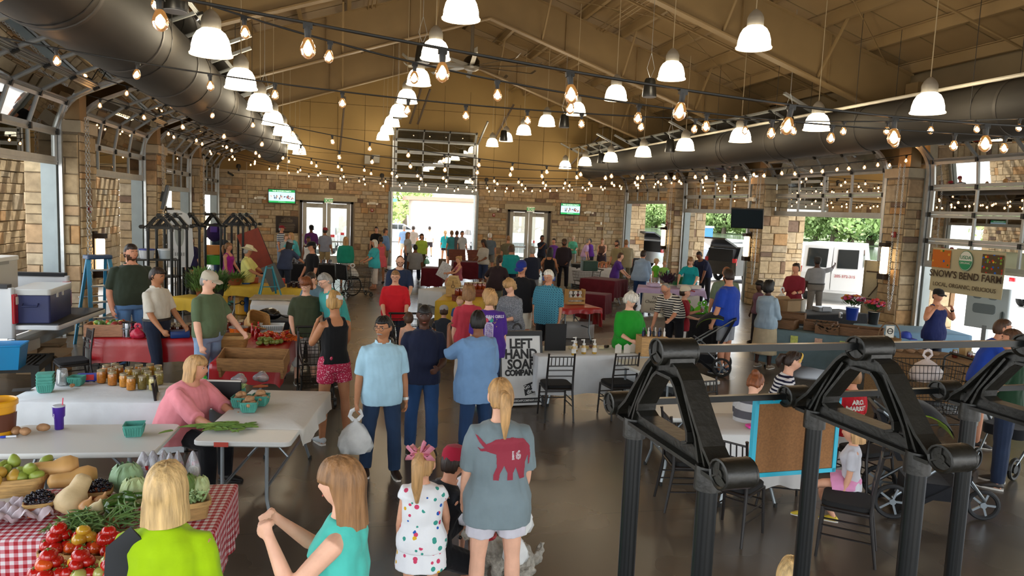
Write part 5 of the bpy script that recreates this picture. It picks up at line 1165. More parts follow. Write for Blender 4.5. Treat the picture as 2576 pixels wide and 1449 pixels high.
def berry_basket(p,rz,label,s=1.,group=None):
    t=thing('pulp_basket',label,'basket',p,rz,group); m=mat('teal_pulp','#4f9a8c',.8,var=.1,vscale=20); R=[]
    for q,z in ((.052,0),(.058,.03),(.068,.085),(.071,.09),(.066,.09),(.055,.02),(.02,.012)): R.append([(q*a*s,q*b_*s,z*s) for a,b_ in ((-1,-.9),(-.9,-1),(.9,-1),(1,-.9),(1,.9),(.9,1),(-.9,1),(-1,.9))])
    MB().loft(R).build('pulp_shell',m,t); rb=MB()
    for k in range(-3,4):
        for e in (-1,1): rb.bar((k*.016*s,e*.056*s,.012*s),(k*.018*s,e*.068*s,.07*s),.006*s,.006*s,(0,1,0)).bar((e*.056*s,k*.016*s,.012*s),(e*.068*s,k*.018*s,.07*s),.006*s,.006*s,(1,0,0))
    rb.build('rib',m,t); return t
def splint_basket(p,rz,d,label,col='#a4814f',round_=False,group=None):
    """thin wood veneer produce basket with a rim band"""
    t=thing('splint_basket',label,'basket',p,rz,group); x,y,z=d; m=woodm(col)
    k=16; th=np.arange(k)/k*2*pi; e=1 if round_ else .45
    ring=lambda f,zz: np.c_[np.sign(np.cos(th))*np.abs(np.cos(th)) ** e*x/2*f,np.sign(np.sin(th))*np.abs(np.sin(th)) ** e*y/2*f,np.full(k,zz)]
    MB().loft([ring(.8,0),ring(.98,z),ring(.95,z),ring(.76,.012)]).build('veneer',m,t)
    MB().loft([ring(1.0,z*.72),ring(1.04,z*.74),ring(1.05,z*1.0),ring(.98,z)],cap=False).build('rim_band',woodm('#b8935a'),t); return t
LIDM=plain('#c2b79a',.3,metal=.8); JARG=glassy('jar_glass',(.96,.97,.95),.05,.02)
JAR={}
def jar(p,col,label,group,s=1.):
    k=col
    if k not in JAR:
        t=thing('mason_jar')
        MB().lathe([(.036,0),(.041,.008),(.041,.095),(.034,.115),(.034,.12)],k=14).build('glass',mat('jar_'+col,col,.12,var=.25,vscale=60,coat=.6),t)
        MB().lathe([(.036,.108),(.037,.111),(.037,.127),(.033,.129)],k=14).build('lid',LIDM,t); JAR[k]=t; o=t
    else: o=dup(JAR[k])
    o.location=p; o.scale=(s,)*3; return tag(o,label,'jar',group)
def blob(r,seed,k=14,n=10,amp=.08,sc=(1,1,1)):
    b=MB().ball((0,0,0),r,k,n); V=b.v[0]; f=fbm(V/r,2.2,seed,4); b.v[0]=V*(1+amp*f)[:,None]*np.array(sc); return b
def bag(name,p,h,r,m,label,cat='bag',rz=0,seed=1,knot=True,squash=1.):
    """knotted thin plastic carrier bag"""
    b=MB(); R=[]; k=22; th=np.arange(k)/k*2*pi
    for i,(f,z) in enumerate(((.35,0),(.85,.04),(1,.22),(.95,.45),(.75,.66),(.42,.82),(.16,.9),(.10,.95),(.16,1.0))):
        w=1+(.10*np.sin(th*5+seed+i)+.07*np.sin(th*9+i*2+seed))*(i>0); R.append(np.c_[np.cos(th)*r*f*w,np.sin(th)*r*f*w*.8*squash,np.full(k,z*h)])
    b.loft(R)
    if knot:
        for e in (-1,1): b.tube([(e*.02,0,h*.95),(e*r*.35,0,h*1.08),(e*r*.25,0,h*1.22),(0,0,h*1.28)],[(.02,.006)]*4,6)
    o=b.build(name,m,None,p,rz,smooth=60); return tag(o,label,cat)
PLAS=mat('white_plastic_film',(.75,.77,.76),.35,var=.1,vscale=10,bump=.3,bscale=14,alpha=.86)
def cart(p,rz,label,scale=1.):
    t=thing('shopping_cart',label,'shopping cart',(p[0],p[1],0),rz); B_=plain('#1c1b1a',.4)
    def basket(x0,x1,w,z0,z1,nm,tp=.06):
        b=MB(); q=.0035
        for zz,e in ((z0,tp),(z0+(z1-z0)*.33,tp*.66),(z0+(z1-z0)*.66,tp*.33),(z1,0)):
            P=[(x0+e,-w/2+e*.5,zz),(x1-e*.3,-w/2+e*.5,zz),(x1-e*.3,w/2-e*.5,zz),(x0+e,w/2-e*.5,zz)]
            for i in range(4): b.tube([P[i],P[(i+1) % 4]],q*(2 if zz==z1 else 1.2),5)
        n=14
        for i in range(n+1):
            f=i/n
            for s in (-1,1): b.tube([(x0+tp+(x1-x0-tp*1.3)*f,s*(w/2-tp*.5),z0),(x0+(x1-x0)*f,s*w/2,z1)],q,4)
            b.tube([(x0+tp+(x1-x0-tp*1.3)*f,-w/2+tp*.5,z0),(x0+tp+(x1-x0-tp*1.3)*f,w/2-tp*.5,z0)],q,4)
        for i in range(9):
            y=-w/2+w*i/8
            for X,e in ((x0,tp),(x1,-.3*tp)): b.tube([(X+e,y*.9,z0),(X,y,z1)],q,4)
        b.build(nm,B_,t)['kind']='stuff'
    basket(-.45,.32,.46,.62,.92,'upper_basket'); basket(-.40,.30,.44,.28,.46,'lower_basket')
    f=MB()
    for s in (-1,1): f.tube([(.42,s*.24,1.0),(.33,s*.24,.95),(.28,s*.24,.5),(.40,s*.24,.17),(-.42,s*.22,.14)],.014,8).tube([(.3,s*.24,.62),(-.40,s*.2,.62)],.011,8).tube([(-.35,s*.2,.62),(-.30,s*.22,.15)],.011,8)
    f.tube([(.40,-.24,.17),(.40,.24,.17)],.012,8).tube([(-.42,-.22,.14),(-.42,.22,.14)],.012,8); f.build('frame',B_,t)
    MB().tube([(.42,-.27,1.0),(.42,.27,1.0)],.018,8).build('handle',plain('#101010',.5),t)
    for x in (.38,-.38):
        for s in (-1,1): MB().torus((x,s*.23,.065),.045,.02,14,6,'y').box((x,s*.23,.11),(.05,.045,.07)).build('wheel',BLK,t)
    t.scale=(scale,)*3; return t
def flower(b_dict,p,seed,cols,n,r,h):
    rs=random.Random(seed)
    for i in range(n):
        a=rs.uniform(0,6.28); q=r*rs.random() ** .5; x,y,z=p[0]+cos(a)*q,p[1]+sin(a)*q,p[2]+h*(1-.4*(q/r) ** 2)+rs.uniform(-.04,.03); yield (x,y,z),rs.choice(cols),rs

# ================================================================ left half of the hall: stalls
CL_W=mat('white_table_cloth',(.62,.65,.67),.7,var=.06,vscale=5,bump=.3,bscale=7); CL_R=mat('red_plastic_cloth','#a5161c',.28,var=.06,vscale=4,bump=.15,bscale=9,spec=.6)
CL_Y=mat('yellow_cloth','#c9a52a',.7,bump=.3,bscale=9,var=.06)
# grey folding table nearest at left and its things
c2=frame2((-2.776,6.334),(-1.449,6.247),(-1.454,7.03)); folding_table(*c2,'grey folding table at the left holding a purple tumbler')
t=thing('tumbler','purple insulated tumbler with a pink straw on the grey folding table','tumbler',(*(-2.375,6.956),.742))
MB().lathe([(.034,0),(.036,.005),(.037,.10),(.047,.115),(.05,.2)],k=20).build('cup',plain('#4a2a9a',.3,metal=.4),t); MB().lathe([(.05,.2),(.051,.206),(.046,.212),(.01,.212)],k=20).build('lid',plain('#b8bcc4',.2),t)
MB().tube([(.02,0,.1),(.035,0,.275)],.005,8).build('straw',plain('#d8546a',.4),t); mg=text('monogram','g',.05,plain('#e8e4ee',.5),t,(-.02,-.0405,.14),ext=.001)
POT=mat('potato_skin','#a9805a',.75,var=.2,vscale=20,bump=.2,bscale=30)
pm=[blob(.042,s,sc=(1.25,.9,.8),amp=.1).mesh('potato') for s in range(4)]
for m_ in pm: m_.materials.append(POT)
def potato(p,i,lab,grp=None,s=1.): o=mk('potato',pm[i % 4],None,None,p,random.uniform(0,6)); o.scale=(s,)*3; return tag(o,lab,'potato',grp)
for i,(p,lb) in enumerate((((-2.663,6.834),'larger brown potato at the left of three on the grey folding table'),((-2.583,6.804),'brown potato touching the larger one on the grey folding table'),((-2.477,6.896),'single brown potato beside the purple tumbler'))): potato((*p,.775),i,lb)
t=thing('marker_pen','white marker pen with a blue cap lying on the grey table','pen',(*(-2.679,6.735),.752),.1); MB().tube([(-.02,0,0),(.055,0,0)],.009,8).build('barrel',plain('#d8dce4',.4),t); MB().tube([(-.06,0,0),(-.02,0,0)],.01,8).build('cap',plain('#1a3ab0',.4),t)
berry_basket((*(-1.713,6.713),.742),.1,'empty teal pulp berry basket on the grey folding table',1.15)
t=thing('bucket','yellow plastic bucket at the left edge of the grey folding table','bucket',(*(-2.798,6.855),.742)); MB().lathe([(.11,0),(.13,.25),(.145,.255),(.145,.29),(.135,.3),(.125,.29),(.10,.02)],k=24).build('pail',mat('yellow_plastic','#d79a12',.35,coat=.3),t); MB().loft([[(cos(a)*(.118+.00006+z*.08),sin(a)*(.118+z*.08),z) for a in np.linspace(-2.4,.2,12)] for z in (.04,.19)],closed=False,cap=False).build('label',plain('#5a2c14',.5),t)
# white cloth table behind
c3=frame2((-3.145,7.898),(-1.75,7.76),W=.78); c3=(c3[0]+np.array((.10,0)),c3[1],c3[2]+.22,.78); folding_table(*c3,'folding table under the white cloth with canning jars')
table_cloth(*c3,CL_W,'creased white cloth on the jar table behind the grey folding table',(.50,.25,.3,.35),seed=1)
t=berry_basket((*(-2.933,8.252),.755),.2,'tall stack of teal pulp berry baskets on the white cloth',1.1)
for k in range(1,4): o=MB().loft([[(q*a*1.1,q*b_*1.1,z) for a,b_ in ((-1,-.9),(-.9,-1),(.9,-1),(1,-.9),(1,.9),(.9,1),(-.9,1),(-1,.9))] for q,z in ((.062,.06+k*.034),(.07,.092+k*.034),(.066,.093+k*.034))]).build('nested_shell',mat('teal_pulp','#4f9a8c',.8),t)
berry_basket((*(-2.734,8.529),.755),-.1,'empty teal pulp berry basket beside a blue box',1.05)
o=MB().lathe([(.055,0),(.062,.02),(.05,.16),(.044,.17),(.04,.17),(.05,.02)],k=20).build('clear_tub',glassy('clear_plastic',(.93,.95,.95),.06,.1,'#d8dadc',.25),None,(*(-2.874,8.538),.757)); tag(o,'upturned clear plastic tub between the teal basket stack and a berry basket','tub')
t=thing('food_box','blue and red storage bag box behind the jars','box',(*(-2.652,8.705),.757),.1); MB().rbox((0,0,.04),(.26,.07,.08),.004).build('carton',plain('#2036a0',.5),t); MB().box((-.02,-.037,.045),(.12,.003,.06)).build('label',plain('#c22a30',.5),t)
o=MB().box((0,0,.006),(.16,.09,.012)).build('notebook',plain('#1a1c20',.5),None,(*(-3.176,8.318),.757),.25); tag(o,'black notebook lying on the white cloth at left','notebook')
o=potato((*(-2.728,8.38),.785),1,'small brown potato in front of a pair of sunglasses case on white cloth',s=.6); o=MB().tube([(-.07,0,.02),(0,.01,.025),(.06,0,.02)],[(.012,.012),(.024,.02),(.012,.012)],10).build('glasses_case',plain('#17161a',.4),None,(*(-2.74,8.488),.76),.15); tag(o,'dark glasses case beside the small potato on the white cloth','case')
for x,y,co in ((-2.519,8.615,'#a5641c'),(-2.432,8.684,'#a5641c'),(-2.532,8.841,'#b06a1c'),(-2.377,8.498,'#a5641c'),(-2.463,8.915,'#a86a22'),(-2.243,8.419,'#b87a24'),(-2.390,8.795,'#a5641c'),(-2.136,8.274,'#b07018'),(-2.272,8.731,'#b8862a'),(-2.165,8.594,'#7d6a2c'),(-2.034,8.301,'#6a5a24'),(-2.203,8.862,'#a5641c'),(-2.099,8.702,'#7d6a2c'),(-2.030,8.513,'#8a7a34'),(-1.916,8.259,'#b8a86a'),(-2.095,8.895,'#c08a20'),(-1.993,8.811,'#7d6a2c'),(-1.917,8.506,'#9a8a44')):
    jar((x,y,.757),co,{'#a5641c': 'canning jar of amber relish in the front cluster on the white cloth','#b06a1c': 'canning jar of amber relish behind the front cluster','#a86a22': 'canning jar of amber relish behind the front cluster'}.get(co,'canning jar of pickles in the jar rows beside the pink T-shirt'),'canning jars on the white cloth',1.12)
for p in ((-1.647,8.792),(-1.614,8.889),(-1.596,8.654),(-1.554,8.748)): jar((*p,.757),'#9cb070','canning jar of pale green pickles behind the pink T-shirt','pale green jars',1.12)
# white table with okra and potatoes at right
c4=frame2((-1.369,6.493),(-0.588,6.327),W=1.72); c4=(c4[0]+np.array((.13,.05)),c4[1]+.05,c4[2]+.02,1.75); folding_table(*c4,'white folding table with okra and potatoes at the seated woman')
table_cloth((c4[0][0]+.05,c4[0][1]+.18),c4[1],c4[2]-.02,c4[3]-.42,mat('cream_cloth',(.60,.58,.53),.75,bump=.3,bscale=8),'cream cloth over the okra table hanging off its right side',(.02,.16,.1,.05),h=.748,seed=4)
MB().box((0,0,0),(.12,.004,.04)).build('sticker',plain('#b8483a',.5),None,(*(-0.972,6.449),.718),c4[1]); tag(bpy.data.objects['sticker'],'small red and white warning sticker on the white table edge','sticker')
OK=[mat('okra_a','#56742c',.6,var=.2,vscale=20),mat('okra_b','#6f8a3c',.6,var=.2,vscale=20)]
om=[]
for s in range(4):
    L_=.10+.03*s/3; m_=MB().tube([(0,0,0),(L_*.15,0,.002),(L_*.5,.006*(s-1.5),.004),(L_*.85,.016*(s-1.5),.002),(L_,.024*(s-1.5),0)],[.006,.0105,.010,.006,.001],6).mesh('okra',20); m_.materials.append(OK[s % 2]); om.append(m_)
co=(-1.013,6.81)
for i in range(70):
    x,y=random.gauss(0,.13),random.gauss(0,.055); o=mk('okra',om[i % 4],None,None,(co[0]+x,co[1]+y-x*.08,.765+.03*math.exp(-(x/.12) ** 2-(y/.05) ** 2)*random.random()),random.uniform(-.6,.6)+(pi if i % 2 else 0)); tag(o,'green okra pod in the loose heap on the cream cloth','okra','okra heap')
for i,(x,y,lb) in enumerate(((612,1012,'back left'),(655,1010,'back right'),(627,1030,'front'))):
    pass
for p,lb in (((-0.948,7.522),'left'),((-0.769,7.567),'right'),((-0.849,7.341),'front')):
    berry_basket((*p,.757),random.uniform(-.2,.2),'teal pulp basket heaped with potatoes, %s of the three' % lb,1.15,'potato baskets')
    for k in range(9): a=k*2.4; r_=.045 if k<6 else .018; potato((p[0]+cos(a)*r_,p[1]+sin(a)*r_,.83+(.05 if k >= 6 else .01*(k % 2))),k,'tan potato heaped in the %s teal basket' % lb,'potatoes in teal baskets',.78)
t=thing('chili_pot','small teal basket of pale green chili peppers behind the potato baskets','basket',(*(-1.017,7.946),.757)); gb=MB()
for k in range(16): a=k*1.1; gb.tube([(cos(a)*.04,sin(a)*.04,.08),(cos(a)*.055,sin(a)*.05,.11),(cos(a+.5)*.08,sin(a+.5)*.07,.12)],[.009,.008,.001],6)
MB().rbox((0,0,.04),(.12,.1,.08),.02).build('pulp_shell',mat('teal_pulp','#4f9a8c',.8),t); gb.build('chili',mat('chili_green','#9ab070',.5),t)
t=thing('soda_bottle','green plastic soda bottle with a white label on the white table','bottle',(*(-1.377,8.054),.757)); MB().lathe([(.03,0),(.034,.01),(.033,.06),(.034,.14),(.026,.18),(.013,.205),(.013,.215)],k=18).build('bottle_body',mat('green_pet','#2fb83a',.1,alpha=.8,coat=.5),t); MB().lathe([(.0345,.08),(.0345,.13)],k=18,cap=False).build('label',plain('#dfe8e4',.5),t); MB().cyl((0,0,.213),.015,.022,12).build('cap',plain('#3ac84a',.4),t)
t=thing('laptop_case','black case standing open on the white table behind the potatoes','case',(*(-1.154,7.811),.757),c4[1]); MB().rbox((0,0,.1),(.36,.03,.2),.02).build('back_panel',plain('#101114',.6),t); MB().box((0,-.016,.195),(.36,.012,.016)).build('rim',plain('#c8c4bc',.5),t)
for p,lb in (((-1.086,8.417),'left clear bag of brown loaves at the rear of the white table'),((-0.866,8.516),'right clear bag of brown loaves at the rear of the white table')):
    t=thing('bread_bag',lb,'bag',(*p,.757)); blob(.075,3,amp=.3,sc=(1.1,.8,.8)).build('film',glassy('film_clear',(.94,.94,.96),.07,.25,'#dcd8e0',.2),t,(0,0,.06)); blob(.05,5,amp=.1,sc=(1.2,.8,.7)).build('loaf',mat('loaf','#a87a54',.8),t,(.03,0,.045))
tag(MB().tube([(-.08,0,.012),(0,0,.016),(.08,0,.012)],[.008,.02,.008],10).build('sweet_potato',mat('yam','#a0542c',.7,var=.2),None,(*(-0.842,8.275),.757),.2),'single thin orange sweet potato behind the potato baskets','sweet potato')
# red tables
c5=frame2((-3.433,11.375),(-1.788,11.304),W=.95); folding_table(*c5,'folding table under red plastic sheeting in front of the olive polo'); table_cloth(*c5,CL_R,'glossy red plastic cloth on the farther of two red tables',(.33,.2,.3,.36),fold=.012,seed=5)
c6=frame2((-1.558,9.637),(-0.772,9.606),W=2.35); folding_table(*c6,'folding table under red plastic sheeting with the tomato baskets'); table_cloth(*c6,CL_R,'glossy red plastic cloth on the nearer red table with the sorted produce',(.26,.30,.2,.2),fold=.012,seed=6)
cr=crate((*(-3.295,11.578),.76),.05,(.52,.36,.17),'pale wooden crate of mixed squash on the red table','#a8795a',slats=1)
SQ=[mat('sq_%d' % i,c_,.45,var=.2,vscale=14) for i,c_ in enumerate(('#d8a020','#6a8a34','#8a2a24','#b8b060','#4a6a2c','#c05a34'))]
sm_=[blob(.038,s,sc=(1.2,.85,.85)).mesh('squash') for s in range(6)]
for m_,k in zip(sm_,SQ): m_.materials.append(k)
for i in range(34):
    x,y=random.uniform(-.21,.21),random.uniform(-.13,.13); k=0 if x<-.12 else 1+i % 5; tag(mk('squash',sm_[k],None,None,(cr.location[0]+x,cr.location[1]+y,.93+random.uniform(-.02,.02)),random.uniform(0,6)),('yellow squash' if k==0 else 'small mixed squash')+' in the pale wooden crate','squash',('yellow' if k==0 else 'mixed')+' squash in the crate')
t=thing('steel_pot','shiny tall steel pot standing on the red table beside the crate','pot',(*(-2.97,11.447),.76)); MB().lathe([(.09,0),(.095,.01),(.095,.2),(.102,.205),(.092,.2),(.088,.01)],k=24).build('pot_body',plain('#c8ccd0',.12,metal=1),t); MB().torus((0,0,.12),.1,.004,20,5).build('band',STEEL,t)
bag('cloth_bag',(*(-2.822,11.317),.758),.16,.1,mat('crimson_film','#b8203c',.4,bump=.3,bscale=20),'crumpled crimson bag on the red table left of the white shirt')
for i in range(16):
    p=(-2.333,11.735); jar((p[0]-.25+(i % 6)*.11,p[1]-.12+(i // 6)*.13,.757),'#5a2a1c','dark jam jar on the red table between white shirt and green T-shirt','dark jam jars',1.05)
for i in range(10):
    p=(-1.709,12.102); jar((p[0]-.12+(i % 4)*.1,p[1]-.05+(i // 4)*.13,.757),'#7a3a2c','reddish jam jar on the nearer red table behind the hot sauce','reddish jam jars',1.05)
tag(MB().rbox((0,0,.05),(.26,.17,.1),.01).build('carton',plain('#1c3c7a',.4),None,(*(-2.282,11.397),.757),.3),'blue carton on the red table between two vendors','box')
for k,p in enumerate(((-1.303,11.6),(-1.215,11.263),(-1.226,11.741))):
    t=thing('sauce_bottle','red hot sauce bottle, %s of three on the red table' % ORD[k],'bottle',(*p,.757)); MB().lathe([(.025,0),(.027,.01),(.026,.1),(.012,.13),(.011,.15)],k=12).build('bottle_body',mat('sauce','#9c1410',.15,coat=.5),t); MB().cyl((0,0,.148),.014,.03,10).build('cap',plain('#c02018',.4),t)
o=crate((*(-1.005,9.193),.80),c6[1]-.12,(.78,.3,.16),'long tilted wooden tray box on the red table front','#8a6238',tilt=rad(16),slats=1)
MB().box((-.36,-.05,-.02),(.03,.22,.12)).box((.36,-.05,-.02),(.03,.22,.12)).build('foot',woodm('#8a6238'),o)
splint_basket((*(-1.452,10.648),.757),c6[1],(.46,.28,.17),'woven splint basket on the red table by the reaching hand','#9a7038')
splint_basket((*(-1.343,11.957),.82),.5,(.34,.3,.24),'splint basket tipped on its side at the rear of the red table','#a87840').rotation_euler=(.9,.3,.5)
TOM={k: mat('tomato_'+k,c_,.18,var=.12,vscale=9,coat=.4) for k,c_ in (('red','#b01810'),('orange','#d0501a'),('yellow','#c89a2c'),('green','#7a8a3a'),('pale','#b0b060'))}
tmesh={}
def tomato(p,k,lab,grp,s=1.):
    if k not in tmesh:
        b=blob(.04,2,16,11,.05,(1,1,.82)); me=b.mesh('tomato'); me.materials.append(TOM[k]); st=MB()
        for a in range(5): st.tube([(0,0,.031),(cos(a*1.256)*.016,sin(a*1.256)*.016,.033)],[.004,.001],4)
        st.tube([(0,0,.03),(.003,0,.042)],.003,5); sme=st.mesh('stem'); sme.materials.append(plain('#5a7a30',.6)); tmesh[k]=(me,sme)
    o=mk('tomato',tmesh[k][0],None,None,p,random.uniform(0,6)); mk('stem',tmesh[k][1],None,o); o.rotation_euler=(random.uniform(-.5,.5),random.uniform(-.5,.5),random.uniform(0,6)); o.scale=(s,)*3; return tag(o,lab,'tomato',grp)
p=(-0.924,10.941)
for i in range(46): tomato((p[0]+random.uniform(-.22,.16),p[1]+random.uniform(-.02,.42),.785+random.choice((0,0,.05))),random.choice(('orange','orange','red')),'small orange tomato in the sorted heap on the red table','orange tomatoes on the red table',.95)
for i in range(16): tomato((p[0]+random.uniform(-.2,.1),p[1]+random.uniform(-.22,-.06),.79+random.choice((0,.04))),'green','green tomato in front of the orange ones on the red table','green tomatoes on the red table',.95)
pb=MB(); q=(-0.701,11.327)
for i in range(240): x,y=random.uniform(-.16,.12),random.uniform(-.35,.5); a=random.uniform(0,6); pb.tube([(q[0]+x,q[1]+y,.775+random.random()*.02),(q[0]+x+cos(a)*.05,q[1]+y+sin(a)*.05,.775+random.random()*.02)],[.008,.004],5)
o=pb.build('small_pepper',mat('pepper_mix','#d86a24',.35,var=.5,vscale=9)); tag(o,'spread of tiny orange peppers at the right edge of the red table','peppers',kind='stuff')
t=thing('plastic_basket','white slotted plastic basket at the rear of the red table','basket',(*(-1.053,11.886),.757)); b=MB(); b.loft([[(x*.2*f,y*.12*f,z) for x,y in ((-1,-1),(1,-1),(1,1),(-1,1))] for f,z in ((.85,0),(1,.12),(.97,.12),(.82,.01))]); b.build('basket_shell',plain('#d4d8d4',.4),t); s_=MB()
for k in range(-6,7): s_.box((k*.028,-.115,.07),(.012,.02,.07))
s_.build('slot',plain('#6a7a78',.6),t)
for p_,co_ in (((-1.498,11.607),'#c05a18'),): t=thing('pepper_jar','wide clear tub of orange pepper strips on the red table','tub',(*p_,.757)); MB().lathe([(.12,0),(.14,.11)],k=20).build('tub_wall',mat('pepper_tub',co_,.2,var=.3,vscale=30,coat=.5),t); MB().lathe([(.142,.11),(.145,.12),(.1,.122)],k=20).build('lid',glassy('clear_plastic',(.93,.95,.95),.06,.1),t)
t=thing('bucket','white plastic bucket under the red table','bucket',(*(-4.088,13.626),0)); MB().lathe([(.14,0),(.155,.34),(.165,.345),(.165,.38),(.15,.38),(.135,.02)],k=24).build('pail',plain('#c8cbca',.4),t); MB().torus((0,0,.33),.165,.005,20,5).build('handle',STEEL,t)
chair((-1.619,8.033),100,'black slat-back chair under the woman in pink')
chair((-3.63,11.161),-60,'black slat-back chair turned away before the cardboard boxes')
chair((-3.357,11.852),85,'black slat-back chair at the front of the red table')
# pickup, cooler, freezer, ladder, boxes
tk=thing('pickup_truck','white pickup truck backed in at left with its tailgate down','truck',(*(-4.069,11.958),0),rad(-4)); WT=mat('white_car_paint',(.62,.65,.67),.25,coat=.6)
B_=lambda x0,x1,y0,y1,z0,z1: MB().box(((x0+x1)/2,(y0+y1)/2,(z0+z1)/2),(x1-x0,y1-y0,z1-z0))
W_=1.95
b=MB().rbox((-2.2,.05,1.0),(3.2,.1,.75),.03).rbox((-2.2,W_-.05,1.0),(3.2,.1,.75),.03).rbox((-2.1,W_/2,.72),(3.0,W_-.1,.1),.03).rbox((-3.75,W_/2,1.05),(.1,W_,.8),.03); b.build('bed',WT,tk)
B_(-3.75,-.66,-.01,.12,1.36,1.42).box((-2.2,W_-.05,1.39),(3.1,.13,.06)).build('bed_rail',plain('#15161a',.5),tk)
tg=MB().rbox((-.32,W_/2,.78),(.62,W_-.12,.07),.05); tg.build('tailgate',WT,tk); B_(-.6,-.03,.1,W_-.1,.815,.835).build('tailgate_liner',plain('#24262a',.6),tk)
for y in (.09,W_-.09): MB().rbox((-.62,y,1.06),(.09,.17,.44),.02).build('tail_light',mat('tail_red','#a8101a',.15,coat=.6),tk); MB().rbox((-.605,y,1.18),(.08,.1,.12),.02).build('reverse_light',plain('#d8c8b8',.2),tk)
MB().rbox((-.62,W_/2,.52),(.16,W_+.02,.2),.05).build('bumper',plain('#9a9c9c',.22,metal=.8),tk)
MB().rbox((-4.9,W_/2,1.2),(2.1,W_,1.0),.15).build('cab',WT,tk)
for x in (-2.4,-5.2):
    for y in (.12,W_-.12): MB().torus((x,y,.38),.26,.12,24,10,'y').lathe([(.2,-.06),(.2,.06)],(x,y,.38),16).build('wheel',plain('#161616',.7),tk)
MB().box((-.56,.4,.45),(.06,.5,.16)).build('number_plate',plain('#cfcdc0',.5),tk)
ck=thing('cooler','big navy blue cooler with a white lid on the tailgate','cooler',onto(tk.location,rad(-4),-.46,.62,.836),rad(-4)+rad(6))
MB().rbox((0,0,.21),(.50,1.0,.42),.03).build('cooler_body',mat('navy_plastic','#232c5c',.4,bump=.05),ck); MB().rbox((0,0,.465),(.53,1.03,.09),.05).build('lid',plain('#c9ccca',.4),ck)
for y in (-.2,.05): MB().box((.258,y,.40),(.02,.05,.08)).build('latch',plain('#d0d0cc',.4),ck)
MB().tube([(.1,-.52,.3),(.1,-.56,.26),(-.1,-.56,.26),(-.1,-.52,.3)],.012,8).build('handle',plain('#1a2148',.5),ck)
fz=thing('chest_freezer','beige white chest freezer standing in the pickup bed','freezer',onto(tk.location,rad(-4),-1.55,.75,.77),rad(-4)); MB().rbox((0,0,.46),(.95,.95,.92),.03).build('cabinet',plain('#b4b0a4',.4),fz); MB().rbox((0,0,.95),(.98,.98,.07),.03).build('lid',plain('#cfccc2',.4),fz)
MB().box((.48,0,.90),(.03,.3,.05)).build('handle',plain('#8a877e',.4),fz)
ld=thing('step_ladder','blue A-frame step ladder before the nearest left stone pier','ladder',(*(-4.3,14.633),0),rad(35)); LB=plain('#2b7a9c',.45)
for s in (-1,1):
    MB().bar((s*.28,-.5,0),(s*.17,-.06,1.62),.07,.03).build('front_rail',LB,ld); MB().bar((s*.25,.5,0),(s*.15,.06,1.62),.05,.03).build('rear_rail',LB,ld)
for k in range(5): z=.3+k*.28; f=z/1.62; MB().box((0,-.5+.44*f,z),(.52-.2*f,.09,.03)).build('step',plain('#8b9194',.4,metal=.5),ld)
for z in (.35,.9): MB().bar((-.23,.38-z*.1,z),(.23,.38-z*.1,z),.03,.02).build('brace',STEEL,ld)
MB().rbox((0,0,1.65),(.42,.28,.07),.03).build('top_cap',plain('#1d3a58',.5),ld)
CB=mat('cardboard','#a08462',.85,var=.08,vscale=5)
def carton(p,rz,d,label,flaps=True,col=CB):
    t=thing('cardboard_box',label,'box',p,rz); x,y,z=d; b=MB()
    for e in (-1,1): b.box((0,e*(y/2-.004),z/2),(x,.008,z)).box((e*(x/2-.004),0,z/2),(.008,y,z))
    b.box((0,0,.004),(x,y,.008)); b.build('carton_wall',col,t)
    if flaps:
        for e in (-1,1): MB().bar((0,e*y/2,z),(0,e*(y/2+.1),z+.06),x*.96,.006,(0,0,1)).build('flap',col,t)
    return t
t=carton((*(-4.479,12.577),0),rad(-4),(.62,.42,.26),'open cardboard box with round holes on the floor below the tailgate'); h_=MB()
for x,z in ((-.2,.18),(-.05,.1),(.12,.2)): h_.box((x,-.212,z),(.03,.004,.03))
h_.build('hole',plain('#2a2018',.9),t)
carton((*(-4.787,13.174),0),.1,(.75,.4,.3),'flattened brown cardboard box behind the box with holes'); carton((*(-4.907,12.881),0),.4,(.4,.4,.34),'tall cardboard box left of the box with holes',False)
t=thing('plastic_bin','translucent sky-blue plastic bin at the left edge','bin',(*(-4.489,11.235),.36),.1); MB().loft([[(x*.24*f,y*.2*f,z) for x,y in ((-1,-1),(1,-1),(1,1),(-1,1))] for f,z in ((.85,0),(1,.32),(1.06,.33),(1.0,.34),(.8,.02))]).build('bin_shell',mat('sky_plastic','#1c9ad8',.25,alpha=.85,coat=.3),t)
t=thing('plastic_pallet','black slatted plastic dolly under the sky-blue bin','pallet',(*(-4.633,11.806),0),.12); MB().box((0,.42,.3),(.9,.05,.1)).box((0,-.42,.3),(.9,.05,.1)).box((-.42,0,.3),(.05,.9,.1)).box((.42,0,.3),(.05,.9,.1)).build('edge_frame',BLK,t)
for k in range(14): MB().box((-.39+k*.06,0,.33),(.028,.82,.03)).build('slat',BLK,t)
for x in (-.38,.38):
    for y in (-.38,.38): MB().box((x,y,.13),(.08,.08,.26)).build('foot',BLK,t)

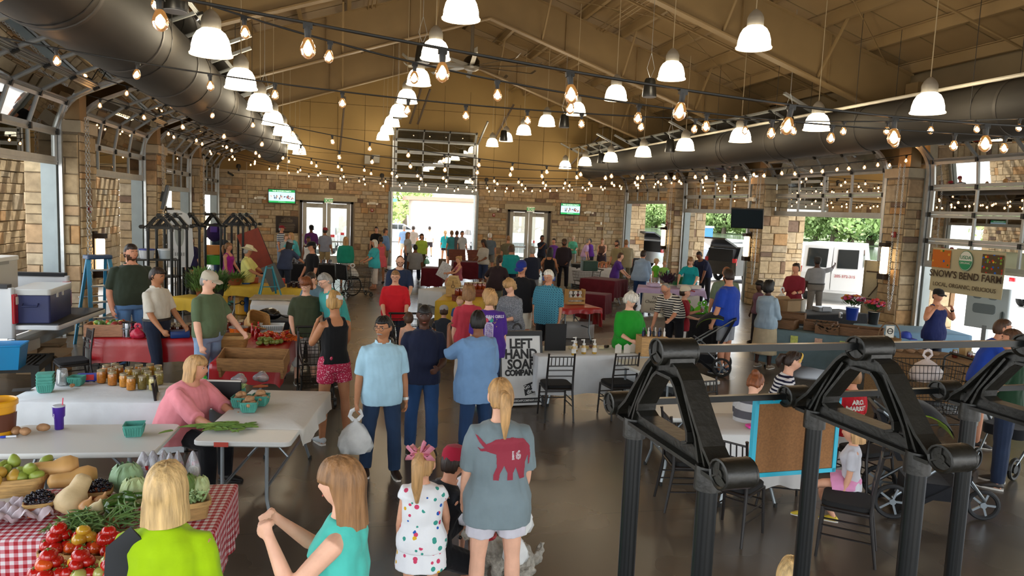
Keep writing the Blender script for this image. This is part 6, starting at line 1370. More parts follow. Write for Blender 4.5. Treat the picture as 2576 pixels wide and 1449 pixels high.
# ================================================================ black pipe racks with cast heads
CAST=mat('black_cast_plastic','#15140f',.42,var=.3,vscale=14,bump=.12,bscale=40); PIPE=mat('black_pipe','#141616',.28,.5,var=.15,vscale=6)
def rack_head():
    b=MB(); N=12
    out=[(-.33,2.075),(-.27,2.13),(-.125,2.325),(-.09,2.358),(-.04,2.375),(.04,2.375),(.09,2.358),(.125,2.325),(.27,2.13),(.33,2.075)]
    inn=[(-.175,2.115),(-.17,2.15),(-.075,2.29),(-.05,2.312),(.05,2.312),(.075,2.29),(.17,2.15),(.175,2.115),(.14,2.098),(-.14,2.098)]
    def strip(P,w,th,closed=False):
        Q=P+([P[0]] if closed else [])
        for a,c in zip(Q[:-1],Q[1:]): b.bar((0,*a),(0,*c),w,th,(0,c[1]-a[1]+1e-3,-(c[0]-a[0])))
    strip(out,.075,.013); strip([(-.33,2.045),(.33,2.045)],.075,.013); strip(inn,.07,.012,True)
    web=[(-.30,2.05),(-.26,2.13),(-.11,2.335),(0,2.365),(.11,2.335),(.26,2.13),(.30,2.05)]; wi=[(-.175,2.10),(-.17,2.15),(-.075,2.29),(0,2.312),(.075,2.29),(.17,2.15),(.175,2.10)]
    for e in (-.009,.009): V=[(e,*p) for p in web]+[(e,*p) for p in wi]; b.add(V,[(i,i+1,i+8,i+7) for i in range(6)])
    b.box((0,0,2.072),(.018,.6,.06))
    for s in (-1,1):
        strip([(s*.235,2.05),(s*.205,2.14),(s*.10,2.32)],.05,.010); strip([(s*.27,2.05),(s*.16,2.27)],.045,.009)
        b.tube([(-.045,s*.385,2.085),(.045,s*.385,2.085)],.05,16).tube([(-.05,s*.385,2.085),(.05,s*.385,2.085)],[.018,.018],10); strip([(s*.33,2.06),(s*.36,2.08)],.07,.05)
        b.lathe([(.042,1.985),(.042,2.04),(.04,2.06)],(0,s*.255,0),16)
    b.tube([(-.06,0,2.405),(.06,0,2.405)],.052,18).box((0,0,2.375),(.09,.12,.03))
    for e in (-.062,.062):
        for a in (pi/2,pi/2+2.09,pi/2-2.09): b.bar((e,0,2.405),(e,cos(a)*.05,2.405+sin(a)*.05),.006,.008,(1,0,0))
        b.torus((e,0,2.405),.048,.006,18,5,'x')
        for s in (-1,1):
            b.torus((e*.75,s*.385,2.085),.046,.006,16,5,'x')
            for a in (pi/2,pi/2+2.09,pi/2-2.09): b.bar((e*.75,s*.385,2.085),(e*.75,s*.385+cos(a)*.046,2.085+sin(a)*.046),.006,.008,(1,0,0))
    for V in b.v: V[:,2]=np.where(V[:,2]>2.05,2.05+(V[:,2]-2.05)*.86,V[:,2])
    return b.mesh('cast_head',40)
HEADM=rack_head(); HEADM.materials.append(CAST)
pm_=MB().lathe([(.032,0),(.032,2.02)],k=36).mesh('post'); pm_.materials.append(PIPE)
def rack(p,rz,n,label,sp=.785,s=1.,rods=(1,1,0),ext=.5):
    t=thing('pipe_rack',label,'rack',(*p,0),rz); t.scale=(s,)*3
    for k in range(n):
        mk('cast_head',HEADM,None,t,(k*sp,0,0))
        for e in (-1,1): mk('post',pm_,None,t,(k*sp,e*.255,0))
        MB().rbox((k*sp,0,.02),(.1,.72,.04),.03).build('foot',CAST,t)
    for (y,z),on in zip(((0,2.364),(.385,2.08),(-.385,2.08)),rods):
        if on: MB().bar((-.03,y,z),((n-1)*sp+ext,y,z),.024,.024).build('rod',PIPE,t)
    return t
RK=rack((1.075,2.21),.055,4,'tall black pipe rack with cast arched heads in the right foreground',ext=.1)
rack((-4.05,18.2),pi/2-.08,3,'black pipe rack with three arched heads beside the white feather banner',sp=.6); rack((-3.75,20.2),pi/2-.55,2,'black pipe rack with two arched heads, middle of the far three',sp=.8); rack((-2.95,21.9),pi/2-.2,3,'black pipe rack at the right of the far three, nearest the stone wall',sp=.55)
t=thing('cork_board','small cork board in a turquoise frame clipped to the rack rod','board',onto((1.075,2.21),.055,.83,.42,2.055),.055); MB().box((0,0,-.16),(.40,.012,.30)).build('cork',mat('cork','#7a5430',.9,var=.18,vscale=120,bump=.2,bscale=90),t)
TQ=plain('#1f9ab4',.4); MB().box((0,0,-.003),(.42,.022,.018)).box((0,0,-.317),(.42,.022,.018)).box((-.203,0,-.16),(.018,.022,.33)).box((.203,0,-.16),(.018,.022,.33)).build('frame',TQ,t)
for x in (-.13,.1): MB().tube([(x,0,-.02),(x+.01,-.02,.03),(x+.03,0,.045),(x+.04,.02,.01)],.004,6).build('wire_hook',STEEL,t)
# stroller in front of the rack
def wheel(b,c,R,r): b.torus(c,R,r,24,8,'y')
t=thing('stroller','black three-wheeled stroller with a lime canopy lining behind the rack posts','stroller',(*(5.635,5.841),0),rad(-28)); STRL=t; AL=plain('#7d8488',.3,metal=.7); BF=cloth('#17181c')
for x,y,R in ((-.38,.28,.15),(-.38,-.28,.15),(.48,0,.13)):
    w=thing('wheel'); w.parent=t; w.location=(x,y,R+.02); MB().torus((0,0,0),R,.022,24,8,'y').build('tyre',plain('#17181a',.7),w); sp_=MB().tube([(0,-.025,0),(0,.025,0)],.03,10)
    for k in range(5): a=k*1.2566; sp_.bar((0,0,0),(cos(a)*R,0,sin(a)*R),.02,.016,(0,1,0))
    sp_.build('spokes',AL,w)
for y in (-.26,.26): MB().tube([(-.38,y,.2),(0,y*.85,.52),(.16,y*.85,.62)],.016,8).tube([(.48,y*.15,.2),(.3,y*.6,.42),(.0,y*.85,.56)],.016,8).tube([(.2,y*.85,.5),(-.25,y*.85,.82),(-.52,y*.85,1.02)],.015,8).build('frame_tube',AL,t)
MB().tube([(-.52,-.22,1.02),(-.56,-.22,1.03),(-.56,.22,1.03),(-.52,.22,1.02)],.02,8).build('handle',plain('#101112',.5),t)
MB().loft([[(x,y,z) for y,z in ((-.2,0),(.2,0),(.22,.06),(-.22,.06))] for x,z in ((-.3,.62),)]+[[(.3,y,.42+q) for y,q in ((-.2,0),(.2,0),(.22,.06),(-.22,.06))]]).build('seat',BF,t)
MB().loft([[(-.3+x,y,.55+z) for y in (-.2,.2)]+[(-.3+x-.05,y,.55+z) for y in (.2,-.2)] for x,z in ((0,0),(-.12,.25),(-.2,.45))]).build('seat_back',BF,t)
R=[]
for a in np.linspace(.2,2.0,8): R.append([(-.22+cos(a)*.34,y,.78+sin(a)*.34*(1-.25*(abs(y)/.24) ** 3)) for y in np.linspace(-.24,.24,9)])
MB().loft(R,closed=False,cap=False).build('canopy',BF,t,smooth=60); MB().loft([[(x*.96-.008,y*.97,z*.98+.008) for x,y,z in r] for r in R],closed=False,cap=False).build('canopy_lining',cloth('#7a9a20'),t,smooth=60)
MB().rbox((0,0,.28),(.5,.4,.16),.06).build('basket',BF,t)
dup(STRL,'black hooded stroller pushed by the man in the royal blue T-shirt',(*(6.388,12.04),0),rad(150))
t=thing('stroller','second black stroller with a pale hoop frame at the right edge','stroller',(*(7.69,6.826),0),rad(200)); b=MB()
for x,y in ((-.35,.27),(-.35,-.27),(.4,.2),(.4,-.2)): w=MB().torus((x,y,.13),.11,.022,20,6,'y'); w.tube([(x,y-.02,.13),(x,y+.02,.13)],.05,10); w.build('wheel',BLK,t)
for y in (-.25,.25): b.tube([(-.35,y,.14),(.1,y,.6),(.5,y,1.0)],.014,8).tube([(.4,y*.8,.14),(-.1,y,.62),(-.2,y,.9)],.014,8)
b.build('frame_tube',AL,t); MB().tube([(-.35+.35*(1-cos(a)),-.25,.5+.35*sin(a)) for a in np.linspace(0,pi,14)],.014,8).build('hoop',plain('#c0b8a4',.5),t); MB().rbox((.05,0,.5),(.6,.44,.12),.1).box((-.25,0,.72),(.06,.42,.4)).build('seat',BF,t)
# craft table, chairs
c9=((3.75,7.1),-.15,1.2,.75); folding_table(*c9,'white folding craft table before the seated woman in navy stripes'); table_cloth((3.95,6.5),-.15,.9,.7,mat('white_paper',(.62,.62,.61),.8,bump=.2,bscale=5),'white paper cover hanging to a point off the craft table',(.5,.06,.06,.06),h=.752,fold=.03,seed=12); folding_table((3.95,6.5),-.15,.9,.7,'small folding table under the white paper cover')
for p,f,lb in (((2.869,9.404),178,'black slat-back chair pushed in left at the soap table'),((3.77,9.423),186,'black slat-back chair pushed in right at the soap table'),((3.301,6.343),80,'black slat-back chair at the left of the craft table'),((3.449,5.696),125,'black slat-back chair under the girl in grey stripes'),((4.209,5.199),-130,'black slat-back chair under the curly-haired girl'),((4.316,6.31),66,'black slat-back chair under the woman in navy stripes'),((4.205,7.496),10,'black slat-back chair beyond the craft table, facing the camera'),((5.325,6.392),190,'black slat-back chair under the child in the red market shirt'),((2.874,28.65),178,'black slat-back chair under the man in heather grey'),((4.012,8.748),200,'black slat-back chair against the end of the soap tables')): chair(p,f,lb)
for i,(p,c_) in enumerate((((3.972,6.322),'#d83a9a'),((4.187,6.797),'#3ab4c4'),((4.5,6.846),'#48b060'))): tag(MB().rbox((0,0,.02),(.14,.1,.03+.01*i),.02).build('craft_case',plain(c_,.4),None,(*p,.757),i),'%s craft supply case on the craft table' % ('pink','turquoise','green')[i],'case')
t=thing('camera_bag','black bag slouched on the craft table before the striped T-shirt','bag',(*(4.751,6.905),.757)); blob(.12,5,14,10,.12,(1.1,.8,.65)).build('bag_body',cloth('#131316'),t,(0,0,.075)); MB().tube([(-.1,0,.12),(-.05,.05,.2),(.05,.05,.2),(.1,0,.12)],.01,8).build('strap',BLK,t)

# ================================================================ middle and right stalls
def stall(A,B,W,m,label,tl,drop=(.55,.5,.3,.5),h=.74,seed=0,fold=.02):
    c=frame2(A,B,W=W); folding_table(*c,tl,h=h); table_cloth(*c,m,label,drop,h=h+.01,seed=seed,fold=fold); return c
def item(name,b,m,p,label,cat,group=None,rz=0): return tag(b.build(name,m,None,p,rz),label,cat,group)
CL_B=cloth('#18181b'); CL_M=cloth('#5a1622'); CL_L=mat('lavender_cloth','#b8a4cc',.7,bump=.3,bscale=7); CL_T=mat('blue_grey_cloth','#5d7278',.8,bump=.3,bscale=8,var=.1); BUR=mat('burlap','#7a5c3a',.95,var=.2,vscale=60,bump=.4,bscale=120); CL_S=mat('sky_cloth','#7fa6c4',.75,bump=.3,bscale=6)
# black table with purse, easel and board
c=stall((-1.433,12.975),(-0.571,12.869),.75,CL_B,'black cloth on the table behind the olive blouse','folding table under the black cloth with a purse',(.6,.6,.3,.6),seed=21)
t=thing('purse','glossy black purse slumped on the black tablecloth','purse',onto(*c[:2],-.25,-.15)); blob(.17,3,16,10,.15,(1.25,.8,.6)).build('purse_body',mat('black_leather','#101012',.25,coat=.4),t,(0,0,.085)); MB().tube([(.15,0,.1),(.3,-.05,.04),(.45,0,.02)],.014,8).build('strap',BLK,t)
ct=frame2((-1.694,15.001),(-0.899,15.057),W=1.6); folding_table(*ct,'folding table under the white cloth with the teal easel'); table_cloth(*ct,mat('white_cloth_b',(.58,.58,.56),.75,bump=.3,bscale=6),'white cloth on the easel table beyond the black cloth',(.4,.4,.3,.5),seed=22)
t=thing('picture_board','weathered wooden plank board lying on the easel table','board',onto(*ct[:2],.12,.1,.757),ct[1]-.15); 
for k in range(5): MB().box((0,-.26+k*.13,.02),(1.1,.122,.035)).build('plank',woodm(('#9a8a6c','#a08c70')[k % 2]),t)
t=thing('easel','teal painted folding easel stand on the easel table','easel',(*(-1.502,16.544),.76),.3); TE=plain('#14707c',.45)
for s in (-1,1): MB().bar((s*.22,-.12,0),(s*.06,.02,.62),.035,.02).build('front_leg',TE,t); MB().bar((s*.18,.2,0),(s*.06,.02,.62),.035,.02).build('rear_leg',TE,t)
MB().bar((-.16,-.05,.18),(.16,-.05,.18),.03,.02).bar((-.08,.01,.58),(.08,.01,.58),.03,.02).build('crossbar',TE,t)
t=thing('chalkboard','grey slate chalkboard leaning right of the teal easel','board',(*(-1.39,17.613),.76),.4); t.rotation_euler=(-.3,-.35,.5); MB().box((0,0,.3),(.34,.02,.6)).build('slate',plain('#4a4c4a',.7),t)
# yellow stall
cy_=stall((-2.691,18.252),(-0.888,17.824),.95,CL_Y,'yellow cloth on the stall behind the cowboy hat','folding table under the yellow cloth behind the cowboy hat',(.22,.3,.3,.3),seed=23)
TER=mat('terracotta','#8a4a2a',.8,var=.1); GRN=[mat('leaf_a','#3c5a2a',.6,var=.3,vscale=9),mat('leaf_b','#5a7a3a',.6,var=.3,vscale=9)]
def leafy(n,r,h,seed,m,t,ll=.09,w=.012,up=.6):
    rs=random.Random(seed); b=MB()
    for i in range(n):
        a=rs.uniform(0,6.28); q=r*rs.random() ** .5; x,y,z=cos(a)*q*.5,sin(a)*q*.5,h*rs.random()*.6; d=np.array((cos(a),sin(a),up+rs.uniform(-.4,.8))); d /= np.linalg.norm(d); s=np.array((-sin(a),cos(a),0)); p=np.array((x,y,z))+d*q*.7
        b.add([p,p+d*ll*.5+s*w,p+d*ll,p+d*ll*.5-s*w],[(0,1,2),(0,2,3)])
    o=b.build('foliage',m,t,smooth=0); o['kind']='stuff'
t=thing('planter','terracotta bowl of trailing greens on the yellow cloth','plant',(*(-2.474,18.474),.757)); MB().lathe([(.12,0),(.2,.14),(.21,.16),(.19,.15)],k=20).build('bowl',TER,t); leafy(500,.3,.25,3,GRN[1],t,.1,.014)
for i in range(12): item('jam_jar',MB().lathe([(.04,0),(.042,.08),(.036,.085),(.036,.1),(.01,.1)],k=12),mat('dark_jam','#24101a',.2,coat=.4),onto(*cy_[:2],.55+(i % 4)*.13,-.3+(i // 4)*.2,.757),'dark jam jar with a pale lid on the yellow cloth','jar','jam jars on the yellow cloth')
for i,(x,c_) in enumerate(((-.55,'#a04a24'),(.1,'#b01c20'),(.9,'#c89a70'))): item('gift_box',MB().rbox((0,0,.07),(.34,.22,.14),.02),plain(c_,.5),onto(*cy_[:2],x,.3,.757),'%s box at the back of the yellow cloth stall' % ('orange terracotta','bright red','tan')[i],'box')
t=thing('wine_board','tall orange-red leaning display board beyond the cowboy hat','display board',(*(-2.185,22.33),.72),.1); t.rotation_euler=(0,-.38,.25); MB().box((0,0,.62),(.62,.035,1.25)).build('panel',mat('orange_stain','#8a3018',.55,var=.2,vscale=4),t); MB().box((.3,.05,.62),(.06,.1,1.2)).build('bottle_rail',plain('#1f140f',.5),t)
t=thing('drink_cooler','yellow round drinks cooler on the floor behind the cowboy hat man','cooler',(*(-2.317,18.806),0)); MB().lathe([(.17,0),(.19,.02),(.19,.42),(.2,.43),(.2,.5),(.1,.52)],k=22).build('cooler_body',mat('yellow_plastic','#d79a12',.35),t); MB().torus((0,-.19,.3),.05,.012,12,6,'y').build('handle',BLK,t)
# feather banner, tubs on black shelf, plants
t=thing('feather_banner','white vertical feather banner with a crest beside the black racks','banner',(*(-3.995,20.12),0),.35); MB().loft([[(x,y,z) for x,y in ((-.3,-.006),(.28+w,-.006),(.28+w,.006),(-.3,.006))] for z,w in ((1.0,-.05),(1.3,.04),(2.1,0),(2.35,-.1),(2.45,-.3))]).build('banner_cloth',mat('banner_white',(.62,.64,.65),.6,bump=.1),t); MB().tube([(-.31,0,.02),(-.31,0,2.5)],.014,8).box((-.31,0,.02),(.5,.5,.03)).build('pole',BLK,t)
MB().loft([[(cos(a)*.11-.02,-.012,1.85+sin(a)*.34) for a in np.linspace(0,6.28,20)],[(cos(a)*.11-.02,-.008,1.85+sin(a)*.34) for a in np.linspace(0,6.28,20)]]).build('crest',plain('#9aa09a',.6),t); MB().box((-.02,-.014,1.85),(.04,.006,.3)).build('crest_bar',plain('#a83040',.6),t); text('lettering','1831',.13,plain('#5a6064',.6),t,(-.02,-.015,1.33))
t=thing('shelf_unit','black shelf unit at the second left pier holding storage tubs','shelf',(*(-4.244,18.717),0),.3)
for z in (.35,.9,1.3): MB().box((0,0,z),(.9,.5,.03)).build('shelf',BLK,t)
for x in (-.43,.43):
    for y in (-.23,.23): MB().box((x,y,.66),(.03,.03,1.32)).build('post',BLK,t)
for i,(dx,c_,lb) in enumerate(((-.2,'#b8bcc0','with a blue lid on the black shelf'),(.2,'#a8b4bc','clear-sided at the right of the black shelf'))):
    o=thing('storage_tub','pale storage tub '+lb,'tub',onto((t.location[0],t.location[1]),.3,dx,0,1.32)); MB().lathe([(.14,0),(.17,.2)],k=16).build('tub_wall',plain(c_,.3),o); MB().lathe([(.18,.2),(.18,.23),(.1,.235)],k=16).build('lid',plain(('#2a3a8a','#c8ccd0')[i],.4),o)
cp=stall((-3.488,16.596),(-2.868,16.189),.8,CL_Y,'yellow cloth under the potted plants left of the green T-shirt','small folding table under the potted plants',(.25,.3,.2,.25),h=.68,seed=24)
for i,(dx,dy,hh,n) in enumerate(((-.3,.2,.5,500),(.05,0,.75,700),(.32,.25,.45,400),(.1,.45,.6,500))):
    t=thing('potted_plant',('low dark green','tall feathery','bushy right-hand','rear upright')[i]+' potted plant on the yellow plant table','plant',onto(*cp[:2],dx,dy,.692)); MB().lathe([(.08,0),(.11,.17),(.12,.18),(.09,.17)],k=14).build('pot',TER if i % 2 else plain('#1c1c1a',.6),t); leafy(n,.22,hh,i+5,GRN[i % 2],t,.11,.014,1.4)
o=stall((-3.722,25.093),(-2.945,24.672),.8,CL_B,'dark cloth on the stall below the farthest black rack','folding table under the dark cloth at the farthest rack',(.5,.4,.3,.4),seed=25)
t=thing('backpack','purple and black backpack hung on the rack posts','backpack',(*(-3.627,22.985),1.55)); blob(.24,4,14,10,.1,(1,.6,1.1)).build('pack_body',cloth('#2a1a4a'),t,(0,0,.25)); MB().rbox((0,-.15,.35),(.2,.06,.2),.03).build('pocket',plain('#4a2a8a',.6),t)
for i,(z,c_) in enumerate(((0,'#3a9a20'),(.3,'#c07a20'))): item('storage_bin',MB().rbox((0,0,.14),(.42,.32,.28),.04),plain(c_,.4),(*(-3.764,23.556),.8+z),'%s storage bin stacked left of the bald navy shirt' % ('bright green','orange and white')[i],'bin')
splint_basket((*(-3.387,19.395),.78),.2,(.45,.3,.22),'round-weave basket of bars near the potted plants','#b07a30'); stall((-3.674,19.955),(-3.074,19.758),.6,CL_B,'dark cloth under the woven basket behind the plants','small table under the woven basket',seed=26)
# jam stall in front of left door
cj=stall((-1.56,24.893),(-0.236,24.77),.8,CL_B,'dark cloth on the jam stall before the left double door','folding table of the jam stall before the left double door',seed=27)
for i in range(14): item('jam_jar',MB().lathe([(.05,0),(.05,.1),(.04,.14),(.01,.14)],k=10),mat('dark_jam','#24101a',.2,coat=.4),onto(*cj[:2],-.7+(i % 7)*.2,-.2+(i // 7)*.25,.757),'dark jar on the stall before the left double door','jar','dark jars before the left door')
# wheelchair, walker
t=thing('wheelchair','black wheelchair with large spoked wheels beside the sea green blouse','wheelchair',(*(0.184,22.908),0),.6)
for y in (-.3,.3):
    w=MB().torus((0,y,.31),.29,.02,26,6,'y')
    for k in range(10): a=k*.628; w.bar((0,y,.31),(cos(a)*.28,y,.31+sin(a)*.28),.006,.006,(0,1,0))
    w.build('wheel',BLK,t); MB().tube([(-.25,y,.95),(-.2,y,.5),(.25,y,.48),(.42,y,.1)],.014,8).build('frame',STEEL,t)
MB().box((.02,0,.5),(.45,.5,.05)).box((-.22,0,.74),(.04,.5,.42)).build('seat',CL_B,t); bag('carrier_bag',(t.location[0]+.15,t.location[1]-.1,.54),.34,.18,PLAS,'white carrier bag riding on the wheelchair seat')
cart((0.477,22.64),rad(200),'black wire cart with a laundry load in front of the turquoise T-shirt',.95)
# carts of the crowd
cart((-0.319,10.481),rad(95),'black two-tier shopping cart between the visor woman and the olive blouse'); cart((1.049,11.865),rad(90),'black shopping cart carrying the small child')
cart((9.54,23.545),rad(-20),'dark shopping cart under the hands of the purple T-shirt'); cart((7.691,22.321),rad(10),'cart with a green bin before the maroon cloth'); item('green_bin',MB().rbox((0,0,.16),(.5,.36,.32),.04),plain('#143a2a',.5),(*(7.839,22.637),.93),'dark green bin on the cart before the maroon cloth','bin')
cq=(7.856,8.286); o=cart(cq,rad(-8),'black shopping cart with a bulging bag at the burlap stall',1.05); bag('grocery_bag',(cq[0]-.1,cq[1],.70),.34,.2,mat('pink_film',(.72,.62,.58),.4,bump=.2,alpha=.95),'bulging pale pink bag in the cart at the burlap stall',squash=1.1)
# white paper table, maroon tables
cw=stall((1.905,18.175),(2.39,17.645),1.6,mat('white_cloth_b',(.58,.58,.56),.75),'white cloth on the small paper-strewn table before the seated child','small folding table with papers',(.35,.05,.3,.7),seed=28); folding_table((cw[0][0]+.3,cw[0][1]+.5),cw[1],.8,.6,'bare end of the paper-strewn table',h=.71)
for i in range(9): item('paper_sheet',MB().box((0,0,.004),(.2,.14,.004)),plain(('#d8d8d4','#b8bcbc','#8a9090')[i % 3],.7),onto(*cw[:2],random.uniform(-.25,.3),random.uniform(-.6,.6),.757+i*.004),'printed sheet strewn on the small white table','paper','sheets on the small white table',random.uniform(0,3))
J=PEOPLE['papergirl.j']; p=to_world(J,J['hand'][0]); t=thing('newspaper','folded newspaper held up by the seated blonde girl','newspaper',tuple(p),rad(20)); MB().box((0,0,.1),(.4,.02,.5),M=Matrix.Rotation(.5,3,'Y')).build('sheet',mat('newsprint',(.6,.64,.68),.8,var=.3,vscale=40),t)
for A,B,W,lb,sd in (((2.668,24.881),(3.325,24.728),.8,'left maroon cloth behind the seated child',29),((4.017,26.567),(5.02,26.485),1.2,'tall dark maroon cloth under the wooden card racks',30),((7.133,21.288),(7.893,20.474),.9,'maroon cloth on the bread stall left of the purple T-shirt',31),((5.963,18.115),(6.567,17.675),.6,'low maroon cloth beside the cart with the green bin',32)): CM=globals().setdefault('CM',{}); CM[sd]=stall(A,B,W,CL_M,lb,'folding table under the '+lb,(.6,.5,.3,.5),h=.8 if sd in (30,31) else .70,seed=sd)
for i in range(2):
    p=onto(*CM[30][:2],-.35+i*.7,0)[:2]
    t=thing('card_rack','reddish wooden tiered rack on the dark maroon cloth, %s one' % ('left','right')[i],'rack',(*p,.82)); WD_=woodm('#6a3420')
    for k in range(4): MB().box((0,k*.07,.06+k*.1),(.62,.07,.1)).build('tier',WD_,t)
t=thing('framed_picture','brown framed picture standing on the left maroon cloth','frame',onto(*CM[29][:2],.3,0,.712)); MB().box((0,0,.16),(.26,.03,.3)).build('frame',woodm('#5a4a3a'),t)
cn=stall((8.278,26.164),(9.719,25.484),.9,mat('lace_cloth',(.62,.64,.68),.8,bump=.4,bscale=30),'white lace cloth on the far preserves stall','folding table under the white lace cloth',(.6,.5,.3,.5),seed=33)
for i in range(16): item('preserve_jar',MB().lathe([(.045,0),(.045,.13),(.038,.14),(.038,.16),(.01,.16)],k=10),mat('amber_preserve',('#b05a1c','#8a3018')[i % 2],.2,coat=.4),onto(*cn[:2],-.6+(i % 8)*.16,.1+(i // 8)*.2,.757),('amber','red')[i % 2]+' preserve jar on the white lace cloth','jar',('amber','red')[i % 2]+' preserves on lace')
for i in range(8): item('bread_loaf',blob(.09,i,amp=.08,sc=(1.4,.8,.7)),mat('loaf','#a87a54',.8),(*onto((9.949,26.766),0,.28-i*.14,0)[:2],.875+.03*(i % 2)),'brown bread loaf on the maroon bread stall','loaf','loaves on the bread stall')
item('waste_bin',MB().lathe([(.24,0),(.28,.8),(.3,.82),(.3,.88),(.1,.92)],k=18),plain('#15171a',.5),(*(8.658,26.255),0),'black round waste bin right of the dark jacket','bin'); item('waste_bin',MB().rbox((0,0,.45),(.5,.5,.9),.06),plain('#17191c',.5),(*(12.59,30.268),0),'black square bin by the far right door','bin')
ch=stall((5.198,22.184),(5.733,22.03),.7,plain('#8a6a3c',.8),'straw-coloured cloth on the basket stall by the right double door','folding table of the basket stall',(.7,.4,.3,.4),seed=34)
# honey stall with birdhouse
cb_=stall((2.038,15.907),(2.936,15.647),1.3,CL_Y,'yellow cloth on the honey stall with the birdhouse','folding table under the yellow honey cloth',(.62,.6,.3,.6),seed=35,fold=.035)
t=thing('birdhouse','pale plywood barn-shaped birdhouse on the yellow honey cloth','birdhouse',(*(2.528,16.737),.757),-.25); PLY=woodm('#b8965c'); MB().loft([[(x,y,z) for x,z in ((-.16,0),(.16,0),(.16,.28),(.09,.45),(-.09,.45),(-.16,.28))] for y in (-.12,.12)]).build('box_body',PLY,t,smooth=0); MB().bar((.16,0,.27),(.08,0,.46),.28,.02).bar((-.16,0,.27),(-.08,0,.46),.28,.02).box((0,0,.46),(.2,.3,.02)).build('roof',woodm('#c4a670'),t); MB().torus((0,-.125,.24),.035,.006,14,5,'y').box((0,-.125,.33),(.012,.01,.08)).build('peg',plain('#4a3420',.6),t)
for i,(p,z) in enumerate((((2.579,15.897),.757),((2.923,16.778),.757),((3.144,16.803),.757))):
    o=crate((*p,z),.2,(.34,.26,.16 if i else .12),'red-brown wooden crate of honey bottles on the yellow cloth, %s' % ORD[i],'#7a3018'); 
    for k in range(5): jar((p[0]-.1+k*.05,p[1]-.05+.05*(k % 2),z+.13+.03*(i>0)),'#8a3410','red honey bottle standing in a crate on the honey stall','honey bottles',1.3)
# red table with tote
cr_=stall((4.494,14.811),(5.512,14.994),.9,CL_R,'red cloth on the small table with a wooden tote','folding table under the small red cloth',(.10,.4,.2,.4),seed=36)
t=thing('wooden_tote','blond wooden bottle tote on the small red table','tote',(*(5.082,15.548),.757),.1); PW=woodm('#b08a50')
for x in (-.2,.2): MB().box((x,0,.17),(.02,.2,.34)).build('end_panel',PW,t)
for z in (.04,.13): MB().box((0,-.1,z),(.42,.014,.06)).box((0,.1,z),(.42,.014,.06)).build('slat',PW,t)
MB().tube([(-.2,0,.31),(.2,0,.31)],.014,8).build('handle',PW,t)
for i,dx in enumerate((-.1,.02,.13)): bag('gift_bag',(*onto((t.location[0],t.location[1]),.1,dx,0)[:2],.77),.22,.06,PLAS,'white tissue gift bag in the blond tote, %s from the left' % ORD[i])
item('tub',MB().rbox((0,0,.2),(.7,.45,.38),.06),plain('#a8a4a0',.3),(*(5.186,15.605),0),'clear grey storage tub under the small red table','tub'); item('bag',blob(.16,4,amp=.2,sc=(1.2,.8,.8)),cloth('#141416'),(*(4.875,15.505),.16),'black bag under the small red table','bag')
# lavender cheesecake stall
c17=((9.176,19.314),rad(-24),1.5,.85); folding_table(*c17,'folding table of the lavender cheesecake stall'); table_cloth(*c17,mat('white_cloth_b',(.58,.58,.56),.75),'white cloth hanging to the floor at the cheesecake stall',(.68,.68,.3,.68),seed=37); table_cloth((c17[0][0],c17[0][1]),c17[1],1.82,.87,CL_L,'lavender drape over the white cloth of the cheesecake stall',(.14,.2,.1,.2),h=.762,fold=.03,seed=38)
t=thing('sign_board','cream cheesecake sign hung on the front of the lavender stall','sign',onto(*c17[:2],-.42,-.49,.0),c17[1]); MB().box((0,0,.36),(.66,.02,.52)).build('sign_panel',mat('sign_cream',(.58,.56,.48),.6),t); text('lettering','That\nCheesecake',.12,plain('#17151a',.6),t,(.0,-.014,.44),shear=.25); text('phone_line','826-5218',.1,plain('#2a282c',.6),t,(.05,-.014,.17))
t=thing('flower_vase','glass vase of dark purple flowers on the lavender drape','vase',onto(*c17[:2],-.1,.1,.775)); MB().lathe([(.05,0),(.045,.1),(.055,.25),(.05,.25),(.04,.02)],k=16).build('vase',glassy('vase_glass',(.75,.88,.84),.08,.05),t); leafy(220,.28,.3,2,mat('purple_leaf','#3a2438',.6,var=.4),t,.12,.03,1.2); t.children[1].location.z=.22
for i,(dx,c_,lb) in enumerate(((.35,'#d0ccc6','white cake box'),(-.5,'#c8b8d8','lilac leaflet stand'),(.65,'#d8d4cc','second white cake box'))): item('cake_box',MB().rbox((0,0,.05),(.3,.26,.1),.01),plain(c_,.6),onto(*c17[:2],dx,-.05,.775),lb+' on the lavender stall','box')
item('crate',MB().rbox((0,0,.12),(.5,.36,.24),.03),plain('#1c6a34',.4),onto(*c17[:2],.25,.95,.78),'green plastic crate behind the lavender stall','crate'); folding_table(onto(*c17[:2],.2,.95)[:2],c17[1],1.2,.6,'folding table holding the green crate')
cl=stall((6.955,13.681),(7.533,13.594),1.3,CL_B,'black cloth on the stall with lime green bags','folding table under the lime bags',(.6,.5,.3,.5),seed=39)
for i in range(4): bag('lime_bag',onto(*cl[:2],-.28+i*.18,-.15+.25*(i % 2),.757),.2,.13,mat('lime_film','#5ab820',.35,bump=.2),'bright lime green bag on the black stall, %s from the left' % ORD[i])
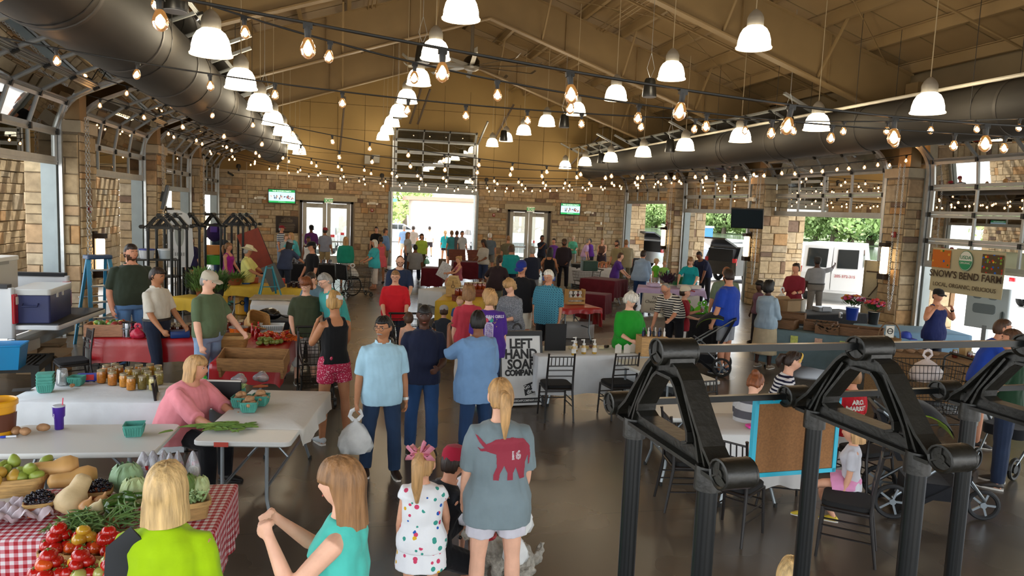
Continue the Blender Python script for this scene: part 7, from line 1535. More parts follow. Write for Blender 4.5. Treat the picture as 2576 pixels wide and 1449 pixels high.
# soap company
c8=frame2((2.758,9.891),(4.517,10.009),W=.72); folding_table(*c8,'folding table under the white cloth of the soap stall'); table_cloth(*c8,CL_W,'white cloth on the long soap table behind the two chairs',(.55,.1,.2,.5),seed=40); c8b=((4.25,9.0),rad(-82),1.5,.76); folding_table(*c8b,'bare white folding table at the right of the soap stall'); 
t=thing('sandwich_board','white A-frame sign of the soap company with bold black lettering','sign',(*(2.53,10.217),0),rad(4)); t.scale=(.9,1,1); WH=mat('sign_white',(.64,.65,.64),.45)
for s in (-1,1): MB().bar((0,s*.24,.02),(0,s*.03,1.02),.68,.03,(0,1,0)).build('panel',WH if s<0 else BLK,t)
PF=plain('#141416',.5)
for s in (-1,1): MB().bar((s*.345,-.25,0),(s*.345,-.03,1.04),.035,.045).build('side_frame',PF,t)
MB().bar((-.36,-.035,1.03),(.36,-.035,1.03),.06,.07).torus((-.05,-.02,1.09),.07,.016,14,6,'y',pi).build('top_frame',PF,t); ti=math.atan2(.21,1.0); INK=plain('#101012',.6)
for i,(w_,z,sz) in enumerate((('LEFT',.88,.19),('HAND',.735,.19),('SOAP',.59,.19),('COMPANY',.475,.115))): text('lettering',w_,sz,INK,t,(0,-.245+.21*z-.019,z),(pi/2-ti,0,0),bold=.007,sx=.98)
o=MB().box((0,0,0),(.27,.006,.15)).build('badge',INK,t,(.15,-.245+.21*.26-.019,.26)); o.rotation_euler=(-ti,-.32,0); text('slogan','Go get\ndirty.',.08,WH,t,(.15,-.245+.21*.26-.026,.26),(pi/2-ti,-.32,0),bold=.002)
o=MB().box((0,0,0),(.6,.006,.07)).build('web_band',INK,t,(0,-.245+.21*.09-.019,.09)); o.rotation_euler=(-ti,0,0); text('web_line','LEFTHANDSOAPCOMPANY.COM',.042,WH,t,(0,-.245+.21*.09-.026,.09),(pi/2-ti,0,0),bold=.001)
for i,p in enumerate(((3.272,9.933),(3.38,10.193),(3.45,10.014),(3.613,10.01))):
    t=thing('soap_pump','amber foaming soap pump bottle, %s from the left on the soap table' % ORD[i],'soap bottle',(*p,.757)); MB().lathe([(.032,0),(.034,.01),(.034,.1),(.022,.125),(.022,.13)],k=14).build('bottle',mat('amber_soap','#b08a30',.2,coat=.5),t); MB().lathe([(.035,.03),(.035,.09)],k=14,cap=False).build('label',plain('#dcdad2',.6),t); MB().lathe([(.024,.13),(.024,.155),(.01,.16),(.01,.2),(.014,.2),(.014,.215)],k=10).bar((0,0,.208),(-.045,0,.205),.014,.012).build('pump',plain('#d8d8d4',.4),t)
for i in range(14): item('soap_bar',MB().rbox((0,0,.02),(.085,.055,.04),.012),plain(('#c8b070','#5a3424','#cfc4a0','#3a2a20')[i % 4],.6),(*(3.333,10.377),.757),('yellow','brown','cream','dark')[i % 4]+' soap bar in the row along the back of the soap table','soap','soap bars, '+('yellow','brown','cream','dark')[i % 4],i)
for i,o in enumerate([q for q in bpy.data.objects if q.name.startswith('soap_bar')]): o.location.x += -.2+i*.12; o.location.y += .1*(i % 2)
for i,p in enumerate(((4.001,10.058),(4.137,10.054),(4.261,10.111))): item('price_card',MB().loft([[(x,0,z) for x,z in ((-.05,0),(.05,0),(.05,.11),(0,.14),(-.05,.11))],[(x,.008,z) for x,z in ((-.05,0),(.05,0),(.05,.11),(0,.14),(-.05,.11))]]),plain('#d4d0c4',.6),(*p,.757),'arched cream price card standing on the soap table, %s from the left' % ORD[i],'card')
item('menu_board',MB().box((0,0,.2),(.32,.02,.4)),plain('#17181a',.8),(*(3.088,10.26),.757),'small black chalkboard standing on the soap table','board')
t=thing('display_crate','pale wooden box plinth with dropper bottles on the soap table','crate',(*(4.467,9.927),.757),-.1); MB().box((0,0,.14),(.4,.3,.28)).build('box_panel',woodm('#b08a58'),t)
for k in range(9): item('dropper_bottle',MB().lathe([(.018,0),(.018,.07),(.008,.08),(.008,.11),(.004,.13)],k=10),plain(('#1a2048','#14110f','#d0ccc4')[k % 3],.25),onto((t.location[0],t.location[1]),-.1,-.16+k*.04,-.06+.05*(k % 2),1.04),('blue','black','white')[k % 3]+' dropper bottle on the wooden plinth','bottle',('blue','black','white') [k % 3]+' dropper bottles')
item('cooler_box',MB().rbox((0,0,.22),(.6,.4,.44),.04),plain('#1c2022',.6),(*(4.492,9.564),0),'dark storage box on the floor by the soap table end','box')
# crate stall on the right
ca=((8.9,12.0),rad(-42),2.3,.85); folding_table(*ca,'folding table under the blue-grey cloth of the crate stall'); table_cloth(*ca,CL_T,'blue-grey cloth on the stall with old wooden crates',(.62,.4,.2,.5),seed=41,fold=.03)
cb2=((9.35,9.75),rad(-40),2.0,.8); folding_table(*cb2,'folding table under the burlap stall cloth'); table_cloth(*cb2,BUR,'brown burlap cloth hanging deep at the pie stall',(.66,.4,.2,.3),seed=42)
cs_=((11.05,12.3),rad(-14),1.75,1.0); folding_table(*cs_,'folding table under the sky blue cloth'); table_cloth(*cs_,CL_S,'sky blue cloth on the table before the nearest right pier',(.55,.55,.3,.3),seed=43)
cf=((10.35,8.7),rad(-40),1.3,.8); folding_table(*cf,'folding table under the orange floral cloth'); table_cloth(*cf,pattern('orange_floral','blotch','#8a8a3c','#c05a20',18,c3='#c8a890'),'orange floral cloth beyond the black shopping cart',(.6,.5,.3,.4),seed=44)
for i,(x,y,z,rr) in enumerate(((.55,-.1,.76,0),(-.1,.1,.76,.1),(-.75,-.12,.76,-.1),(-.7,.25,.84,.05),(.05,-.28,.76,.05))):
    cr=crate(onto(*ca[:2],x,y,z),ca[1]+rr,((.86,.5,.14),(.6,.45,.15),(.5,.4,.16),(.6,.4,.16),(.4,.3,.13))[i],'weathered brown wooden crate on the blue-grey cloth, %s' % ('nearest and largest, empty','middle one with dark greens','far left front one','far left rear one, raised','small front one with green squash')[i],'#6a4a2c',slats=1,th=.02)
    if i==0: MB().box((0,0,.07),(.02,.46,.12)).build('divider',woodm('#6a4a2c'),cr)
    if i in (1,4): leafy(120,.2,.06,i,mat('dark_greens','#2a2620' if i==1 else '#7a8a40',.5,var=.4),cr,.09,.02,.4)
for i in range(4): item('picture_card',MB().box((0,0,0),(.13,.006,.15)),mat('card_%d' % i,('#a8aa90','#b8c060','#c8a08a','#a0b060')[i],.6,var=.3,vscale=20),onto(*ca[:2],-.9+i*.42,-.47,.60),'small picture card pinned to the blue-grey cloth, %s from the left' % ORD[i],'card',None,ca[1])
for i in range(9): item('pie_tin',MB().lathe([(.05,0),(.07,.03),(.04,.04),(.01,.042)],k=14),mat('pie','#9a7a5c',.5,var=.2),onto(*cb2[:2],-.75+(i % 5)*.17,-.05+(i // 5)*.2,.757),'small wrapped pie on the burlap cloth','pie','small pies')
for i,(x,y,c_,lb) in enumerate(((.35,.1,'#a88a5c','kraft paper bag with printed letters on the burlap cloth'),(.7,.2,'#b0905c','second kraft paper bag leaning beside the jam'),)): item('kraft_bag',MB().loft([[(a*.09*f,b_*.05*f,z) for a,b_ in ((-1,-1),(1,-1),(1,1),(-1,1))] for f,z in ((1,0),(1,.2),(.9,.24))]),plain(c_,.8),onto(*cb2[:2],x,y,.757),lb,'bag',None,.3)
for i in range(4): jar(onto(*cb2[:2],.2+i*.2,-.1,.757),'#4a140c','dark red jam jar on the burlap cloth','dark red jam jars')
for i,(x,lb) in enumerate(((-.3,'left'),(.2,'right'))):
    t=thing('clipboard_sign','hand-lettered tan card propped on the floral stall, '+lb,'sign',onto(*cf[:2],x,.05,.757),rad(10)); t.rotation_euler=(-.4,0,rad(-10)); MB().box((0,0,.14),(.24,.012,.28)).build('card',plain('#b09a6c',.7),t); w_=MB()
    for k in range(5): w_.box((0,-.008,.06+k*.045),(.16-.02*(k % 2),.003,.008))
    w_.build('handwriting',plain('#4a3a24',.7),t)
t=thing('hoop_basket','tall-handled wicker hoop basket with a printed card on the sky blue cloth','basket',(*(9.103,10.6),.757),-.2); MB().lathe([(.16,0),(.2,.12),(.19,.12),(.15,.01)],k=18).build('wicker_bowl',woodm('#8a6a40'),t); MB().tube([(cos(a)*.2,0,.1+sin(a)*.3) for a in np.linspace(0,pi,14)],.012,8).build('hoop',woodm('#6a4e30'),t); MB().box((-.02,-.05,.24),(.14,.008,.2)).build('card',plain('#d0ccc0',.6),t); MB().torus((-.02,-.058,.25),.045,.007,16,5,'y').box((-.02,-.058,.25),(.09,.006,.012)).build('card_emblem',INK,t)
item('ball_cap',MB().lathe([(.1,0),(.1,.06),(.07,.11),(.02,.125)],k=16).bar((0,-.08,.01),(0,-.2,.0),.15,.012),plain('#1f3fa8',.5),(*(10.052,11.292),.757),'bright blue cap on the edge of the sky blue cloth','cap')
FC=['#c0386a','#d8902a','#c83a3a','#d86a9a','#8a2a5a','#d8c0c8']; fmesh={}
for (p,r,h_,col_,lb,n) in (((10.561,13.424),.13,.26,'#1c3a9a','blue plastic bucket of mixed zinnias on the sky blue cloth',60),((10.662,12.897),.11,.24,'#17191a','black bucket of pink zinnias right of the blue bucket',34)):
    t=thing('flower_bucket',lb,'flower bucket',(*p,.757)); MB().lathe([(r*.8,0),(r,h_),(r*1.05,h_+.01),(r*.92,h_)],k=20).build('bucket',plain(col_,.4),t); leafy(150,r*1.5,.12,n,GRN[0],t,.10,.016,.8); t.children[1].location.z=h_
    for q,c_,rs in flower(None,(0,0,h_+.09),n,FC if n>40 else FC[:1]+FC[2:4],n,r*1.7,.16):
        if c_ not in fmesh: b=MB().ball((0,0,0),(.038,.038,.02),10,5); fmesh[c_]=b.mesh('bloom'); fmesh[c_].materials.append(mat('petal_'+c_,c_,.6,var=.25,vscale=60,bump=.5,bscale=70))
        o=mk('bloom',fmesh[c_],None,t,q); o.rotation_euler=(rs.uniform(-.8,.8),rs.uniform(-.8,.8),0)
t=thing('soda_can','white printed can between the crates and the blue bucket','can',(*(10.497,13.699),.757)); MB().lathe([(.03,0),(.036,.01),(.036,.11),(.028,.125)],k=16).build('can_body',plain('#c8ccd0',.3,metal=.3),t); MB().box((0,-.036,.06),(.03,.004,.06)).build('print',INK,t)
cbk=stall((9.592,14.062),(11.758,14.457),.8,CL_B,'black cloth on the table behind the crate stall','folding table under the black cloth behind the crates',(.6,.4,.3,.4),seed=45)
item('paper_roll',MB().lathe([(.07,0),(.07,.28),(.02,.28)],k=16),plain('#d4d2ca',.8),onto(*cbk[:2],-.35,.1,.757),'upright roll of paper towel behind the crates','paper roll'); item('scale',MB().rbox((0,0,.05),(.34,.3,.1),.03).box((0,-.16,.07),(.2,.02,.1)),plain('#8a8e94',.3),onto(*cbk[:2],.25,.1,.757),'grey market scale behind the crates','scale'); carton(onto(*cbk[:2],-.65,.2,.757),.2,(.4,.3,.25),'brown carton behind the topknotted vendor')
# folded table leaning on the pier, farm banner
t=thing('folding_table','folded blow-moulded table standing on end against the nearest right pier','table',(*(13.225,15.933),0),rad(-62)); MB().rbox((0,0,.95),(.76,.05,1.85),.06).build('tabletop',mat('tan_plastic','#9a927a',.6,bump=.8,bscale=70),t); MB().tube([(-.3,-.05,1.6),(.3,-.05,1.6)],.015,8).tube([(0,-.05,1.6),(0,-.05,1.25),(-.2,-.06,.95)],.015,8).tube([(-.3,-.05,.3),(.3,-.05,.3)],.015,8).tube([(-.3,-.05,.9),(.3,-.05,.9)],.015,8).build('leg',plain('#3a2a1c',.5),t)
bn=thing('farm_banner','cream farm banner with brown lettering tied to the nearest right glass door','banner',(13.28,13.38,1.86),rad(-88)); MB().loft([[(-.93+1.86*i/12,.012*sin(i*1.3)+e,z) for i in range(13)]+[(-.93+1.86*i/12,.012*sin(i*1.3)+e+.006,z) for i in range(12,-1,-1)] for e,z in ((0,-.52),(.01,0),(0,.46))]).build('banner_cloth',mat('banner_cream','#b4a988',.7,bump=.1,bscale=5),bn); BR=plain('#3a2a18',.7)
text('lettering',"SNOW'S BEND FARM",.215,BR,bn,(0,-.03,-.12),bold=.003,sx=.92); text('tag_line','LOCAL, ORGANIC, DELICIOUS',.125,BR,bn,(.0,-.03,-.36),sx=.95)
MB().box((-.65,-.025,.22),(.5,.006,.4)).build('carrot_photo',pattern('carrot_print','blotch','#c06a2c','#3a6a2a',14,c3='#d0a040'),bn); MB().box((.66,-.025,.20),(.5,.006,.4)).build('fruit_photo',pattern('fruit_print','blotch','#5a4a34','#c03a2a',16,c3='#7a9a3c'),bn)
th=np.linspace(0,2*pi,25)[:-1]; em=lambda f,z0=-9: [(cos(a)*.17*f,max(sin(a)*.21*f,z0)) for a in th]
for f,y,c_,nm in ((1.06,-.022,'#2a7a5a','emblem_ring'),(1,-.026,'#d8d8cc','emblem_disc')): MB().loft([[(x,y+e,z+.22) for x,z in em(f)] for e in (0,-.003)]).build(nm,plain(c_,.6),bn)
MB().loft([[(cos(a)*.165,-.03+e,.22+sin(a)*.2) for a in np.linspace(pi,2*pi,13)] for e in (0,-.003)]).build('emblem_half',plain('#1c8a5a',.6),bn); text('emblem_word','USDA',.11,plain('#1c7a54',.6),bn,(0,-.034,.29)); text('emblem_word','ORGANIC',.06,plain('#d8dcd0',.6),bn,(0,-.036,.17))
# prints on shirts

# ================================================================ foreground produce table
GING=pattern('red_gingham','gingham','#d8d2d4','#a01a24',21,c3='#c07880',rough=.5)
c1=((-1.72,5.08),-.04,1.95,.76); folding_table(*c1,'folding table under red gingham with gourds and cabbages'); table_cloth(*c1,GING,'red gingham cloth on the rear tier of the produce display',(.5,.34,.1,.1),fold=.012,seed=8)
c1b=((-1.20,4.28),-.04,.86,.70); folding_table(*c1b,'low stand under red gingham with the tomato baskets',h=.60); table_cloth(*c1b,GING,'red gingham cloth on the lower tier holding the tomato baskets',(.4,.3,.02,.45),h=.61,fold=.012,seed=9)
ZT,ZL=.757,.617
def put(o,p,label,cat,group=None,rz=0,rot=None):
    o.location=p; o.rotation_euler=rot or (0,0,rz); return tag(o,label,cat,group)
GRD=mat('tan_squash','#c89a5c',.5,var=.08,vscale=6)
def lathe_obj(name,prof,m,k=22,amp=.0,seed=1,f=9):
    b=MB().lathe(prof,k=k); V=b.v[0]
    if amp: r=np.hypot(V[:,0],V[:,1]); b.v[0]=V+(V*(1,1,0))*(amp*fbm(V,f,seed,4))[:,None]
    return b.build(name,m,smooth=65)
put(lathe_obj('pale_gourd',[(.01,0),(.08,.01),(.125,.07),(.135,.13),(.115,.2),(.085,.25),(.078,.31),(.07,.36),(.04,.39),(.01,.395)],mat('pale_gourd','#c4ab80',.6,var=.14,vscale=7,bump=.15),amp=.1,seed=4),(*(-1.687,4.974),ZT+.02),'large pale bumpy gourd lying in the middle of the gingham table','gourd',rot=(-.35,.6,.4)).scale=(.72,.72,.66)
BUT=[(.01,0),(.07,.012),(.088,.06),(.08,.11),(.055,.16),(.05,.24),(.045,.28),(.015,.295)]
for p,r,lb in ((((-1.756,5.486)),(1.45,0,-1.25),'tan butternut squash on top at the rear of the gingham table'),((-2.025,5.411),(1.45,0,-1.35),'butternut squash behind the left grape basket'),((-1.623,5.418),(1.45,0,-1.1),'butternut squash half hidden behind the right grape basket')):
    put(lathe_obj('butternut_squash',BUT,GRD,amp=.06),(*p,ZT+.085+(.05 if 'top' in lb else 0)),lb,'squash',rot=r)
def cabbage(p,r,lb,col,rr=(0,0,0)):
    t=thing('cabbage',lb,'cabbage',p); t.rotation_euler=rr; m=mat('cabbage_'+col,col,.5,var=.22,vscale=7,bump=.35,bscale=8); blob(r,3,20,14,.05,(1,1,.92)).build('head',m,t,(0,0,r*.9))
    for k in range(5):
        a=k*1.3; R=[]
        for i in range(6):
            f=-1.1+i*.42; R.append([((r*1.04)*cos(f)*cos(a+q*.55),(r*1.04)*cos(f)*sin(a+q*.55),r*.9+r*1.02*sin(f)+.012*sin(q*5+i)) for q in np.linspace(-1,1,7)])
        MB().loft(R,closed=False,cap=False).build('wrapper_leaf',m,t,smooth=70)
for p,r,lb,co_ in (((-1.427,5.372),.105,'green cabbage with loose outer leaves at the rear of the gingham table','#8fae84'),((-1.325,5.169),.088,'pale cabbage in front of the loose-leaved one','#b4c48c'),((-0.935,5.237),.07,'pale round cabbage at the right end of the gingham table','#b8c88e'),((-1.027,5.214),.085,'dark green leafy cabbage right of the blonde bob','#5c7a34')): cabbage((*p,ZT),r,lb,co_)
for i,(p,fill) in enumerate((((-1.352,5.512),'#c8c4c8'),((-1.292,5.527),'#d0cdd0'),((-1.223,5.535),'#cfc4a0'),((-1.169,5.481),'#cfc8a8'),((-1.121,5.507),'#c8b878'),((-1.018,5.494),'#d0ceb8'))):
    t=thing('bean_bag','peaked clear bag of shelled beans, %s from the left behind the cabbages' % ORD[i],'bag',(*p,ZT+.02),i*.5,'bags of shelled beans'); b=MB(); th=np.arange(14)/14*2*pi
    b.loft([np.c_[np.cos(th)*r*(1+.12*np.sin(th*3+i)),np.sin(th)*r*.75,np.full(14,z)] for r,z in ((.03,0),(.058,.02),(.06,.08),(.05,.12),(.03,.17),(.008,.21))]).build('film',glassy('film_clear',(.94,.94,.96),.07,.25,'#dcd8e0',.2),t,smooth=60)
    blob(.048,i,amp=.05,sc=(1,.8,.9)).build('beans',mat('beans_'+fill,fill,.6,var=.3,vscale=70,bump=.6,bscale=90),t,(0,0,.055)); MB().box((.03,-.03,.1),(.02,.012,.03)).build('tie',plain('#b0202c',.4),t)
GRP=mat('grape_skin','#16131c',.25,var=.3,vscale=30)
gm=MB().ball((0,0,0),.0105,8,6).mesh('grape'); gm.materials.append(GRP)
for p,lb in (((-1.846,5.044),'left'),((-1.551,5.199),'right')):
    t=splint_basket((*p,ZT),.2,(.17,.15,.09),'coral splint basket of black grapes, %s of the two' % lb,'#b0603c'); rs=random.Random(3)
    for k in range(95):
        a=rs.uniform(0,6.28); r_=.085*rs.random() ** .5; hh=.09+.05*(1-(r_/.085) ** 2)*rs.random()+.012
        o=mk('grape',gm,None,None,(p[0]+cos(a)*r_,p[1]+sin(a)*r_,ZT+hh)); tag(o,'black grape heaped in the %s splint basket' % lb,'grape','grapes in the %s basket' % lb)
ON=mat('onion_skin','#c08c58',.35,var=.12,vscale=9,stretch=(1,1,.2)); ON2=mat('onion_pale','#cdb98c',.4,var=.1,vscale=9,stretch=(1,1,.2))
OP=[(.008,0),(.035,.008),(.05,.035),(.05,.05),(.035,.075),(.012,.092),(.005,.115)]
for p,m_,lb in (((-1.557,4.944),ON,'brown onion left of the three-onion cluster'),((-1.492,5.009),ON,'brown onion at the back of the onion cluster'),((-1.487,4.898),ON2,'pale papery onion at the front of the onion cluster'),((-1.545,4.847),ON2,'pale onion half hidden under the brown onion')): put(lathe_obj('onion',OP,m_,18),(*p,ZT+(.03 if 'half' not in lb else 0)),lb,'onion',rot=(.3,.2,1))
PEP=mat('pepper_green','#3a5a1e',.25,var=.25,vscale=9,coat=.4)
for i in range(16):
    p=(-1.346,4.928); o=MB().tube([(-.05,0,0),(-.03,0,.01),(.02,.01,.012),(.06,.012,0),(.085,.02,-.004)],[.006,.022,.024,.014,.003],9).build('green_pepper',PEP); put(o,(p[0]+random.uniform(-.1,.1),p[1]+random.uniform(-.06,.1),ZT+.05+random.uniform(0,.06)),'glossy green pepper heaped behind the green beans','pepper','green peppers by the onions',random.uniform(0,6))
BM2=[mat('bean_a','#5c7c40',.55,var=.2,vscale=20),mat('bean_b','#7a9658',.55,var=.2,vscale=20)]; bms=[]
for s in range(5): q=MB().tube([(-.07,0,0),(-.03,.006*(s-2),.004),(.03,.007*(s-2),.004),(.07,.014*(s-2),0)],[.0015,.0052,.0055,.001],5).mesh('green_bean',20); q.materials.append(BM2[s % 2]); bms.append(q)
rs=random.Random(9)
for p,n_,lb,sx in (((-1.508,4.728),170,'left',.15),((-1.285,4.8),60,'right',.1)):
    for i in range(n_):
        x,y=rs.gauss(0,sx*.5),rs.gauss(0,.06); h_=.13*math.exp(-(x/sx) ** 2-(y/.12) ** 2)*rs.random(); o=mk('green_bean',bms[i % 5],None,None,(p[0]+x,p[1]+y,ZT+.01+h_)); o.rotation_euler=(rs.uniform(-.4,.4),rs.uniform(-.5,.5),rs.uniform(0,6.3)); tag(o,'green snap bean in the %s bean heap' % lb,'bean','green beans, %s heap' % lb)
ob=MB()
for i in range(60): a,b_=random.uniform(0,6),random.uniform(-.06,.06); ob.tube([(b_,random.uniform(-.05,.05),.10+random.random()*.05),(b_+cos(a)*.05,sin(a)*.05,.11+random.random()*.06)],[.011,.003],6)
t=splint_basket((*(-0.901,4.868),ZT),.3,(.2,.17,.12),'splint basket of pale okra at the right edge of the gingham table'); ob.build('okra_heap',mat('okra_pale','#93ab72',.6,var=.2),t)['kind']='stuff'
YM=mat('yam_skin','#a8754c',.7,var=.2,vscale=12,bump=.2)
for i,(p,z_,r_) in enumerate((((-1.448,4.778),.10,.7),((-1.377,4.703),.06,-.4),((-1.351,4.793),.12,1.2),((-1.313,4.693),.07,.3),((-1.236,4.693),.06,2),((-1.187,4.742),.05,.9),((-1.399,4.828),.05,1.8))):
    tag(MB().tube([(-.085,0,0),(-.06,0,.004),(0,.008,.012),(.06,0,.006),(.085,0,0)],[.006,.026,.04,.026,.006],12).build('sweet_potato',YM,None,(*p,ZL+z_+.03),r_),'brown sweet potato in the row behind the tomato baskets','sweet potato','sweet potatoes behind the tomatoes')
rs=random.Random(4)
for k,(p,ny,co_,lb) in enumerate((((-1.591,4.61),0,'#7a5a3a','left of the rear row'),((-1.447,4.569),1,'#b08a52','centre of the rear row'),((-1.304,4.538),0,'#b08a52','right of the rear row'),((-1.527,4.271),0,'#8a6238','left of the front row'),((-1.361,4.246),2,'#8a6238','centre of the front row'),((-1.195,4.221),3,'#8a6238','right of the front row'))):
    splint_basket((*p,ZL),-.04,(.19,.19,.11),'splint basket of tomatoes, '+lb,co_)
    for i in range(11):
        a=i*2.4; r_=.062 if i<7 else .03 if i<10 else 0; z_=.125 if i<7 else .175 if i<10 else .215; kd='red' if rs.random()<(.85,.75,.5,.4)[ny] else rs.choice(('yellow','pale','orange'))
        if i==8 and ny==1: kd='yellow'
        tomato((p[0]+cos(a)*r_,p[1]+sin(a)*r_,ZL+z_),kd,'%s tomato in the basket %s' % ({'red': 'ripe red','yellow': 'yellow','pale': 'pale green','orange': 'orange'}[kd],lb),'%s tomatoes, basket %s' % (kd,lb),rs.uniform(.98,1.15))
tomato((*(-1.135,4.599),ZL+.16),'yellow','single golden tomato at the neck of the blonde bob',None,1.2)
PEAR=[mat('pear_a','#8a9a3c',.4,var=.2,vscale=6),mat('pear_b','#c0983c',.4,var=.15,vscale=6)]
p0=(-2.099,5.365); splint_basket((*p0,ZT),.1,(.36,.24,.15),'wide splint basket of green pears at the far left of the gingham table','#b8935a')
for i in range(15): a=i*2.4; r_=.04+.022*(i % 4); put(lathe_obj('pear',[(.008,0),(.032,.008),(.042,.035),(.034,.062),(.02,.085),(.008,.094)],PEAR[i % 5==2],14),(p0[0]+cos(a)*r_*1.9,p0[1]+sin(a)*r_*1.1,ZT+.13+.04*(i % 3==0)),('golden pear' if i % 5==2 else 'green pear')+' in the wide splint basket','pear',('golden' if i % 5==2 else 'green')+' pears',rot=(random.uniform(-1.2,1.2),random.uniform(-.8,.8),i))
b=MB(); n=30; R=[]
for i in range(n+1): R.append([(-.2+.4*j/n,-.15+.3*i/n,.04+.025*sin(j*.7+i*.35)+.018*sin(i*1.0-j*.3)+.014*abs(sin(j*.9+i*.2))) for j in range(n+1)])
tag(b.loft(R,closed=False,cap=False).build('plastic_film',mat('lilac_film','#b8a8ac',.25,var=.1,vscale=6,alpha=.9),None,(*(-1.964,5.011),ZT),.3,smooth=60),'crumpled thin lilac plastic bag lying left of the grapes','plastic bag')
tag(MB().lathe([(.01,0),(.06,.002),(.09,.012),(.092,.014),(.06,.006),(.01,.004)],k=24).build('paper_plate',plain('#cfccc6',.7),None,(*(-2.148,5.211),ZT+.02)),'white paper plate at the left edge of the gingham table','plate')
# hand bag strap of the woman in neon
J=PEOPLE['neon.j']; b=MB(); b.tube([tuple(np.array(q)) for q in [J['ring'](1.43,.03)[k]*J['s'] for k in (3,)]+[J['ring'](1.36,.035)[k]*J['s'] for k in (2,)]+[J['ring'](1.2,.04)[k]*J['s'] for k in (2,)]+[J['ring'](1.0,.04)[k]*J['s'] for k in (2,)]],[(.05,.006)]*4,8).build('shoulder_strap',plain('#15181c',.7),J['root'])
# girl's bow, hair band, phone, watches and carried things
J=PEOPLE['bowgirl.j']; BW=mat('pink_ribbon','#d88aa0',.5,bump=.1); t=thing('hair_bow'); t.parent=J['root']; h=J['hd_pt']([(0,.12,.10)])[0]*J['s']; t.location=h; t.scale=(1.05,)*3
for a in (.5,2.64,-.5,-2.64,1.9): MB().tube([(0,0,0),(cos(a)*.05,.012,sin(a)*.05+.02),(cos(a)*.088,.018,sin(a)*.07+.01),(cos(a)*.05,.03,sin(a)*.04-.005),(0,.01,0)],[(.012,.006),(.04,.007),(.048,.008),(.034,.006),(.012,.006)],10,ref=(0,1,0)).build('ribbon_loop',BW,t)
MB().ball((0,.02,.005),(.02,.016,.022),10,7).build('ribbon_knot',BW,t)
J=PEOPLE['navystripe.j']; MB().tube(J['hd_pt']([(cos(a)*.089,-.035-.02*sin(a),sin(a)*.118+.012) for a in np.linspace(.1,pi-.1,14)])*J['s'],[(.011,.004)]*14,6,ref=(0,1,0)).build('hair_band',plain('#c8a23a',.5),J['root'])
J=PEOPLE['toddler.j']; MB().tube([tuple(J['hd_pt']([(x,-.02,.125+z)])[0]*J['s']) for x,z in ((-.05,.0),(-.03,.035),(0,.01),(.03,.035),(.05,0))],[(.02,.008)]*5,8).build('hair_bow',plain('#d8d8e4',.5),J['root'])
hd=to_world(J,(J['hand'][0]+J['hand'][1])/2); t=thing('cup','clear plastic cup of red juice held by the toddler','cup',tuple(hd+np.array((0,0,-.05)))); MB().lathe([(.03,0),(.042,.12),(.039,.12),(.028,.005)],k=18).build('cup_wall',glassy('clear_plastic',(.93,.95,.95),.06,.1,'#d8dadc',.25),t); MB().lathe([(.029,.006),(.037,.09)],k=18).build('juice',mat('red_juice','#b81420',.2),t)
hd=to_world(PEOPLE['redboy.j'],PEOPLE['redboy.j']['hand'][1]); t=thing('cup','clear cup of red drink with a straw held by the boy in maroon','cup',tuple(hd+np.array((0,0,-.04)))); MB().lathe([(.03,0),(.042,.12),(.039,.12),(.028,.005)],k=18).build('cup_wall',glassy('clear_plastic',(.93,.95,.95),.06,.1),t); MB().lathe([(.029,.006),(.037,.08)],k=18).build('juice',mat('red_juice','#b81420',.2),t); MB().tube([(0,0,.05),(-.03,0,.2)],.004,6).build('straw',plain('#d8dcdc',.4),t)
def carry(key,side,name,h,r,m,label,dz=0,squash=1.):
    J=PEOPLE[key+'.j']; p=to_world(J,J['hand'][0 if side=='R' else 1]); return bag(name,(p[0],p[1],max(.02,p[2]-h*1.22+dz)),h,r,m,label,squash=squash)
carry('bluepolo','R','carrier_bag',.36,.17,PLAS,'full white carrier bag hanging from the hand of the man in pale blue',squash=.8)
carry('grey','R','carrier_bag',.30,.11,PLAS,'white carrier bag of red fruit beside the grey elephant T-shirt',.16)
J=PEOPLE['grey.j']; p=to_world(J,J['hand'][0]); tag(blob(.07,2,amp=.1).build('fruit_load',mat('berry_red','#9a1c24',.4,var=.4,vscale=20),None,(p[0],p[1] ,p[2]-.135)),'red fruit showing through the bag beside the grey T-shirt','fruit')
bag('carrier_bag',(p[0]+.02,p[1]+.08,p[2]-.46),.22,.09,PLAS,'second smaller white bag hanging below the bag of red fruit')
carry('apron','R','carrier_bag',.34,.13,PLAS,'white carrier bag held by the topknotted vendor',.1)
carry('denim','L','carrier_bag',.26,.12,PLAS,'crumpled white bag held by the woman in pale denim',.22)
carry('navybend','R','carrier_bag',.36,.15,PLAS,'hanging white carrier bag before the navy T-shirt at the lavender stall',.12)
carry('lime','L','carrier_bag',.26,.11,mat('green_film','#5ab89a',.4,alpha=.85),'mint green carrier bag held by the woman in lime')
for k_,s_,nm in (('grey','R','watch'),('apron','L','watch'),('navytank','L','watch'),('bluepolo','L','watch')):
    J=PEOPLE[k_+'.j']; i=0 if s_=='R' else 1; w_=J['wr'][i]; d_=J['hand'][i]-w_; d_=d_/np.linalg.norm(d_); MB().tube([w_-d_*.022,w_+d_*.006],[(.034,.034)]*2,12).build('watch',plain('#121214' if k_ != 'bluepolo' else '#b8b8b4',.35,metal=.3),J['root'])
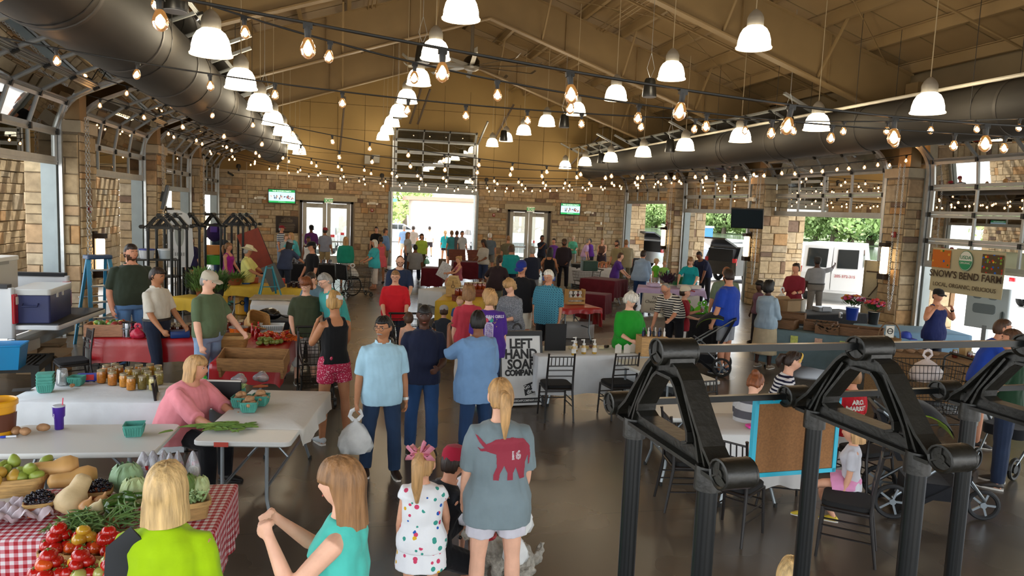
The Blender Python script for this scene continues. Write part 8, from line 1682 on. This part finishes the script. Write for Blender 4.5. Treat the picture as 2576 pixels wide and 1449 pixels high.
# dog
t=thing('dog','shaggy white dog sitting behind the woman in grey','dog',(*(1.196,5.058),0),rad(-60)); FUR=mat('dog_fur','#9a958a',.9,var=.3,vscale=30,bump=.9,bscale=50); b=MB()
b.tube([(0,.22,.12),(0,.14,.2),(0,0,.27),(0,-.12,.34),(0,-.17,.42),(0,-.2,.5)],[.10,.135,.12,.105,.075,.07],12).ball((0,-.24,.55),(.085,.1,.085),12,9).tube([(0,-.3,.53),(0,-.38,.51)],[.05,.035],10)
for s in (-1,1): b.tube([(s*.07,-.1,.3),(s*.075,-.13,.15),(s*.075,-.13,.03),(s*.075,-.17,.02)],[.055,.04,.034,.03],8).tube([(s*.1,.16,.16),(s*.13,.05,.1),(s*.13,.12,.035),(s*.13,.02,.025)],[.08,.06,.035,.03],8).ball((s*.08,-.21,.55),(.022,.045,.07),8,6)
b.tube([(0,.28,.1),(0,.38,.14),(0,.42,.24)],[.04,.045,.02],8); o=b.build('body',FUR,t,smooth=0); REM.append((o,.011,2,.016,38))
for s in (-1,1): MB().ball((s*.035,-.325,.57),.012,8,6).build('eye',plain('#0c0a09',.15),t)
MB().ball((0,-.418,.515),(.018,.014,.014),8,6).build('nose',plain('#0c0a09',.3),t); MB().torus((0,-.195,.47),.082,.012,18,6).build('collar',plain('#a8202c',.5),t)

# ================================================================ outside: cars, river, trees
wat=struct(MB().box((60,110,-.45),(50,260,.1)).build('water',mat('river',(.10,.13,.09),.12,bump=.15,bscale=.6)))
struct(MB().box((101,110,-.7),(56,260,.7)).build('ground',mat('far_bank',(.14,.20,.07),.9,var=.3,vscale=.2)))
def leaf_mat(n,c):
    m=mat(n,c,.7,var=.45,vscale=.6); return m
LM=[leaf_mat('tree_leaf_a',(.30,.42,.14)),leaf_mat('tree_leaf_b',(.42,.52,.20)),leaf_mat('tree_leaf_c',(.20,.32,.12))]
BARK=mat('bark',(.12,.09,.06),.9,bump=.4)
def crown(seed,n=5200,R=3.6,H=5.2):
    rs=np.random.RandomState(seed); cl=[(rs.normal(0,R*.38),rs.normal(0,R*.38),H*(.35+.75*rs.rand()),R*rs.uniform(.3,.55)) for _ in range(16)]; V=[]; Fc=[]
    for i in range(n):
        cx,cy_,cz,r=cl[rs.randint(16)]; d=rs.normal(size=3); d /= np.linalg.norm(d); p=np.array((cx,cy_,cz))+d*r*rs.uniform(.75,1.05); u=np.cross(d,rs.normal(size=3)); u /= np.linalg.norm(u); w=np.cross(d,u)+d*.5; s=rs.uniform(.16,.34)
        k=len(V); V += [p-u*s*.5,p+w*s*.6,p+u*s*.5,p-w*s*.6]; Fc.append((k,k+1,k+2,k+3))
    me=bpy.data.meshes.new('crown'); me.from_pydata([tuple(v) for v in V],[],Fc); return me
CRN=[crown(i) for i in range(3)]
for i,c in enumerate(CRN): c.materials.append(LM[i])
TRK=MB().lathe([(.35,0),(.22,1.5),(.16,4)],k=8).mesh('trunk'); TRK.materials.append(BARK)
rs=random.Random(6)
def tree(p,s,i,label):
    t=thing('tree',label,'tree',p,rs.uniform(0,6),'trees of the far bank' if p[0]>60 else 'trees near the lot'); t.scale=(s,)*3; o=mk('crown',CRN[i % 3],None,t); o['kind']='stuff'; mk('trunk',TRK,None,t)
for k in range(46):
    a=k/45; y=20+a*190+rs.uniform(-1,1); x=74+rs.uniform(-1,8); tree((x,y,-1.2),rs.uniform(1.25,2.2),k,('deep','yellow-','dark ')[k % 3].strip('-')+' green tree in the wooded far river bank')
for p,s,lb in (((3.2,85,-.1),1.4,'green tree beyond the bright big doorway at left'),((7.5,92,-.1),1.3,'green tree beyond the big doorway at right'),((20,62,-.1),1.0,'tree seen through the right far double door'),((-20,30,-.1),1.3,'tree glimpsed past the left porch stone'),((-24,44,-.1),1.4,'farther tree past the left porch')): tree(p,s,1,lb)
t=thing('building','low pale shed with a flat red-brown roof beyond the big doorway','building',(13.5,72,-.1)); MB().box((0,0,1.7),(14,5,3.4)).build('wall',mat('pale_wall',(.62,.55,.48),.8),t); MB().box((0,0,3.6),(15.2,6.2,.35)).build('roof',mat('brick_roof',(.42,.2,.14),.7),t)
t=thing('building','small blue-green roofed shed left beyond the big doorway','building',(2.2,74,-.1)); MB().box((0,0,1.6),(5,4,3.2)).build('wall',mat('pale_wall',(.62,.55,.48),.8),t); MB().prism([(-2.9,-2.4),(2.9,-2.4),(2.9,2.4),(-2.9,2.4)],3.2,3.5).build('roof',mat('teal_roof',(.1,.32,.34),.6),t)
t=thing('building','long white pavilion across the river behind the farm banner','building',(70,68,-.3)); MB().box((0,0,1.8),(4,12,3.0)).build('wall',mat('red_brown_wall',(.3,.16,.12),.8),t); MB().box((0,0,3.3),(6,15,.7)).build('roof',mat('white_roof',(.7,.7,.7),.6),t)
# vehicles
TYRE=plain('#161616',.75); CGL=plain('#1a2226',.08,spec=.8)
def car(p,rz,label,prof,glass,paint,L=4.6,W=1.85,hatch=False,wheels=(-1.4,1.4),cat='car',name='car'):
    """body from a side profile (x, z); x points to the front"""
    t=thing(name,label,cat,p,rz); n=len(prof); R=[]
    for y,f in ((-W/2+.02,.0),(-W/2,.06),(-W/2+.05,.12),(W/2-.05,.12),(W/2,.06),(W/2-.02,0)): R.append([(x,y*(1-.10*max(0,z-.9)),z) for x,z in prof])
    MB().loft(R).build('body',paint,t,smooth=40)
    for s in (-1,1):
        for k,g in enumerate(glass): MB().loft([[(x,s*(W/2+e)*(1-.10*max(0,z-.9)),z) for x,z in g] for e in (-.01,.012)]).build('side_window',CGL,t,smooth=0)
        for x in wheels: MB().torus((x,s*(W/2-.1),.33),.24,.1,20,8,'y').lathe([(.18,-.02),(.18,.02)],(x,s*(W/2-.1),.33),12).build('wheel',TYRE,t)
        MB().rbox((-L/2+.04,s*(W/2-.14),.95),(.1,.22,.3),.03).build('tail_light',mat('tail_red','#a8101a',.15,coat=.6),t)
    return t
SUV=[(-2.3,.35),(-2.32,.9),(-2.2,1.15),(-2.0,1.62),(-1.4,1.72),(.2,1.68),(1.0,1.12),(2.1,.98),(2.3,.7),(2.3,.35)]; SG=[[(-1.9,1.15),(-1.75,1.55),(-.9,1.6),(-.9,1.12)],[(-.82,1.12),(-.82,1.6),(.1,1.57),(.75,1.12)]]
SED=[(-2.3,.35),(-2.32,.95),(-1.7,1.02),(-1.1,1.42),(.1,1.44),(.9,1.0),(2.1,.85),(2.3,.35)]; DG=[[(-1.35,1.05),(-1.0,1.36),(-.4,1.37),(-.4,1.02)],[(-.34,1.02),(-.34,1.37),(.05,1.36),(.7,1.0)]]
WP,BKP,SVP,RDP=mat('white_car_paint',(.62,.65,.67),.25,coat=.6),plain('#0f1012',.2,coat=.6),mat('silver_paint',(.42,.46,.5),.25,.6,coat=.5),plain('#8a141a',.25,coat=.5)
def hatch(t,h=1.62):
    MB().bar((-2.15,0,h),(-2.95,0,h+.35),1.55,.08,(0,0,1)).build('raised_tailgate',plain('#0f1012',.25,coat=.5),t); MB().box((-2.2,0,1.0),(.2,1.4,1.0)).build('open_boot',plain('#0a0a0b',.8),t)
hatch(car((18.6,30.6,-.06),rad(20),'black hatchback with raised tailgate outside behind the teal T-shirt',SUV,SG,BKP)); car((22.0,37.6,-.06),rad(18),'white sport utility parked beyond the black hatchback',SUV,SG,WP); hatch(car((18.0,37.2,-.06),rad(25),'silver minivan with its tailgate up outside the farthest right bay',SUV,SG,SVP))
car((22,46,-.06),rad(30),'dark car with a raised lid beyond the silver minivan',SED,DG,BKP); car((24,34.5,-.06),rad(200),'silver wagon outside left of the white van',SUV,SG,SVP); car((22.4,30.4,-.06),rad(200),'red car parked beyond the white van',SED,DG,RDP); car((26.5,22.0,-.06),rad(15),'white sedan across the lot behind the farm banner',SED,DG,WP); car((25,37,-.06),rad(195),'white sedan across the lot beyond the second right bay',SED,DG,WP)
for i,(x,y) in enumerate(((1.2,47),(4.4,58),(9.2,50),(-1.2,44),(9.9,44))): car((x,y,-.06),rad((80,10,95,88,100)[i]),('white sedan out in the glare left of the doorway','silver sedan far out beyond the doorway','white sedan out in the glare right of the doorway','white car seen through the left double door','silver car seen through the right double door')[i],SED,DG,(WP,SVP,WP,WP,SVP)[i])
VAN=[(-2.8,.4),(-2.84,1.0),(-2.7,1.25),(-2.45,2.05),(-2.2,2.12),(1.2,2.1),(1.9,1.35),(2.7,1.15),(2.8,.4)]; v=car((18.6,24.6,-.06),rad(48),'white cargo van with red and black lettering on its rear doors',VAN,[[(-2.3,1.3),(-2.2,1.9),(-1.2,1.92),(-1.2,1.3)]],WP,5.6,2.0,wheels=(-1.8,1.8),cat='van',name='van')
for s in (-1,1):
    d_=thing('rear_door'); d_.parent=v; MB().bar((-2.87,s*.5,.5),(-2.87,s*.5,1.08),.97,.03,(1,0,0)).bar((-2.86,s*.5,1.06),(-2.5,s*.48,2.0),.95,.03,(1,0,.4)).build('door_panel',WP,d_); MB().bar((-2.80,s*.5,1.28),(-2.55,s*.49,1.92),.66,.03,(1,0,.4)).build('window',CGL,d_)
text('phone_line','205-372-315',.13,plain('#a0242c',.5),v,(-2.9,-.45,1.0),(pi/2,0,-pi/2)); text('lettering','Family\nFarms',.12,plain('#a0242c',.5),v,(-2.9,.55,.95),(pi/2,0,-pi/2)); MB().box((-2.9,.5,.62),(.01,.3,.14)).build('number_plate',plain('#8a8a84',.5),v)
t=thing('porta_toilet','blue portable toilet outside the farthest right bay','portable toilet',(22.5,43.5,-.06)); MB().box((0,0,1.1),(1.1,1.1,2.2)).build('cabin',plain('#2a6ac0',.5),t); MB().box((0,0,2.25),(1.2,1.2,.12)).build('roof',plain('#b8c4d0',.5),t)
# pale plastic display panel and clutter behind the navy tank top
t=thing('car_door_panel','pale grey moulded plastic panel with oval recesses behind the navy tank top','panel',(14.35,13.75,-.1),rad(-75)); MB().rbox((0,0,1.1),(.95,.09,.95),.04).build('panel_body',plain('#9aa4a8',.5),t); hb=MB()
for x,z,w_,h_ in ((-.22,1.38,.2,.16),(.12,1.38,.2,.16),(-.05,1.08,.5,.22),(.36,.95,.1,.24)): hb.rbox((0,0,0),(w_,h_,.02),.06,k=4); hb.v[-1]=hb.v[-1][:,[0,2,1]]+np.array((x,-.05,z))
hb.build('recess',plain('#5a6468',.6),t); MB().box((0,0,.35),(.1,.1,.7)).box((0,0,.03),(.6,.4,.06)).build('stand',STEEL,t)

fuse()
dg=bpy.context.evaluated_depsgraph_get()
for o in TXT:                                               # lettering as real meshes
    me=bpy.data.meshes.new_from_object(o.evaluated_get(dg)); nm,par,mw=o.name,o.parent,(o.location.copy(),o.rotation_euler.copy(),o.scale.copy()); bpy.data.objects.remove(o)
    q=mk(nm,me,None,par); q.location,q.rotation_euler,q.scale=mw

def print_on(key,polys,m,name,zc,xs=1,sc=1.,back=True,dx=0,res=.005):
    o=PEOPLE[key+'.shirt']; J=PEOPLE[key+'.j']; s=J['s']; c,ux,uy=J['frame'](zc); q=1 if back else -1; U=np.array((-q,0,0.)); N=np.array((0,q,0.))
    decal(o,[[(x*sc+dx,y*sc) for x,y in P] for P in polys],m,name,(np.array((c[0]*s,c[1]*s,c[2]*s)),U,np.array((0,0,1.)),N),.0035,res,J['root'])
EL=[(-.02,.12),(.05,.125),(.12,.11),(.165,.06),(.172,.0),(.168,-.06),(.16,-.065),(.155,0),(.135,-.04),(.13,-.12),(.135,-.145),(.10,-.145),(.085,-.1),(.07,-.06),(.055,-.1),(.055,-.145),(.02,-.145),(.02,-.1),(-.005,-.05),(-.03,-.1),(-.035,-.145),(-.07,-.145),(-.07,-.11),(-.05,-.06),(-.055,.02),(-.085,.03),(-.12,.04),(-.15,.035),(-.17,.06),(-.15,.05),(-.13,.06),(-.165,.10),(-.185,.135),(-.16,.12),(-.12,.085),(-.09,.10),(-.06,.115)]
print_on('grey',[EL],plain('#8f2a3c',.8),'elephant_print',1.24,sc=1.02,dx=.02,res=.0026); print_on('grey',text_polys('16',.07,bold=.004),plain('#c8ccd0',.8),'number_print',1.25,dx=.09,res=.0022)
PW_=plain('#c8c0d8',.8)
print_on('purple',text_polys('SOUTHERN GIRLS',.052,bold=.002),PW_,'lettering_print',1.36,res=.0035); JR=[(-.05,-.14),(.05,-.14),(.06,-.12),(.06,.04),(.04,.06),(.04,.075),(-.04,.075),(-.04,.06),(-.06,.04),(-.06,-.12)]
print_on('purple',[[(x,y) for x,y in JR],],PW_,'jar_print',1.2); print_on('purple',[[(x*.82,y*.9-.006) for x,y in JR]],plain('#4b2a86',.85),'jar_inner',1.2)
for i,c_ in enumerate(('#c83a5a','#2f9a8c','#b8bcd0')): print_on('purple',[[(cos(a)*.028+(-.035,.03,0)[i],sin(a)*.028+(.105,.105,.13)[i]) for a in np.linspace(0,6.28,12)]],plain(c_,.8),'flower_print',1.2)
rs=random.Random(2); print_on('purple',[[(x,y),(x+.014,y+.006),(x+.004,y+.016)] for x,y in [(rs.uniform(-.11,.11),rs.uniform(-.12,.12)) for _ in range(22)]],plain('#d0a83c',.8),'firefly_print',1.2)
print_on('redkid',text_polys('ARO.\nMARKET',.07,bold=.003),plain('#d8d4cc',.8),'lettering_print',1.26)

print('objects',len(bpy.data.objects),'script end')
